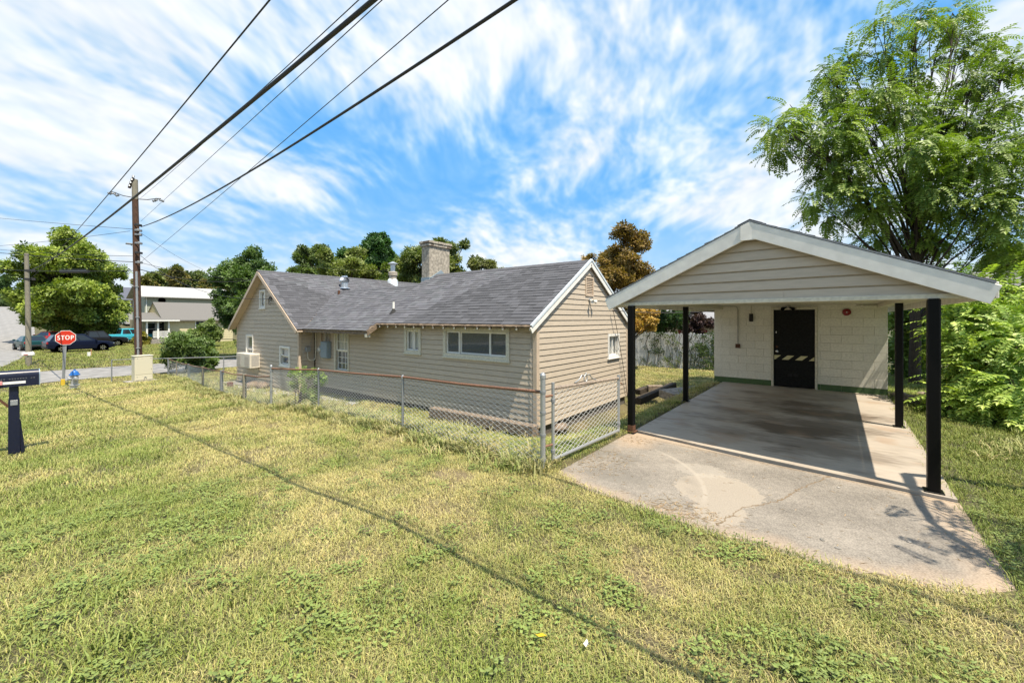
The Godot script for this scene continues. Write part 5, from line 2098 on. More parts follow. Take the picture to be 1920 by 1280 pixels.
func stop_sign() -> void:
	var p := on_ground(117, 723)
	var t := thing("stop_sign", "red octagonal stop sign on a galvanised post with yellow foot", "sign", p)
	var yc := height_at(122, 633, p)
	var c := Vector3(p.x + 0.06, yc, on_x(122, 633, p.x).z)
	var mb := MB.new()
	mb.bevel(xf(Vector3(p.x, (p.y + yc) / 2 - 0.1, (p.z + c.z) / 2.0), Basis(Vector3.RIGHT, atan2(c.z - p.z, yc - p.y))), Vector3(0.06, yc - p.y + 0.5, 0.1), 0.01)
	var po := put(mb, "post", M.galv, t)
	mb = MB.new()
	for z in [-0.02, 0.02]:
		mb.box(Vector3(p.x + 0.03, p.y, p.z + z - 0.006), Vector3(p.x + 0.034, yc - 0.35, p.z + z + 0.006 + (c.z - p.z) * 0.5))
	put(mb, "channel", M.galv_dull, po)
	mb = MB.new()
	mb.bevel(xf(p + Vector3(0, 0.13, 0)), Vector3(0.09, 0.36, 0.14), 0.01)
	put(mb, "yellow_foot", mat(0.62, 0.42, 0.03, 0.6), po)
	var oct := func(r: float) -> PackedVector2Array:
		var o := PackedVector2Array()
		for k in 8:
			o.append(Vector2.from_angle(PI / 8 + k * PI / 4) * r)
		return o
	var b := Basis(Vector3.FORWARD, Vector3.UP, Vector3.RIGHT)
	mb = MB.new()
	mb.prism(oct.call(0.365), Transform3D(b, c), 0.004)
	var pl := put(mb, "plate", M.porch_white, t)
	mb = MB.new()
	mb.prism(oct.call(0.343), Transform3D(b, c + Vector3(0.004, 0, 0)), 0.003)
	put(mb, "red_face", grained(mat(0.64, 0.035, 0.012, 0.4), M.soft, 3.0), pl)
	var fnt := SystemFont.new()
	fnt.font_names = PackedStringArray(["Droid Sans"])
	fnt.font_weight = 700
	var tm := TextMesh.new()
	tm.text = "STOP"
	tm.font = fnt
	tm.font_size = 64
	tm.pixel_size = 0.0036
	tm.depth = 0.004
	tm.material = M.porch_white
	var o := share(tm, "lettering", Transform3D(b.scaled_local(Vector3(1.0, 1.25, 1.0)), c + Vector3(0.009, 0.0, 0)), pl)
	o.name = "lettering"


func hydrant() -> void:
	var p := on_ground(139, 728)
	var t := thing("fire_hydrant", "silver fire hydrant with blue dome top beside the stop sign", "hydrant", p)
	var silver := grained(mat(0.55, 0.56, 0.57, 0.4, 0.5), M.soft, 4.0)
	var blue := mat(0.02, 0.13, 0.42, 0.35)
	var mb := MB.new()
	mb.lathe(xf(p), [Vector2(0.17, -0.05), Vector2(0.17, 0.04), Vector2(0.12, 0.05), Vector2(0.12, 0.12), Vector2(0.165, 0.125), Vector2(0.165, 0.17), Vector2(0.115, 0.18), Vector2(0.12, 0.56), Vector2(0.15, 0.57)], 18)
	put(mb, "barrel", silver, t)
	mb = MB.new()
	mb.lathe(xf(p), [Vector2(0.175, 0.565), Vector2(0.175, 0.61), Vector2(0.14, 0.63), Vector2(0.12, 0.7), Vector2(0.07, 0.755), Vector2(0.035, 0.77), Vector2(0.03, 0.82), Vector2(0, 0.82)], 18)
	put(mb, "bonnet", blue, t)
	for a in [0.0, 1.35, -1.2]:
		mb = MB.new()
		var d := Vector3(0.25, 0, 0.97).rotated(Vector3.UP, a)
		mb.lathe(Transform3D(Basis(d.cross(Vector3.UP), d, Vector3.UP), p + Vector3(0, 0.43, 0)), [Vector2(0.07, 0.08), Vector2(0.07, 0.17), Vector2(0.085, 0.175), Vector2(0.085, 0.215), Vector2(0.06, 0.225), Vector2(0.022, 0.23), Vector2(0.02, 0.265), Vector2(0, 0.265)], 12)
		put(mb, "nozzle", silver, t)


func cabinet() -> void:
	var p := on_ground(266, 715)
	var t := thing("utility_cabinet", "cream metal utility cabinet on a concrete pad at the foot of the brown pole", "cabinet", p)
	var cream := mat(0.62, 0.58, 0.44, 0.45)
	var b := Basis(Vector3.UP, 0.12)
	var x := xf(p, b)
	var put_box := func(c: Vector3, s: Vector3, called: String, m: Material, par: Node, bev: float) -> MeshInstance3D:
		var mb := MB.new()
		mb.bevel(x * xf(c), s, bev)
		return put(mb, called, m, par)
	put_box.call(Vector3(0, 0.02, 0.06), Vector3(0.75, 0.09, 1.15), "concrete_pad", M.pale_concrete, t, 0.01)
	var body: Node = put_box.call(Vector3(0, 0.67, 0), Vector3(0.42, 1.2, 0.7), "casing", cream, t, 0.012)
	put_box.call(Vector3(0, 1.285, 0), Vector3(0.47, 0.035, 0.75), "lid", cream, t, 0.01)
	put_box.call(Vector3(0.214, 0.8, 0), Vector3(0.012, 0.86, 0.64), "door", cream, t, 0.004)
	put_box.call(Vector3(0.214, 0.22, 0), Vector3(0.012, 0.24, 0.64), "lower_panel", cream, t, 0.004)
	for q in [[1.17, 0.25], [1.16, -0.27], [0.62, -0.29], [0.26, 0.26]]:
		put_box.call(Vector3(0.222, q[0], q[1]), Vector3(0.01, 0.03, 0.03), "latch", M.galv_dull, body, 0.004)
	var mb := MB.new()
	var pts := []
	for k in 9:
		var a := PI * k / 8.0
		pts.append(x * Vector3(0.235, 0.14 + sin(a) * 0.11, -0.05 + cos(a) * 0.045))
	mb.tube(pts, 0.009, 6)
	put(mb, "cable_loop", M.galv_dull, t)


func utility_pole() -> void:
	var p := on_ground(259, 703)
	var d := (p - EYE).dot(fwd)
	var t := thing("utility_pole", "tall brown wooden utility pole with grey conduit behind the cream cabinet", "utility pole", p)
	var at := func(px: float, py: float) -> Vector3: return at_depth(px, py, d)
	var top: Vector3 = at.call(252, 337)
	var foot: Vector3 = at.call(260, 703)
	var mb := MB.new()
	mb.tube([foot + Vector3(0, -0.4, 0), foot.lerp(top, 0.35), foot.lerp(top, 0.72), top], [0.175, 0.165, 0.15, 0.135], 14)
	var po := put(mb, "pole", M.pole, t)
	mb = MB.new()
	mb.tube([foot.lerp(top, 0.9), top + (top - foot).normalized() * 0.012], [0.142, 0.137], 14)
	put(mb, "bare_top", M.pole_grey, po)
	var out := Vector3(0.95, 0, 0.25).normalized()
	mb = MB.new()
	var f0 := foot + Vector3(0, 0.1, 0) + out * 0.185
	var f1 := foot.lerp(top, 0.53) + out * 0.17
	mb.tube([f0, f0.lerp(f1, 0.5), f1], 0.055, 8)
	put(mb, "riser_conduit", M.galv, t)
	for k in 3:
		mb = MB.new()
		var c := f0.lerp(f1, 0.25 + k * 0.3)
		mb.bevel(xf(c + out * 0.02), Vector3(0.12, 0.04, 0.18), 0.006)
		put(mb, "conduit_strap", M.galv_dull, t)
	# stubby arm with insulators at the top
	mb = MB.new()
	var a0: Vector3 = at.call(242, 354)
	var a1: Vector3 = at.call(250, 335)
	plank(mb, a0 + out * 0.15, a1 + out * 0.15 + Vector3(0, 0.02, 0), out, 0.1, 0.12, 0.01)
	var arm := put(mb, "top_arm", M.dark_wood, t)
	for u in [0.1, 0.4, 0.7, 1.0]:
		mb = MB.new()
		mb.lathe(xf(a0.lerp(a1, u) + out * 0.2 + Vector3(0, 0.03, 0)), [Vector2(0.03, 0), Vector2(0.07, 0.02), Vector2(0.05, 0.06), Vector2(0.06, 0.08), Vector2(0.03, 0.12), Vector2(0, 0.12)], 8)
		put(mb, "insulator", M.galv, arm)
	# stand-off wires with line insulators to either side
	for q in [[Vector2(248, 370), Vector2(212, 360)], [Vector2(256, 373), Vector2(296, 372)]]:
		var s0: Vector3 = at.call(q[0].x, q[0].y)
		var s1: Vector3 = at.call(q[1].x, q[1].y)
		mb = MB.new()
		mb.tube([s0, s0.lerp(s1, 0.5) + Vector3(0, -0.05, 0), s1], 0.022, 6)
		var so := put(mb, "stand_off", M.cable, t)
		for k in 4:
			mb = MB.new()
			var dir := (s1 - s0).normalized()
			var an := -1.1 + k * 0.75
			var c := s1 + Vector3(0, cos(an) * 0.16 - 0.2, 0) + dir * (sin(an) * 0.25)
			mb.lathe(xf(c, Basis(Vector3.RIGHT, an)), [Vector2(0.025, -0.09), Vector2(0.075, -0.05), Vector2(0.04, 0.0), Vector2(0.075, 0.04), Vector2(0.025, 0.09)], 8)
			put(mb, "insulator", M.galv_dull, so)
	# brackets where the lines are tied
	for py in [422, 432, 440, 456, 474, 492]:
		mb = MB.new()
		var c: Vector3 = at.call(256.5 + (py - 337) * 0.021, py)
		mb.lathe(xf(c), [Vector2(0.16, -0.05), Vector2(0.175, -0.04), Vector2(0.175, 0.04), Vector2(0.16, 0.05)], 12)
		mb.bevel(xf(c + out * 0.2 + Vector3(0, 0, (py % 5 - 2) * 0.04)), Vector3(0.1, 0.14, 0.12), 0.02)
		put(mb, "line_bracket", M.cable if py % 4 else M.galv_dull, t)
	mb = MB.new()
	var ls: Vector3 = at.call(243, 457)
	mb.bevel(xf(ls), Vector3(0.25, 0.08, 0.35), 0.02)
	mb.tube([ls, at.call(257, 470)], 0.02, 6)
	put(mb, "side_bracket", M.galv_dull, t)


# ---------------------------------------------------------------- wires
func line(called: String, label: String, a: Vector3, b: Vector3, sag: float, r: float, group := "") -> void:
	var pts := []
	var n := 48
	for k in n + 1:
		var u := float(k) / n
		pts.append(a.lerp(b, u) + Vector3(0, -sag * 4.0 * u * (1.0 - u), 0))
	var mb := MB.new()
	mb.tube(pts, r, 6)
	tag(put(mb, called, M.cable), label, "wire", group)


# the wire that starts at a and shows at pixel (px, py) where it passes over the plane z, run on to a pole behind the camera
func overhead(called: String, label: String, a: Vector3, mid: Vector2, end: Vector2, z: float, r: float) -> void:
	var e := on_z(end.x, end.y, z)
	var over := a + (e - a) * 1.28
	# sag chosen so that the wire passes the middle pixel
	var best := 0.0
	var err := 1e9
	for k in 60:
		var s := k * 0.05 - 0.6
		for j in 40:
			var u := (j + 1) / 41.0
			var p := a.lerp(over, u) + Vector3(0, -s * 4.0 * u * (1.0 - u), 0) - EYE
			var dz := p.dot(fwd)
			if dz < 0.5:
				continue
			var q := Vector2(960 + FOCAL * p.dot(rgt) / dz, HORIZON - FOCAL * p.y / dz)
			var d := q.distance_to(mid)
			if d < err:
				err = d
				best = s
	# keep the end pixel where it is
	var uu := 1.0 / 1.28
	over.y += best * 4.0 * uu * (1.0 - uu) / uu
	line(called, label, a, over, best, r)


func wires() -> void:
	var p1 := on_ground(259, 703)
	var d1 := (p1 - EYE).dot(fwd)
	var p2 := on_ground(53, 684)
	var d2 := (p2 - EYE).dot(fwd)
	overhead("twisted_cable", "thick twisted black service cable from the brown pole over the lawn", at_depth(264, 425, d1), Vector2(500, 325), Vector2(965, 0), -3.5, 0.021)
	overhead("thin_wire", "thin black wire from low on the brown pole, above the twisted cable", at_depth(262, 492, d1), Vector2(600, 212), Vector2(840, 0), -3.2, 0.0065)
	overhead("thin_wire", "thin black wire from the middle of the brown pole beside the thick bundle", at_depth(263, 415, d1), Vector2(445, 256), Vector2(716, 0), -2.9, 0.0065)
	overhead("thin_wire", "thin black wire from high on the brown pole under the thick bundle", at_depth(262, 372, d1), Vector2(440, 225), Vector2(672, 0), -2.6, 0.0065)
	overhead("cable_bundle", "thickest black cable bundle running from the grey pole over the lawn", at_depth(55, 507, d2) + Vector3(0.2, 0, 0), Vector2(255, 388), Vector2(700, 0), -1.75, 0.02)
	overhead("power_line", "single black line running highest from the grey pole past the brown pole", at_depth(55, 523, d2) + Vector3(0.2, 0, 0), Vector2(205, 372), Vector2(505, 0), -1.75, 0.009)
	# between the two poles and on past the grey one
	line("span_wire", "upper black wire leaving the brown pole to the left above the big tree", at_depth(256, 430, d1), at_depth(-60, 403, d2 + 12), 0.05, 0.014)
	line("span_wire", "slack black wire leaving the brown pole to the left just under the upper one", at_depth(243, 433, d1), at_depth(-60, 465, d2 + 4), 0.1, 0.011)
	line("span_wire", "upper wire of the pair strung across the crown of the big tree", at_depth(250, 480, d1), at_depth(-60, 462, d2), 0.12, 0.012)
	line("span_wire", "lower wire of the pair strung across the crown of the big tree", at_depth(252, 491, d1), at_depth(-60, 468, d2), 0.08, 0.02)
	line("span_wire", "wire with the long black splice case between the poles", at_depth(254, 507, d1), at_depth(-60, 502, d2), 0.12, 0.016)
	var sc := thing("splice_case", "long black splice case hanging on the wire in front of the big tree", "splice case", at_depth(138, 509, (d1 + d2) / 2))
	var mb := MB.new()
	mb.tube([at_depth(113, 509, (d1 + d2) / 2 + 0.8), at_depth(164, 509, (d1 + d2) / 2 - 0.8)], 0.09, 10)
	put(mb, "case", M.cable, sc)
	mb = MB.new()
	mb.tube([at_depth(110, 505, (d1 + d2) / 2 + 0.85), at_depth(166, 505, (d1 + d2) / 2 - 0.85)], 0.02, 6)
	put(mb, "hanger", M.cable, sc)
	# the service drop to the house gable and wires that go on behind it
	line("service_drop", "black service wire sagging from the brown pole to the house gable", at_depth(262, 478, d1), on_z(511, 560, -6.55), 0.7, 0.01)
	line("service_drop", "heavier black wire sagging from the brown pole behind the house gable", at_depth(262, 505, d1), at_depth(470, 525, d1 + 7), 0.35, 0.02)
	line("service_drop", "light wire from the brown pole that passes behind the house roof", at_depth(262, 492, d1), at_depth(560, 520, d1 + 9), 0.5, 0.011)
	line("service_drop", "thin slanting wire from the brown pole to the yellow house", at_depth(264, 437, d1), at_depth(380, 505, d1 + 14), 0.15, 0.008)
	line("garage_cable", "pale cable sagging between the house and the garage wall", Vector3(-4.95, 1.98, -10.85), Vector3(-2.7, 1.96, -12.6), 0.06, 0.011)
	line("garden_line", "thin grey wire over the trees behind the house roof", at_depth(560, 497, 30), at_depth(760, 505, 30), 0.2, 0.012)


# ---------------------------------------------------------------- houses far behind
func clap(parent: Node, called: String, mb: MB, m: Material) -> MeshInstance3D:
	return put(mb, called, m, parent)


func far_window(parent: Node, x: float, z0: float, z1: float, y0: float, y1: float, trim: Material) -> void:
	var mb := MB.new()
	var w := 0.09
	for q in [[z0, z1, y0, y0 + w], [z0, z1, y1 - w, y1], [z0, z0 + w, y0 + w, y1 - w], [z1 - w, z1, y0 + w, y1 - w], [z0 + w, z1 - w, (y0 + y1) / 2 - 0.03, (y0 + y1) / 2 + 0.03]]:
		mb.box(Vector3(x, q[2], q[0]), Vector3(x + 0.06, q[3], q[1]))
	var n := put(mb, "window", trim, parent)
	mb = MB.new()
	mb.box(Vector3(x + 0.005, y0 + w, z0 + w), Vector3(x + 0.02, y1 - w, z1 - w))
	put(mb, "pane", M.car_glass, n)


func boards_x(parent: Node, x: float, z0: float, z1: float, y0: float, y1: float, m: Material, step := 0.25) -> void:
	var y := y0
	while y < y1 - 0.02:
		var mb := MB.new()
		var t := minf(y + step, y1)
		mb.quad(Vector3(x + 0.03, y, z1), Vector3(x + 0.03, y, z0), Vector3(x, t, z0), Vector3(x, t, z1))
		mb.quad(Vector3(x, y, z1), Vector3(x, y, z0), Vector3(x + 0.03, y, z0), Vector3(x + 0.03, y, z1))
		put(mb, "siding_board", m, parent)
		y = t


func gable_roof_z(parent: Node, x0: float, x1: float, z0: float, z1: float, ye: float, yr: float, m: Material, called := "roof") -> MeshInstance3D:
	# ridge along z
	var xm := (x0 + x1) / 2
	var mb := MB.new()
	var t := 0.12
	mb.hexa([Vector3(xm, yr - t, z1), Vector3(x1, ye - t, z1), Vector3(x1, ye - t, z0), Vector3(xm, yr - t, z0), Vector3(xm, yr, z1), Vector3(x1, ye, z1), Vector3(x1, ye, z0), Vector3(xm, yr, z0)])
	mb.hexa([Vector3(x0, ye - t, z1), Vector3(xm, yr - t, z1), Vector3(xm, yr - t, z0), Vector3(x0, ye - t, z0), Vector3(x0, ye, z1), Vector3(xm, yr, z1), Vector3(xm, yr, z0), Vector3(x0, ye, z0)])
	return put(mb, called, m, parent)


func far_houses() -> void:
	var grey_roof := grained(mat(0.21, 0.20, 0.185, 0.9), M.fine, Vector3(0.5, 2, 0.5))
	var pale_roof := grained(mat(0.42, 0.42, 0.41, 0.8), M.soft, Vector3(0.3, 1, 0.3))
	var yellow := grained(mat(0.62, 0.55, 0.34, 0.7), M.soft, 0.5)
	var sage := grained(mat(0.36, 0.38, 0.29, 0.7), M.soft, 0.5)
	# yellow bungalow with porch
	var x := -66.0
	var zl := on_x(317, 600, x).z
	var zr := on_x(436, 600, x).z
	var zp := on_x(272, 600, x).z
	var gy := -1.6
	var ye := on_x(360, 599, x).y
	var t := thing("bungalow", "yellow clapboard bungalow with grey roof and white railed porch across the street", "house", Vector3(x - 4, gy, (zl + zr) / 2))
	var mb := MB.new()
	mb.box(Vector3(x - 8.5, gy, zr), Vector3(x - 0.02, ye, zl))
	mb.box(Vector3(x - 8.5, gy, zl), Vector3(x - 2.6, ye, zp))
	var w := put(mb, "wall", yellow, t)
	boards_x(w, x, zr, zl, gy + 0.6, ye, yellow)
	boards_x(w, x - 2.6, zl, zp, gy + 0.9, ye, yellow)
	var yr := at_depth(360, 568, 58).y
	gable_roof_z(t, x - 8.9, x + 0.45, zr - 0.5, on_x(294, 600, x - 2).z, ye - 0.05, yr, grey_roof)
	mb = MB.new()
	mb.prism(PackedVector2Array([Vector2(x - 8.5, ye - 0.1), Vector2(x, ye - 0.1), Vector2((x * 2 - 8.5) / 2, yr - 0.15)]), xf(Vector3(0, 0, on_x(297, 600, x - 2).z)), 0.1)
	put(mb, "gable", yellow, t)
	mb = MB.new()
	mb.hexa([Vector3(x - 3.5, ye + 0.75, zp + 0.5), Vector3(x + 0.6, ye - 0.1, zp + 0.5), Vector3(x + 0.6, ye - 0.1, zl - 0.9), Vector3(x - 3.5, ye + 0.75, zl - 0.9), Vector3(x - 3.5, ye + 0.9, zp + 0.5), Vector3(x + 0.6, ye + 0.02, zp + 0.5), Vector3(x + 0.6, ye + 0.02, zl - 0.9), Vector3(x - 3.5, ye + 0.9, zl - 0.9)])
	put(mb, "porch_roof", grey_roof, t)
	mb = MB.new()
	mb.box(Vector3(x + 0.55, ye - 0.2, zl - 0.9), Vector3(x + 0.66, ye - 0.03, zp + 0.5))
	put(mb, "gutter", M.porch_white, t)
	mb = MB.new()
	mb.box(Vector3(x - 2.6, gy, zl), Vector3(x + 0.3, gy + 0.85, zp))
	put(mb, "porch_floor", M.pale_concrete, t)
	for z in [zl + 0.1, (zl + zp) / 2, zp - 0.1]:
		mb = MB.new()
		mb.box(Vector3(x + 0.1, gy + 0.8, z - 0.08), Vector3(x + 0.26, ye - 0.1, z + 0.08))
		put(mb, "porch_post", M.porch_white, t)
	var za := on_x(286, 620, x).z
	var rl := MB.new()
	rl.box(Vector3(x + 0.15, gy + 1.72, zl), Vector3(x + 0.22, gy + 1.8, za))
	rl.box(Vector3(x + 0.15, gy + 1.0, zl), Vector3(x + 0.22, gy + 1.06, za))
	var ra := put(rl, "railing", M.porch_white, t)
	for k in 15:
		mb = MB.new()
		var z := lerpf(zl, za, k / 14.0)
		mb.box(Vector3(x + 0.165, gy + 1.06, z - 0.03), Vector3(x + 0.205, gy + 1.72, z + 0.03))
		put(mb, "baluster", M.porch_white, ra)
	var wz := on_x(383, 610, x).z
	far_window(t, x + 0.03, wz, on_x(365, 610, x).z, ye - 1.55, ye - 0.15, M.porch_white)
	for px in [282, 300]:
		var z := on_x(px, 610, x - 2.6).z
		far_window(t, x - 2.57, z - 0.5, z + 0.4, ye - 2.0, ye - 0.35, M.porch_white)
	mb = MB.new()
	var dz := on_x(311, 610, x - 2.6).z
	mb.box(Vector3(x - 2.57, gy + 0.86, dz - 0.45), Vector3(x - 2.5, ye - 0.3, dz + 0.45))
	put(mb, "door", M.car_glass, t)
	# the long two storey house behind it
	x = -80.0
	zl = on_x(271, 570, x).z
	zr = on_x(430, 570, x).z
	ye = on_x(340, 557, x).y
	yr = at_depth(340, 541, 70).y
	t = thing("long_house", "long sage green house with pale roof and round window behind the yellow bungalow", "house", Vector3(x - 4, -0.8, (zl + zr) / 2))
	mb = MB.new()
	mb.box(Vector3(x - 8, -1.0, zr), Vector3(x, ye, zl))
	w = put(mb, "wall", sage, t)
	boards_x(w, x, zr, zl, ye - 2.4, ye, sage, 0.3)
	gable_roof_z(t, x - 8.6, x + 0.6, zr - 0.6, zl + 0.7, ye - 0.05, yr, pale_roof)
	mb = MB.new()
	mb.prism(PackedVector2Array([Vector2(x - 8, ye - 0.1), Vector2(x, ye - 0.1), Vector2(x - 4, yr - 0.15)]), xf(Vector3(0, 0, zl - 0.1)), 0.1)
	put(mb, "gable", mat(0.42, 0.33, 0.25, 0.7), t)
	mb = MB.new()
	mb.tube([Vector3(x + 0.06, ye, zl - 0.15), Vector3(x + 0.06, -1.0, zl - 0.15)], 0.06, 6)
	put(mb, "downspout", M.porch_white, t)
	var c := on_x(303, 563, x + 0.03)
	var turn := Basis(Vector3.UP, Vector3.RIGHT, Vector3.BACK)
	mb = MB.new()
	mb.lathe(Transform3D(turn, c), [Vector2(0.25, 0), Vector2(0.45, 0.01), Vector2(0.45, 0.06), Vector2(0.25, 0.07)], 16)
	var rw := put(mb, "round_window", M.porch_white, t)
	mb = MB.new()
	mb.lathe(Transform3D(turn, c), [Vector2(0.27, 0.03), Vector2(0, 0.03)], 16)
	put(mb, "pane", M.car_glass, rw)
	far_window(t, x + 0.03, on_x(412, 563, x).z, on_x(405, 563, x).z, ye - 1.5, ye - 0.4, M.porch_white)
	# dark brown house farther left
	x = -98.0
	zl = on_x(226, 570, x).z
	zr = on_x(262, 570, x).z
	ye = on_x(240, 562, x).y
	t = thing("brown_house", "dark brown house with blue grey roof far down the street", "house", Vector3(x - 4, 0, (zl + zr) / 2))
	mb = MB.new()
	mb.box(Vector3(x - 7, -1.0, zr), Vector3(x, ye, zl))
	put(mb, "wall", mat(0.11, 0.065, 0.05, 0.8), t)
	gable_roof_z(t, x - 8, x + 0.6, zr - 0.6, zl + 0.6, ye, at_depth(240, 545, 85).y, grained(mat(0.13, 0.14, 0.18, 0.9), M.fine, 1.0))
	far_window(t, x + 0.02, on_x(245, 568, x).z, on_x(236, 568, x).z, ye - 1.7, ye - 0.3, M.porch_white)
	mb = MB.new()
	mb.box(Vector3(x, ye - 4.2, zr), Vector3(x + 4.0, ye - 2.3, zl))
	put(mb, "porch", pale_roof, t)
	# low brick house with red shutters behind the white picket fence
	var zb := -30.0
	var xa := on_z(1180, 600, zb).x
	var xb := on_z(1400, 600, zb).x
	var yb := on_z(1300, 606, zb).y
	t = thing("low_house", "low pale house with grey roof and dark red shutters behind the white picket fence", "house", Vector3((xa + xb) / 2, -0.8, zb - 4))
	mb = MB.new()
	mb.box(Vector3(xa - 4, -1.0, zb - 8), Vector3(xb + 3, yb, zb))
	put(mb, "wall", mat(0.55, 0.55, 0.54, 0.8), t)
	mb = MB.new()
	var y2 := on_z(1300, 575, zb - 4).y + 0.4
	mb.hexa([Vector3(xa - 4.5, yb - 0.1, zb + 0.6), Vector3(xb + 3.5, yb - 0.1, zb + 0.6), Vector3(xb + 3.5, y2 - 0.1, zb - 4), Vector3(xa - 4.5, y2 - 0.1, zb - 4), Vector3(xa - 4.5, yb, zb + 0.6), Vector3(xb + 3.5, yb, zb + 0.6), Vector3(xb + 3.5, y2, zb - 4), Vector3(xa - 4.5, y2, zb - 4)])
	mb.hexa([Vector3(xa - 4.5, y2 - 0.1, zb - 4), Vector3(xb + 3.5, y2 - 0.1, zb - 4), Vector3(xb + 3.5, yb - 0.1, zb - 8.6), Vector3(xa - 4.5, yb - 0.1, zb - 8.6), Vector3(xa - 4.5, y2, zb - 4), Vector3(xb + 3.5, y2, zb - 4), Vector3(xb + 3.5, yb, zb - 8.6), Vector3(xa - 4.5, yb, zb - 8.6)])
	put(mb, "roof", grained(mat(0.36, 0.36, 0.37, 0.9), M.fine, 1.0), t)
	mb = MB.new()
	mb.box(Vector3(xa - 4.5, yb - 0.22, zb + 0.6), Vector3(xb + 3.5, yb - 0.02, zb + 0.66))
	put(mb, "fascia", mat(0.15, 0.05, 0.045, 0.7), t)
	for px in [1237, 1278, 1320]:
		var q := on_z(px, 610, zb)
		mb = MB.new()
		mb.box(Vector3(q.x - 0.22, yb - 1.7, zb), Vector3(q.x + 0.22, yb - 0.45, zb + 0.05))
		put(mb, "shutter", mat(0.20, 0.03, 0.035, 0.7), t)
	mb = MB.new()
	var wa := on_z(1243, 610, zb).x
	var wb := on_z(1272, 610, zb).x
	mb.box(Vector3(wa, yb - 1.7, zb), Vector3(wb, yb - 0.45, zb + 0.04))
	var wf := put(mb, "window", M.porch_white, t)
	for k in 2:
		mb = MB.new()
		var u0 := lerpf(wa, wb, k * 0.5) + 0.06
		mb.box(Vector3(u0, yb - 1.62, zb + 0.03), Vector3(u0 + (wb - wa) / 2 - 0.12, yb - 0.53, zb + 0.05))
		put(mb, "pane", M.car_glass, wf)
	# grey roofed house past the right bushes
	var zz := -30.0
	var xq := on_z(1880, 560, zz)
	t = thing("neighbour_house", "pale house with grey shingled roof half hidden by the bushes right of the carport", "house", Vector3(xq.x + 5, -1.0, zz - 4))
	mb = MB.new()
	mb.box(Vector3(xq.x, -1.2, zz - 8), Vector3(xq.x + 12, xq.y - 0.9, zz))
	put(mb, "wall", mat(0.6, 0.58, 0.52, 0.8), t)
	mb = MB.new()
	var e := xq.y - 0.9
	mb.hexa([Vector3(xq.x - 0.6, e, zz + 0.6), Vector3(xq.x + 12.6, e, zz + 0.6), Vector3(xq.x + 12.6, e + 2.4, zz - 4), Vector3(xq.x - 0.6, e + 2.4, zz - 4), Vector3(xq.x - 0.6, e + 0.12, zz + 0.6), Vector3(xq.x + 12.6, e + 0.12, zz + 0.6), Vector3(xq.x + 12.6, e + 2.52, zz - 4), Vector3(xq.x - 0.6, e + 2.52, zz - 4)])
	put(mb, "roof", grained(mat(0.24, 0.23, 0.23, 0.9), M.fine, Vector3(1, 4, 1)), t)
	mb = MB.new()
	mb.box(Vector3(xq.x + 0.8, e - 1.6, zz), Vector3(xq.x + 1.8, e - 0.3, zz + 0.05))
	put(mb, "window", M.car_glass, t)


# ---------------------------------------------------------------- cars
func vehicles() -> void:
	# [rear to front] stations of the lower body: x, bottom, top, half width; then the cabin: base x0, x1, roof x0, x1, height
	var suv := {"st": [[-2.3, 0.55, 0.95, 0.72], [-2.22, 0.38, 1.08, 0.88], [-1.2, 0.26, 1.08, 0.93], [0.0, 0.26, 1.05, 0.93], [0.95, 0.26, 1.03, 0.92], [1.9, 0.28, 0.93, 0.88], [2.2, 0.36, 0.82, 0.78], [2.3, 0.45, 0.72, 0.68]], "cab": [-2.15, 1.05, -1.75, 0.15, 1.68], "wheel": 0.37, "axles": [-1.38, 1.4]}
	var truck := {"st": [[-2.75, 0.6, 1.0, 0.86], [-2.7, 0.5, 1.12, 0.9], [-0.9, 0.45, 1.12, 0.93], [0.2, 0.4, 1.1, 0.95], [1.2, 0.4, 1.1, 0.95], [2.3, 0.42, 1.05, 0.92], [2.6, 0.45, 0.95, 0.86], [2.68, 0.55, 0.85, 0.8]], "cab": [-0.75, 1.3, -0.55, 0.65, 1.78], "wheel": 0.38, "axles": [-1.65, 1.75], "bed": true}
	var sedan := {"st": [[-2.3, 0.5, 0.9, 0.72], [-2.2, 0.35, 0.98, 0.82], [-1.3, 0.24, 0.98, 0.88], [0.0, 0.24, 0.94, 0.89], [0.95, 0.24, 0.92, 0.88], [1.9, 0.26, 0.82, 0.84], [2.2, 0.34, 0.7, 0.74], [2.28, 0.42, 0.62, 0.64]], "cab": [-1.75, 1.0, -1.05, 0.25, 1.43], "wheel": 0.32, "axles": [-1.38, 1.4]}
	var p := on_ground(149, 659)
	car("sport_utility", "shiny dark navy sport utility car on the grass behind the stop sign", "car", p, 96.0, Color(0.006, 0.009, 0.024), suv)
	p = on_ground(176, 650)
	car("pickup_truck", "black pickup truck with chrome front behind the navy car", "truck", p, 93.0, Color(0.012, 0.012, 0.013), truck)
	p = on_ground(236, 643)
	car("pickup_truck", "turquoise pickup truck in front of the yellow bungalow", "truck", p, 97.0, Color(0.05, 0.36, 0.46), truck)
	p = on_ground(57, 656)
	car("sedan", "dark green sedan parked tail first at the street edge behind the grey pole", "car", p, 187.0, Color(0.015, 0.06, 0.065), sedan)
	p = on_ground(94, 645)
	car("sedan", "red car half hidden under the big tree behind the stop sign", "car", p, 200.0, Color(0.42, 0.015, 0.012), sedan)
	p = on_y(2, 585, 2.6)
	car("sedan", "pale silver car far up the street at the hill", "car", on_far_road(-135.0, -0.8), 185.0, Color(0.5, 0.5, 0.52), sedan)


func on_far_road(x: float, z: float) -> Vector3:
	return Vector3(x, ground_y(x, z) + 0.02, z)


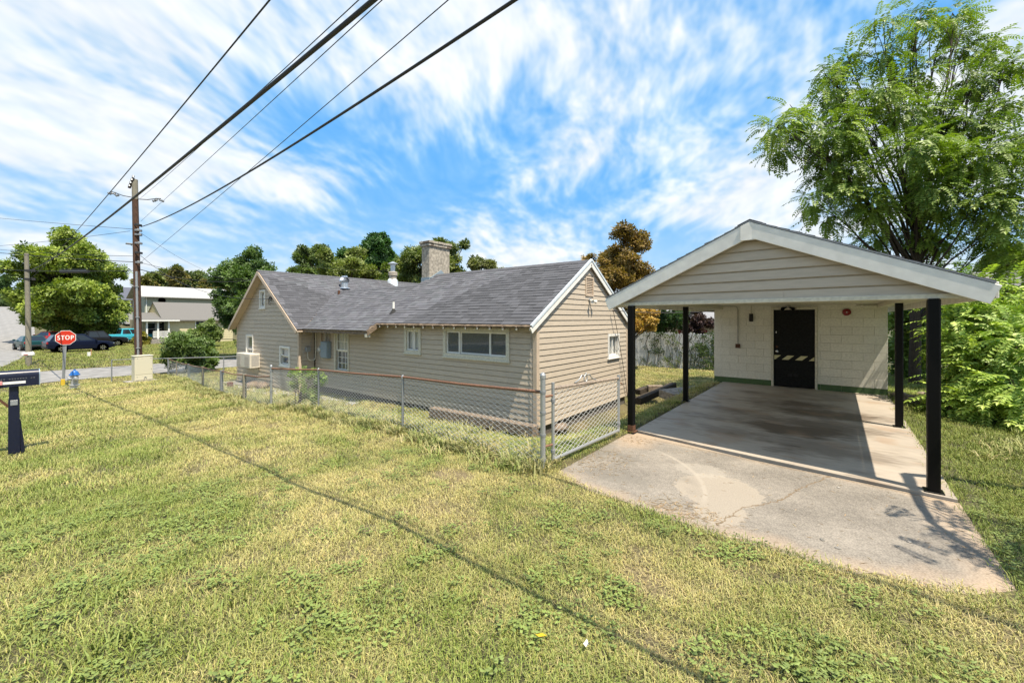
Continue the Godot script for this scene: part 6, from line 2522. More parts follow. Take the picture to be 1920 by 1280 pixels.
func car(called: String, label: String, category: String, at: Vector3, turn: float, col: Color, spec: Dictionary) -> void:
	var t := thing(called, label, category, at)
	t.rotation_degrees.y = turn
	origin[t] = Vector3.ZERO
	var paint := mat(col.r, col.g, col.b, 0.3)
	paint.clearcoat_enabled = true
	paint.metallic_specular = 0.25
	paint.clearcoat = 0.25
	paint.clearcoat_roughness = 0.06
	var mb := MB.new()
	var rings := []
	var st: Array = spec.st
	for s in st:
		var b: float = s[1]
		var h: float = s[2]
		var w: float = s[3]
		var m := lerpf(b, h, 0.55)
		var ring := []
		for q in [Vector2(-w * 0.86, b), Vector2(-w * 0.98, b + 0.08), Vector2(-w, m), Vector2(-w * 0.97, h - 0.06), Vector2(-w * 0.88, h), Vector2(w * 0.88, h), Vector2(w * 0.97, h - 0.06), Vector2(w, m), Vector2(w * 0.98, b + 0.08), Vector2(w * 0.86, b)]:
			ring.append(Vector3(s[0], q.y, q.x))
		rings.append(ring)
	for i in rings.size() - 1:
		for k in 10:
			mb.quad(rings[i][k], rings[i + 1][k], rings[i + 1][(k + 1) % 10], rings[i][(k + 1) % 10])
	for k in range(1, 9):
		mb.tri(rings[0][0], rings[0][k], rings[0][k + 1])
		mb.tri(rings[-1][0], rings[-1][k + 1], rings[-1][k])
	put(mb, "body", paint, t)
	# cabin
	var c: Array = spec.cab
	var belt := 1.02 if spec.wheel > 0.35 else 0.93
	var wb := 0.86
	var wr := 0.62
	mb = MB.new()
	var P := func(fx: float, fy: float, sd: float) -> Vector3:
		return Vector3(lerpf(lerpf(c[0], c[1], fx), lerpf(c[2], c[3], fx), fy), lerpf(belt, c[4], fy), sd * lerpf(wb, wr, fy))
	mb.hexa([P.call(0, 0, 1), P.call(1, 0, 1), P.call(1, 0, -1), P.call(0, 0, -1), P.call(0, 0.94, 1), P.call(1, 0.94, 1), P.call(1, 0.94, -1), P.call(0, 0.94, -1)])
	var rf := [P.call(0, 0.94, 1), P.call(1, 0.94, 1), P.call(1, 0.94, -1), P.call(0, 0.94, -1)]
	var rt := []
	for v in rf:
		rt.append(Vector3(v.x * 0.97, c[4], v.z * 0.88))
	mb.hexa(rf + rt)
	put(mb, "cabin", paint, t)
	for sd in [-1.0, 1.0]:
		var splits := [[0.06, 0.3], [0.33, 0.62], [0.65, 0.92]] if not spec.has("bed") else [[0.08, 0.5], [0.54, 0.92]]
		for w in splits:
			mb = MB.new()
			var o := Vector3(0, 0.002, sd * 0.006)
			var a: Vector3 = P.call(w[0], 0.12, sd) + o
			var b: Vector3 = P.call(w[1], 0.12, sd) + o
			var d: Vector3 = P.call(w[1], 0.86, sd) + o
			var e: Vector3 = P.call(w[0], 0.86, sd) + o
			if sd > 0:
				mb.quad(a, b, d, e)
			else:
				mb.quad(b, a, e, d)
			put(mb, "side_window", M.car_glass, t)
	for fx in [0.0, 1.0]:
		mb = MB.new()
		var o := Vector3(-0.006 if fx < 0.5 else 0.006, 0.003, 0)
		var a: Vector3 = P.call(fx, 0.1, -0.9) + o
		var b: Vector3 = P.call(fx, 0.1, 0.9) + o
		var d: Vector3 = P.call(fx, 0.9, 0.9) + o
		var e: Vector3 = P.call(fx, 0.9, -0.9) + o
		if fx < 0.5:
			mb.quad(a, b, d, e)
		else:
			mb.quad(b, a, e, d)
		put(mb, "windscreen" if fx > 0.5 else "rear_window", M.car_glass, t)
	# wheels
	var r: float = spec.wheel
	for ax in spec.axles:
		for sd in [-1.0, 1.0]:
			var wx := Transform3D(Basis(Vector3.RIGHT, Vector3(0, 0, sd), Vector3.UP), Vector3(ax, r, sd * 0.72))
			mb = MB.new()
			mb.lathe(wx, [Vector2(0.1, 0.0), Vector2(r * 1.16, 0.0), Vector2(r * 1.16, 0.216), Vector2(r, 0.216)], 20)
			put(mb, "wheel_arch", M.rubber, t)
			mb = MB.new()
			mb.lathe(wx, [Vector2(r * 0.6, 0.2), Vector2(r * 0.66, 0.235), Vector2(r * 0.93, 0.235), Vector2(r, 0.19), Vector2(r, 0.03)], 20)
			var wh := put(mb, "wheel", M.rubber, t)
			mb = MB.new()
			mb.lathe(wx, [Vector2(0, 0.225), Vector2(r * 0.16, 0.225), Vector2(r * 0.2, 0.21), Vector2(r * 0.2, 0.19)], 12)
			for k in 7:
				var an := TAU * k / 7.0
				var d := Vector3(cos(an), 0, sin(an))
				plank(mb, wx * (d * r * 0.15 + Vector3(0, 0.215, 0)), wx * (d * r * 0.62 + Vector3(0, 0.215, 0)), wx.basis * d.cross(Vector3.UP), 0.06, 0.02)
			mb.lathe(wx, [Vector2(r * 0.55, 0.2), Vector2(r * 0.6, 0.228), Vector2(r * 0.67, 0.228), Vector2(r * 0.67, 0.2)], 20)
			put(mb, "rim", M.chrome, wh)
	# lamps, bumpers, bed
	for sd in [-1.0, 1.0]:
		mb = MB.new()
		mb.bevel(xf(Vector3(st[-2][0] + 0.02, st[-2][2] - 0.09, sd * st[-2][3] * 0.8)), Vector3(0.14, 0.13, 0.3), 0.03)
		put(mb, "headlight", M.chrome, t)
		mb = MB.new()
		mb.bevel(xf(Vector3(st[1][0] - 0.02, st[1][2] - 0.16, sd * st[1][3] * 0.88)), Vector3(0.12, 0.2, 0.2), 0.03)
		put(mb, "tail_light", mat(0.3, 0.01, 0.012, 0.3), t)
	mb = MB.new()
	mb.bevel(xf(Vector3(st[-1][0], st[-1][1] + 0.02, 0)), Vector3(0.12, 0.18, st[-1][3] * 2.1), 0.04)
	put(mb, "front_bumper", M.chrome if spec.has("bed") else M.rubber, t)
	mb = MB.new()
	mb.bevel(xf(Vector3(st[0][0], st[0][1], 0)), Vector3(0.14, 0.18, st[0][3] * 2.1), 0.04)
	put(mb, "rear_bumper", M.chrome if spec.has("bed") else M.rubber, t)
	mb = MB.new()
	mb.bevel(xf(Vector3(st[-1][0] + 0.01, st[-1][2] - 0.05, 0)), Vector3(0.05, 0.16, st[-1][3] * 1.2), 0.02)
	put(mb, "grille", M.chrome if spec.has("bed") else M.rubber, t)
	if spec.has("bed"):
		mb = MB.new()
		mb.box(Vector3(-2.6, 1.121, -0.74), Vector3(-0.86, 1.124, 0.74))
		put(mb, "bed", M.rubber, t)
	for sd in [-1.0, 1.0]:
		mb = MB.new()
		mb.bevel(xf(Vector3(c[1] - 0.15, belt + 0.1, sd * 0.97)), Vector3(0.1, 0.14, 0.2), 0.03)
		put(mb, "mirror", paint, t)


# ---------------------------------------------------------------- leaves and trees
var leaf_meshes := {}


func leaf_quad(mb: MB, base: Vector3, dir: Vector3, side: Vector3, len: float, wid: float, fold: float) -> void:
	var nn := dir.cross(side).normalized()
	var mid := base + dir * len * 0.45
	var l := mid - side * wid + nn * fold
	var r := mid + side * wid + nn * fold
	var tip := base + dir * len - nn * fold * 0.6
	mb.tri(base, r, tip)
	mb.tri(base, tip, l)


func cluster(kind: String) -> ArrayMesh:
	if leaf_meshes.has(kind):
		return leaf_meshes[kind]
	var mb := MB.new()
	mb.colours = true
	var g := RandomNumberGenerator.new()
	g.seed = hash(kind)
	var shade := func() -> Color:
		var s := g.randf_range(0.72, 1.28)
		return Color(s * g.randf_range(0.9, 1.12), s, s * g.randf_range(0.75, 1.1))
	if kind == "pinnate":   # one compound leaf: a drooping stalk with pairs of leaflets, about 0.45 m long
		var pts := []
		for k in 9:
			var u := k / 8.0
			pts.append(Vector3(0, 0.10 * u - 0.2 * u * u, 0.46 * u))
		mb.col = Color(0.9, 0.95, 0.6)
		for k in 8:
			mb.quad(pts[k] + Vector3(-0.002, 0, 0), pts[k] + Vector3(0.002, 0, 0), pts[k + 1] + Vector3(0.002, 0, 0), pts[k + 1] + Vector3(-0.002, 0, 0))
		for k in 8:
			for sd in [-1.0, 1.0]:
				mb.col = shade.call()
				var dir := Vector3(sd * 0.86, -0.22 + g.randf_range(-0.15, 0.1), 0.42 + g.randf_range(-0.1, 0.15)).normalized()
				leaf_quad(mb, pts[k + 1] if k > 0 else pts[1].lerp(pts[2], 0.3), dir, Vector3(0.35, 0.25 * sd, -0.8 * sd).normalized(), 0.135 - 0.006 * k, 0.024, 0.008)
		mb.col = shade.call()
		leaf_quad(mb, pts[8], Vector3(0, -0.5, 0.86), Vector3.RIGHT, 0.12, 0.026, 0.008)
	elif kind == "broad":   # a twig end with a dozen leaves, about 0.5 m across
		for k in 13:
			mb.col = shade.call()
			var a := k * 2.4
			var e := g.randf_range(-0.5, 0.9)
			var dir := Vector3(cos(a) * cos(e), sin(e) * 0.8, sin(a) * cos(e)).normalized()
			var side := dir.cross(Vector3(g.randf_range(-0.4, 0.4), 1, g.randf_range(-0.4, 0.4))).normalized()
			leaf_quad(mb, dir * g.randf_range(0.03, 0.14), (dir + Vector3(0, -0.25, 0)).normalized(), side, g.randf_range(0.13, 0.2), g.randf_range(0.045, 0.07), 0.015)
	elif kind == "flat":   # leaves held in level sprays
		for k in 14:
			mb.col = shade.call()
			var a := k * 2.4
			var r := 0.05 + 0.24 * sqrt(k / 14.0)
			var dir := Vector3(cos(a), g.randf_range(-0.35, 0.15), sin(a)).normalized()
			leaf_quad(mb, Vector3(cos(a) * r, g.randf_range(-0.05, 0.05), sin(a) * r), dir, dir.cross(Vector3.UP).normalized(), g.randf_range(0.13, 0.19), g.randf_range(0.05, 0.075), 0.012)
	elif kind == "ivy":
		for k in 9:
			mb.col = shade.call()
			var b := Vector3(g.randf_range(-0.12, 0.12), g.randf_range(-0.12, 0.12), g.randf_range(0.0, 0.04))
			leaf_quad(mb, b, Vector3(g.randf_range(-0.5, 0.5), -0.8, 0.25).normalized(), Vector3(1, g.randf_range(-0.4, 0.4), 0.2).normalized(), g.randf_range(0.06, 0.1), g.randf_range(0.03, 0.045), 0.008)
	leaf_meshes[kind] = mb.done(M.leaf)
	return leaf_meshes[kind]


func limb(mb: MB, a: Vector3, b: Vector3, r0: float, r1: float, g: RandomNumberGenerator, lift := 0.2) -> Array:
	var pts := []
	var rs := []
	var n := 7
	var l := a.distance_to(b)
	var off := Vector3(g.randf_range(-1, 1), 0, g.randf_range(-1, 1)) * l * 0.07
	for k in n + 1:
		var u := float(k) / n
		var w := sin(PI * u)
		pts.append(a.lerp(b, u) + off * w + Vector3(0, lift * l * w * 0.35, 0) + Vector3(g.randf_range(-1, 1), g.randf_range(-1, 1), g.randf_range(-1, 1)) * l * 0.012 * w)
		rs.append(lerpf(r0, r1, u))
	mb.tube(pts, rs, 7, false)
	return pts


# lobes: [centre, radius]. Leaves fill each lobe, thickest towards its skin; limbs run from the trunk to every lobe.
func tree(called: String, label: String, category: String, foot: Vector3, lobes: Array, kind: String, per: int, size: float, ca: Color, cb: Color, seed_: int, trunk_r: float, group := "", fork := 0.35, squash := 1.0, droop := 0.3) -> Node3D:
	var g := RandomNumberGenerator.new()
	g.seed = seed_
	var t := thing(called, label, category, foot, group)
	var mid := Vector3.ZERO
	var lowest := 1e9
	for l in lobes:
		mid += l[0]
		lowest = minf(lowest, l[0].y)
	mid /= lobes.size()
	var top := Vector3(lerpf(foot.x, mid.x, 0.7), lerpf(foot.y, mid.y, 0.85), lerpf(foot.z, mid.z, 0.7))
	var tb := MB.new()
	var spine := limb(tb, foot + Vector3(0, -0.2, 0), top, trunk_r, trunk_r * 0.5, g, 0.0)
	var bb := MB.new()
	var n := 0
	for l in lobes:
		n += int(per * clampf(l[2] if l.size() > 2 else 1.0, 0.1, 4.0))
	var buf := PackedFloat32Array()
	buf.resize(n * 16)
	var at := 0
	for l in lobes:
		var c: Vector3 = l[0]
		var r: float = l[1]
		var u := clampf(fork + (c.y - lowest) / maxf(0.1, mid.y * 2 - lowest * 2) * 0.5 + g.randf_range(-0.08, 0.08), fork * 0.8, 1.0)
		var s: Vector3 = spine[int(u * (spine.size() - 1))]
		var pts := limb(bb, s, c, maxf(0.01, trunk_r * 0.22), maxf(0.005, trunk_r * 0.06), g)
		for k in 4:
			var d := Vector3(g.randfn(), g.randfn() * 0.6 + 0.2, g.randfn()).normalized()
			limb(bb, pts[4 + k % 4], c + d * r * 0.8, maxf(0.006, trunk_r * 0.09), 0.004, g)
		var tone := g.randf_range(-0.25, 0.25)
		var count := int(per * clampf(l[2] if l.size() > 2 else 1.0, 0.1, 4.0))
		for k in count:
			var d := Vector3(g.randfn(), g.randfn(), g.randfn()).normalized()
			var rr := r * pow(g.randf(), 0.45)
			var p := c + d * Vector3(1, squash, 1) * rr
			var outw := (d * Vector3(1, 0.5, 1) + Vector3(0, -droop, 0) + Vector3(g.randfn(), g.randfn(), g.randfn()) * 0.35).normalized()
			var b := Basis()
			if kind == "flat":
				b = Basis(Vector3.UP, g.randf() * TAU) * Basis(Vector3.RIGHT, g.randfn() * 0.3)
			elif kind == "pinnate":
				var sx := Vector3.UP.cross(outw).normalized()
				b = Basis(sx, outw.cross(sx).normalized(), outw)
			else:
				b = Basis(Vector3(g.randfn(), g.randfn(), g.randfn()).normalized(), g.randf() * TAU)
			var col := (ca * 1.45).lerp(cb * 1.75, clampf(0.5 + tone + g.randfn() * 0.22, 0.0, 1.0))
			write(buf, at, b.scaled(Vector3.ONE * size * g.randf_range(0.7, 1.25)), p, col)
			at += 1
	put(tb, "trunk", M.bark, t)
	put(bb, "branches", M.bark, t)
	copies(cluster(kind), "crown", buf, t)
	return t


# an automatic crown: lobes spread through an ellipsoid given by its picture box and distance
func crown(px0: float, py0: float, px1: float, py1: float, depth: float, n: int, seed_: int, lobe := 0.36, top_heavy := 0.0) -> Array:
	var g := RandomNumberGenerator.new()
	g.seed = seed_
	var c := at_depth((px0 + px1) / 2, (py0 + py1) / 2, depth)
	var sec := sqrt(1.0 + pow(((px0 + px1) / 2 - 960.0) / FOCAL, 2))
	var rh := (px1 - px0) / 2 * depth / FOCAL / sec
	var rv := (py1 - py0) / 2 * depth / FOCAL
	var out := []
	for k in n:
		var y := 1.0 - 2.0 * (k + 0.5) / n
		var a := k * 2.39996 + g.randf() * 0.5
		var q := sqrt(maxf(0.0, 1.0 - y * y))
		var rr := g.randf_range(0.4, 0.95)
		var r := (rh + rv) / 2 * lobe * g.randf_range(0.5, 1.3)
		var d := Vector3(cos(a) * q * rh, (y + top_heavy * q) * rv, sin(a) * q * rh)
		var sc := rr * (1.0 - r / maxf(rh, rv) * 0.6) / 0.8
		out.append([c + d * minf(sc, 1.05) + Vector3(g.randfn() * rh, g.randfn() * rv, g.randfn() * rh) * 0.1, r, pow(r / ((rh + rv) / 2 * lobe), 2)])
	return out


func foot_of(lobes: Array) -> Vector3:
	var m := Vector3.ZERO
	for l in lobes:
		m += l[0]
	m /= lobes.size()
	return Vector3(m.x, ground_y(m.x, m.z), m.z)


func trees() -> void:
	var A := Color(0.045, 0.085, 0.018)
	var B := Color(0.13, 0.19, 0.035)
	var dark_a := Color(0.02, 0.048, 0.014)
	var dark_b := Color(0.055, 0.105, 0.025)
	# the big walnut right of the garage; lobes set out one by one
	var L := []
	for q in [
		[1447, 245, 34, 12.0], [1480, 225, 36, 12.2], [1475, 270, 36, 12.4], [1515, 262, 42, 12.3], [1530, 300, 40, 12.8], [1505, 195, 26, 12.4], [1560, 250, 46, 12.4],
		[1555, 165, 30, 12.6], [1580, 120, 34, 12.6], [1610, 92, 32, 12.8], [1642, 52, 30, 12.8], [1600, 160, 44, 12.8], [1635, 115, 34, 13.0], [1590, 205, 46, 12.6],
		[1700, 100, 34, 13.2], [1712, 58, 30, 13.2], [1735, 20, 32, 13.4], [1725, 140, 38, 13.2], [1690, 155, 34, 13.0], [1770, 55, 34, 13.4], [1800, 15, 36, 13.6], [1790, 95, 36, 13.6], [1815, 50, 28, 13.6],
		[1855, 95, 30, 13.0], [1880, 65, 28, 13.0], [1870, 135, 36, 13.0], [1905, 120, 30, 12.6], [1840, 150, 36, 12.8], [1910, 190, 44, 12.2], [1930, 260, 52, 11.6], [1800, 160, 36, 13.0],
		[1640, 190, 46, 12.6], [1620, 250, 54, 12.2], [1680, 220, 50, 12.4], [1740, 200, 46, 12.8], [1790, 220, 52, 12.4], [1850, 220, 54, 12.0], [1560, 320, 44, 12.4],
		[1620, 310, 56, 11.8], [1680, 290, 54, 11.6], [1740, 280, 56, 11.6], [1800, 300, 56, 11.4], [1860, 300, 56, 11.2], [1915, 340, 52, 11.0],
		[1520, 378, 34, 12.6], [1545, 410, 36, 12.8], [1570, 370, 46, 12.6], [1610, 400, 50, 12.6], [1650, 370, 54, 12.2], [1710, 360, 54, 12.0], [1770, 370, 56, 11.8], [1830, 380, 56, 11.4], [1890, 410, 54, 11.0],
		[1660, 440, 48, 13.0], [1720, 440, 50, 13.0], [1780, 440, 52, 12.6], [1840, 460, 52, 12.2], [1890, 490, 46, 11.6], [1800, 500, 46, 13.0], [1850, 530, 40, 12.6], [1905, 550, 34, 11.8]]:
		var c := at_depth(q[0], q[1], q[3])
		var sec := sqrt(1.0 + pow((q[0] - 960.0) / FOCAL, 2))
		L.append([c + fwd * rng.randf_range(-0.5, 0.5), q[2] * q[3] / FOCAL / sqrt(sec) * 0.8, pow(q[2] / 45.0, 2)])
	var foot := at_depth(1716, 640, 13.2)
	foot.y = ground_y(foot.x, foot.z)
	tree("walnut_tree", "large tree with drooping compound leaves rising behind the carport roof", "tree", foot, L, "pinnate", 76, 1.0, Color(0.07, 0.125, 0.018), Color(0.21, 0.275, 0.045), 3, 0.16, "", 0.4, 0.85, 0.35)
	# saplings with long compound leaves right of the carport
	var specs := [
		["sapling_thicket", "tall bright green sapling close behind the front right carport post", [[1800, 560, 34, 8.6], [1830, 540, 30, 8.8], [1800, 610, 40, 8.4], [1840, 600, 44, 8.4], [1815, 660, 44, 8.2], [1785, 650, 28, 8.6]]],
		["sapling_thicket", "bright green sapling at the edge of the lawn with leaves hanging to the grass", [[1850, 650, 46, 8.0], [1880, 600, 44, 8.2], [1900, 560, 36, 8.4], [1860, 700, 48, 7.6], [1815, 720, 44, 7.8], [1895, 680, 46, 7.6]]],
		["sapling_thicket", "low spreading sapling whose long leaves reach over the right lawn", [[1830, 765, 36, 7.4], [1870, 755, 44, 7.2], [1905, 735, 44, 7.0], [1790, 755, 26, 7.6], [1915, 640, 46, 7.4], [1930, 790, 36, 6.8]]]]
	for i in specs.size():
		var lob := []
		for q in specs[i][2]:
			var c := at_depth(q[0], q[1], q[3])
			lob.append([c, q[2] * q[3] / FOCAL * 0.9, pow(q[2] / 40.0, 2)])
		var f := foot_of(lob)
		tree(specs[i][0], specs[i][1], "sapling", f + Vector3(0, 0, -0.4), lob, "pinnate", 78, 0.92, Color(0.13, 0.21, 0.032), Color(0.33, 0.40, 0.09), 50 + i, 0.035, "saplings right of the carport", 0.3, 0.9, 0.25)
	# dark undergrowth behind the right posts
	var u1 := crown(1670, 560, 1760, 730, 14.5, 9, 61, 0.4)
	tree("shrub", "leafy shrub behind the right carport posts", "shrub", foot_of(u1), u1, "broad", 80, 0.8, A, B, 62, 0.05)
	u1 = crown(1745, 500, 1960, 740, 15.5, 16, 63, 0.36)
	tree("tree", "leafy young tree between the walnut and the saplings", "tree", foot_of(u1), u1, "broad", 90, 0.9, A, B, 64, 0.08)
	u1 = crown(1830, 440, 2000, 590, 34.0, 12, 65, 0.4)
	tree("tree", "pale green tree far behind the grey roof at the right", "tree", foot_of(u1), u1, "broad", 120, 2.0, Color(0.06, 0.10, 0.03), Color(0.14, 0.19, 0.06), 66, 0.2)
	# a tree beside the drive, outside the view: one limb shades the concrete
	var sl := [[Vector3(2.15, 3.1, -4.9), 0.42, 0.3], [Vector3(2.3, 3.15, -4.45), 0.45, 0.5], [Vector3(2.25, 3.1, -4.05), 0.36, 0.4], [Vector3(2.55, 3.3, -4.2), 0.4, 0.4], [Vector3(4.6, 4.2, -6.2), 0.9], [Vector3(5.2, 4.8, -7.4), 1.0], [Vector3(5.6, 3.9, -6.6), 0.9]]
	var st := tree("tree", "small tree leaning over the right edge of the drive", "tree", Vector3(5.0, ground_y(5.0, -7.4), -7.4), sl, "pinnate", 30, 0.62, A, B, 68, 0.11, "", 0.45, 0.7)
	var lm := MB.new()
	var gg := RandomNumberGenerator.new()
	gg.seed = 4
	limb(lm, Vector3(4.7, 2.2, -7.0), Vector3(1.93, 3.0, -6.1), 0.07, 0.055, gg)
	limb(lm, Vector3(1.93, 3.0, -6.1), Vector3(2.0, 3.05, -4.8), 0.055, 0.03, gg, 0.05)
	limb(lm, Vector3(2.0, 3.05, -4.8), Vector3(2.3, 3.1, -4.0), 0.03, 0.012, gg, 0.05)
	for k in 14:
		var s := Vector3(1.97 + 0.02 * k, 3.05, -5.5 + 0.1 * k)
		limb(lm, s, s + Vector3(gg.randf_range(-0.25, 0.55), gg.randf_range(-0.1, 0.1), gg.randf_range(0.1, 0.5)), 0.01, 0.003, gg)
	put(lm, "leaning_limb", M.bark, st)
	# background trees: [name, label, box, depth, lobes, per, leaf size, colours, kind, lobe share]
	var bg := [
		["maple_tree", "large round tree with layered leaves beyond the cross street", [30, 452, 238, 640], 49.0, 44, 130, 2.3, Color(0.055, 0.10, 0.018), Color(0.23, 0.28, 0.045), "broad", 0.33],
		["tree", "dark spreading tree left of the house gable", [402, 462, 530, 645], 33.0, 26, 120, 1.5, Color(0.025, 0.055, 0.016), Color(0.085, 0.14, 0.03), "broad", 0.34],
		["tree", "open airy tree rising highest behind the main roof", [545, 440, 640, 545], 40.0, 15, 70, 1.6, Color(0.035, 0.06, 0.02), Color(0.10, 0.14, 0.035), "broad", 0.3],
		["oak_tree", "dense dark round tree behind the flue chimney", [653, 436, 745, 535], 46.0, 22, 140, 1.9, Color(0.018, 0.05, 0.014), Color(0.05, 0.115, 0.025), "broad", 0.34],
		["tree", "yellow green tree low behind the roof turbine", [592, 474, 720, 570], 36.0, 18, 110, 1.6, Color(0.07, 0.10, 0.02), Color(0.17, 0.20, 0.05), "broad", 0.36],
		["tree", "bushy green tree low at the left end of the main ridge", [530, 492, 610, 570], 37.0, 10, 90, 1.5, Color(0.05, 0.085, 0.02), Color(0.12, 0.16, 0.04), "broad", 0.38],
		["tree", "green tree right of the dark round one, low behind the ridge", [700, 482, 790, 570], 36.0, 12, 100, 1.6, Color(0.05, 0.085, 0.02), Color(0.13, 0.17, 0.04), "broad", 0.38],
		["tree", "olive green tree directly behind the stucco chimney", [752, 446, 890, 570], 30.0, 24, 100, 1.4, Color(0.05, 0.08, 0.02), Color(0.14, 0.165, 0.04), "broad", 0.3],
		["tree", "small tree with thin crown showing right of the stucco chimney", [868, 482, 958, 570], 29.0, 12, 80, 1.3, Color(0.05, 0.07, 0.02), Color(0.14, 0.15, 0.05), "broad", 0.32],
		["copper_tree", "copper leaved tree behind the end gable of the house", [1082, 446, 1228, 640], 24.0, 26, 110, 1.15, Color(0.085, 0.06, 0.016), Color(0.22, 0.145, 0.035), "broad", 0.32],
		["tree", "dark green tree over the white picket fence", [1192, 556, 1296, 628], 23.5, 9, 80, 1.0, dark_a, dark_b, "broad", 0.38],
		["small_tree", "golden leaved small tree in front of the picket fence", [1165, 570, 1236, 622], 20.0, 9, 70, 0.7, Color(0.26, 0.17, 0.04), Color(0.45, 0.30, 0.08), "broad", 0.42],
		["plum_tree", "dark purple leaved tree behind the picket fence", [1280, 572, 1330, 650], 25.0, 8, 80, 0.9, Color(0.025, 0.014, 0.016), Color(0.06, 0.035, 0.035), "broad", 0.42],
		["tree", "dark trees at the end of the street left of the big tree", [-60, 515, 36, 580], 120.0, 14, 90, 4.0, dark_a, dark_b, "broad", 0.36],
		["tree", "lower dark tree beside the road at the left", [-40, 548, 32, 590], 100.0, 8, 80, 3.4, dark_a, Color(0.06, 0.09, 0.03), "broad", 0.4]]
	for i in bg.size():
		var q: Array = bg[i]
		var b: Array = q[2]
		var lob := crown(b[0], b[1], b[2], b[3], q[3], int(q[4] * (1.7 if q[9] == "broad" else 1.0)), 100 + i, q[10] * (0.78 if q[9] == "broad" else 1.0))
		var d: float = q[3]
		var ft := foot_of(lob)
		if q[0] == "small_tree":   # its stem stands behind the house corner
			ft = at_depth(1150, 600, d - 0.5)
			ft.y = ground_y(ft.x, ft.z)
		tree(q[0], q[1], "tree", ft, lob, q[9], q[5], q[6] * (0.74 if q[9] == "broad" else 1.0), q[7], q[8], 200 + i, d * 0.006, "", 0.4, 0.8 if q[9] != "flat" else 0.62)
	# wooded rise behind the far houses: single trees in a row
	for k in 9:
		var px := 272.0 + k * 20.0
		var h := 522.0 - 14.0 * sin(k * 0.55) + rng.randf_range(-4, 4)
		var lob := crown(px - 22, h - 6, px + 22, h + 40, 118.0 + (k % 3) * 8.0, 8, 300 + k, 0.42)
		tree("tree", "green tree on the wooded rise behind the long house", "tree", foot_of(lob), lob, "broad", 90, 4.2, Color(0.045, 0.075, 0.02), Color(0.15, 0.17, 0.05) if k % 3 else Color(0.19, 0.15, 0.05), 320 + k, 0.3, "trees on the wooded rise")
	# trees on the other side of the street, mirrored in the window panes
	for k in 5:
		var f := Vector3(-30.0 + k * 8.5 + rng.randf_range(-1, 1), 0, 17.0 + rng.randf_range(-1.5, 3))
		f.y = ground_y(f.x, f.z)
		var lob := []
		for j in 16:
			var a := j * 2.4
			lob.append([f + Vector3(cos(a) * 2.6, 3.0 + 5.0 * j / 16.0, sin(a) * 2.6) * Vector3(1.0 - 0.3 * j / 16.0, 1, 1), rng.randf_range(1.2, 1.9)])
		tree("tree", "leafy tree across the street, mirrored in the panes of the house", "tree", f, lob, "broad", 60, 1.6, A, B, 380 + k, 0.2, "trees across the street")
	# bushes
	var bl := crown(296, 622, 412, 706, 24.5, 15, 401, 0.4)
	tree("bush", "big rounded dark green bush at the end of the chain link fence", "bush", foot_of(bl), bl, "broad", 120, 0.75, Color(0.03, 0.06, 0.016), Color(0.10, 0.15, 0.035), 402, 0.05, "", 0.2)
	bl = crown(247, 624, 286, 650, 50.0, 7, 403, 0.5)
	tree("clipped_shrub", "low clipped yellow green shrub beside the bungalow porch", "shrub", foot_of(bl), bl, "broad", 110, 1.1, Color(0.08, 0.09, 0.015), Color(0.22, 0.19, 0.03), 404, 0.04)
	bl = crown(350, 606, 420, 650, 46.0, 10, 405, 0.45)
	tree("bush", "loose green bush below the bungalow window", "bush", foot_of(bl), bl, "broad", 100, 1.2, Color(0.05, 0.08, 0.02), Color(0.14, 0.19, 0.05), 406, 0.05)
	# the sapling that grows through the fence
	var sp := on_ground(548, 764)
	var dz := (sp - EYE).dot(fwd)
	var sb := []
	for q in [[566, 702, 14], [585, 700, 14], [556, 722, 14], [580, 726, 15], [600, 715, 12], [570, 742, 13], [552, 700, 9], [590, 742, 10]]:
		sb.append([at_depth(q[0], q[1], dz + rng.randf_range(-0.1, 0.3)), q[2] * dz / FOCAL, 1.0])
	tree("fence_shrub", "young shrub growing through the chain link fence by the house", "shrub", sp, sb, "broad", 16, 0.34, Color(0.06, 0.11, 0.02), Color(0.20, 0.27, 0.06), 410, 0.03, "", 0.25)
	# ivy on the picket fence
	var iv := [[1225, 640, 0.55, "thick ivy hanging on the picket fence left of the back carport post"], [1262, 655, 0.45, "light green ivy climbing the middle of the picket fence"], [1300, 655, 0.35, "sparse ivy on the pickets right of the back carport post"], [1332, 655, 0.6, "dense ivy covering the picket fence beside the garage wall"]]
	for i in iv.size():
		var c := on_z(iv[i][0], iv[i][1], -20.95)
		var n := [44, 38, 18, 150][i] as int
		var buf := PackedFloat32Array()
		buf.resize(n * 16)
		for k in n:
			var x: float = c.x + rng.randfn() * iv[i][2] * 0.6 + 0.25 * sin(k * 0.37)
			var y: float = rng.randf_range(-0.7, 1.1)
			x += 0.18 * sin(y * 5.0 + i)
			write(buf, k, Basis(Vector3.BACK, rng.randfn() * 0.6).scaled(Vector3.ONE * rng.randf_range(0.5, 1.0)), Vector3(x, y, -20.95 + rng.randf_range(0.0, 0.06)), dark_a.lerp([Color(0.08, 0.12, 0.03), Color(0.22, 0.27, 0.07), Color(0.07, 0.11, 0.03), Color(0.13, 0.19, 0.04)][i], rng.randf()))
		var t := thing("ivy", iv[i][3], "ivy", Vector3(c.x, -0.7, -20.9))
		copies(cluster("ivy"), "leaves", buf, t)
		var vm := MB.new()
		for k in 5:
			var x0: float = c.x + rng.randf_range(-0.4, 0.4)
			vm.tube([Vector3(x0, -0.7, -20.96), Vector3(x0 + 0.1, 0.0, -20.96), Vector3(x0 - 0.05, 0.5, -20.96), Vector3(x0 + 0.15, 1.0, -20.96)], 0.008, 4)
		put(vm, "stem", M.bark, t)


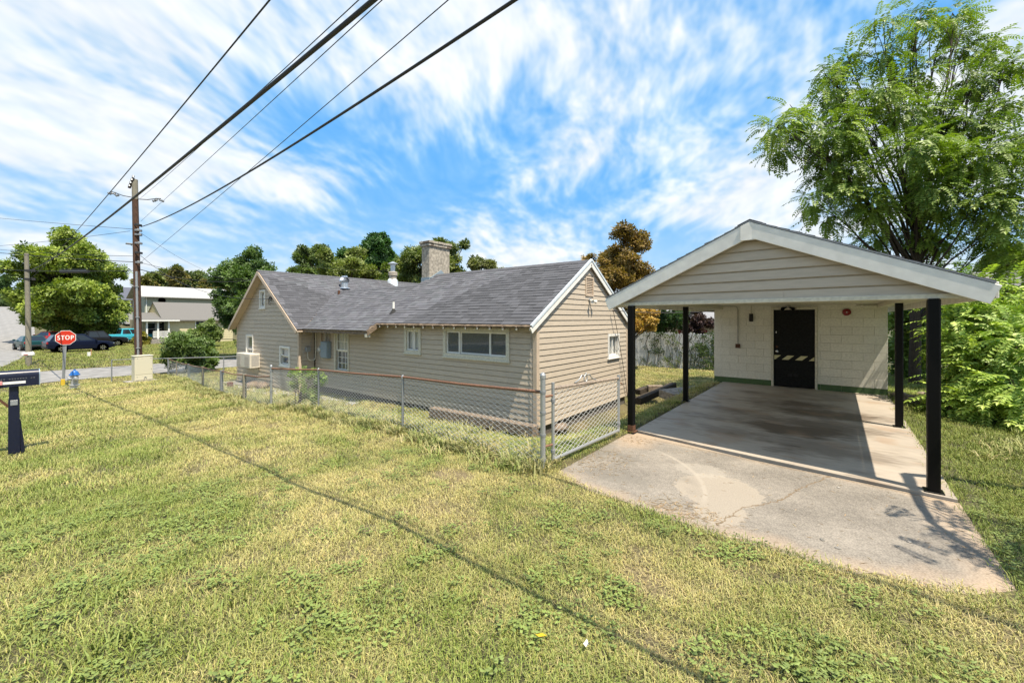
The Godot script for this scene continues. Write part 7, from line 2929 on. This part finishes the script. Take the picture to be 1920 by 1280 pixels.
# ---------------------------------------------------------------- grass
var street_line := [Vector2(60, 5.0), Vector2(-22, 4.8), Vector2(-40, 3.2), Vector2(-60, 0.6), Vector2(-100, -1.6), Vector2(-160, -4.4), Vector2(-240, -8.0)]


func is_lawn(x: float, z: float) -> bool:
	if x > -2.58 and x < 0.95 and z < drive_edge(x) + 0.02 * lawn_noise.get_noise_2d(x * 30.0, z * 30.0) and z > -17.0:
		return false
	if x > -14.48 and x < -4.96 and z < -7.2 and z > -12.1:
		return false
	if x > -20.1 and x <= -14.4 and z < -6.6 and z > -16.2:
		return false
	if x < -30.65 and x > -37.2:
		return false
	if x > -31.0 and x < -25.5 and z > -4.3 and (x + 25.6) * (x + 25.6) / 26.0 + (z + 4.3) * (z + 4.3) / 30.0 > 1.0 and z > lerpf(-4.2, 1.2, smoothstep(-30.8, -26.0, x)):
		return false
	var p := Vector2(x, z)
	for i in street_line.size() - 1:
		if p.distance_squared_to(Geometry2D.get_closest_point_to_segment(p, street_line[i], street_line[i + 1])) < 13.8:
			return false
	return true


func tuft(seed_: int, blades: int, tall: float, wide: float, spread: float) -> ArrayMesh:
	var g := RandomNumberGenerator.new()
	g.seed = seed_
	var mb := MB.new()
	mb.colours = true
	for k in blades:
		var s := g.randf_range(0.65, 1.3)
		mb.col = Color(s * g.randf_range(0.92, 1.2), s, s * g.randf_range(0.7, 1.1))
		if g.randf() < 0.22:
			mb.col = Color(s * 1.9, s * 1.45, s * 1.7)   # a dead blade
		var a := g.randf() * TAU
		var p := Vector3(g.randfn() * spread, 0, g.randfn() * spread)
		var d := Vector3(cos(a), 0, sin(a))
		var sd := d.cross(Vector3.UP) * wide * g.randf_range(0.7, 1.3)
		var h := tall * g.randf_range(0.5, 1.25)
		var bend := h * g.randf_range(0.25, 1.2)
		var m := p + Vector3(0, h * 0.6, 0) + d * bend * 0.35
		var tip := p + Vector3(0, h * g.randf_range(0.65, 1.0), 0) + d * bend
		mb.quad(p - sd, p + sd, m + sd * 0.8, m - sd * 0.8)
		mb.tri(m - sd * 0.8, m + sd * 0.8, tip)
	return mb.done(M.blade)


func grass() -> void:
	var g := RandomNumberGenerator.new()
	g.seed = 99
	var rings := [[0.5, 3.2, 760.0, 1.0], [3.2, 6.5, 500.0, 1.05], [6.5, 11.0, 240.0, 1.35], [11.0, 20.0, 95.0, 1.9], [20.0, 36.0, 34.0, 2.6], [36.0, 72.0, 9.0, 4.4]]
	var bufs := [PackedFloat32Array(), PackedFloat32Array(), PackedFloat32Array()]
	var counts := [0, 0, 0]
	for b in bufs:
		b.resize(16 * 60000)
	for i in 3:
		bufs[i].resize(16 * 60000)
	for ring in rings:
		var half := deg_to_rad(63.0)
		var n := int(half * (ring[1] * ring[1] - ring[0] * ring[0]) * ring[2])
		for k in n:
			var r := sqrt(lerpf(ring[0] * ring[0], ring[1] * ring[1], g.randf()))
			var a := lerpf(-half, half, g.randf())
			var p := fwd * (r * cos(a)) + rgt * (r * sin(a))
			if p.z < -24.0 or not is_lawn(p.x, p.z):
				continue
			var d := dryness(p.x, p.z)
			if d > 1.05 and g.randf() < (d - 1.05) * 3.0:
				continue
			var mix := clampf(d + g.randfn() * 0.27, 0.0, 1.0)
			var c := Color(0.215, 0.28, 0.05).lerp(Color(0.53, 0.46, 0.19), mix)
			if p.x > 0.9 or p.x < -38.0:
				c = Color(0.20, 0.26, 0.045).lerp(Color(0.36, 0.33, 0.10), mix)
			c = c * g.randf_range(0.82, 1.15)
			var s: float = ring[3]
			var h := s * (0.62 if s > 2.0 else 0.8) * lerpf(1.1, 0.75, mix) * g.randf_range(0.75, 1.25)
			var which := g.randi() % 3
			if counts[which] >= 60000:
				continue
			write(bufs[which], counts[which], Basis(Vector3.UP, g.randf() * TAU).scaled(Vector3(s, h, s)), Vector3(p.x, ground_y(p.x, p.z) - 0.004, p.z), c)
			counts[which] += 1
	for i in 3:
		bufs[i].resize(counts[i] * 16)
		var o := copies(tuft(500 + i, 18, 0.05, 0.0021, 0.036), "lawn_grass", bufs[i])
		tag(o, "short mown grass of the lawns, straw coloured in dry patches", "grass", "lawn grass")
	# broad leaved weeds and clover in the near lawn
	var cm := MB.new()
	cm.colours = true
	for k in 16:
		var a := g.randf() * TAU
		var rr := g.randf_range(0.0, 0.06)
		var q := Vector3(cos(a) * rr, g.randf_range(0.02, 0.04), sin(a) * rr)
		var s := g.randf_range(0.75, 1.25)
		cm.col = Color(s, s, s)
		var dir := Vector3(cos(a + 1.0), g.randf_range(-0.2, 0.25), sin(a + 1.0)).normalized()
		leaf_quad(cm, q, dir, dir.cross(Vector3.UP).normalized(), g.randf_range(0.014, 0.03), g.randf_range(0.006, 0.011), 0.002)
	var buf := PackedFloat32Array()
	var cap := 1500
	buf.resize(cap * 16)
	var n := 0
	for k in 26000:
		var r := sqrt(g.randf()) * 5.6 + 0.4
		var a := deg_to_rad(g.randf_range(-62, 62))
		var p := fwd * (r * cos(a)) + rgt * (r * sin(a))
		if n >= cap or not is_lawn(p.x, p.z):
			continue
		var m := lawn_noise2.get_noise_2d(p.x * 1.3 + 30.0, p.z * 1.3) - dryness(p.x, p.z) * 0.7
		if m < g.randf_range(-0.55, 0.7):
			continue
		write(buf, n, Basis(Vector3.UP, g.randf() * TAU).scaled(Vector3.ONE * g.randf_range(0.45, 1.5)), Vector3(p.x, ground_y(p.x, p.z), p.z), Color(0.185, 0.24, 0.055) * g.randf_range(0.8, 1.3))
		n += 1
	buf.resize(n * 16)
	tag(copies(cm.done(M.blade), "clover", buf), "low clover and broad leaved weeds between the blades of the near lawn", "clover")
	# coarse bunches of crab grass
	buf = PackedFloat32Array()
	buf.resize(900 * 16)
	n = 0
	for k in 3000:
		var r := sqrt(g.randf()) * 6.5 + 0.6
		var a := deg_to_rad(g.randf_range(-62, 62))
		var p := fwd * (r * cos(a)) + rgt * (r * sin(a))
		if n >= 130 or not is_lawn(p.x, p.z) or dryness(p.x, p.z) > g.randf_range(0.1, 0.7):
			continue
		write(buf, n, Basis(Vector3.UP, g.randf() * TAU).scaled(Vector3.ONE * g.randf_range(0.7, 1.4)), Vector3(p.x, ground_y(p.x, p.z), p.z), Color(0.22, 0.275, 0.06) * g.randf_range(0.8, 1.2))
		n += 1
	buf.resize(n * 16)
	tag(copies(tuft(520, 18, 0.065, 0.004, 0.028), "crab_grass", buf), "coarse bright bunches of crab grass in the near lawn", "grass")
	# long unmown grass under the fences and along the house
	buf = PackedFloat32Array()
	buf.resize(5000 * 16)
	n = 0
	var runs := []
	var way := [[1015, 882], [755, 809], [597, 771], [508, 765], [458, 754], [415, 742], [380, 729], [353, 713], [315, 705]]
	for i in way.size() - 1:
		runs.append([on_ground(way[i][0], way[i][1]), on_ground(way[i + 1][0], way[i + 1][1]), 150.0, 0.16, 1.9])
	runs.append([Vector3(-4.6, 0, -5.2), Vector3(-11.0, 0, -5.4), 90.0, 0.5, 2.0])
	runs.append([Vector3(-11.0, 0, -5.0), Vector3(-20.0, 0, -5.6), 40.0, 0.5, 2.0])
	runs.append([Vector3(1.9, 0, -8.0), Vector3(3.4, 0, -10.5), 120.0, 0.5, 1.6])
	for q in runs:
		var m := int(q[0].distance_to(q[1]) * q[2])
		for k in m:
			if n >= 5000:
				break
			var p: Vector3 = q[0].lerp(q[1], g.randf())
			p += Vector3(g.randfn() * q[3] * 0.5, 0, g.randfn() * q[3])
			if not is_lawn(p.x, p.z):
				continue
			var clump := lawn_noise2.get_noise_2d(p.x * 2.0, p.z * 2.0 + 60.0)
			if clump < -0.25:
				continue
			var h: float = q[4] * (0.8 + 1.0 * maxf(0.0, clump)) * g.randf_range(0.6, 1.3)
			write(buf, n, Basis(Vector3.UP, g.randf() * TAU).scaled(Vector3(1.7, h, 1.7)), Vector3(p.x, ground_y(p.x, p.z), p.z), Color(0.20, 0.26, 0.06).lerp(Color(0.50, 0.43, 0.22), clampf(0.45 + g.randfn() * 0.3, 0, 1)))
			n += 1
	buf.resize(n * 16)
	tag(copies(tuft(540, 14, 0.085, 0.003, 0.03), "long_grass", buf), "long unmown grass and weeds under the chain link fence", "grass")
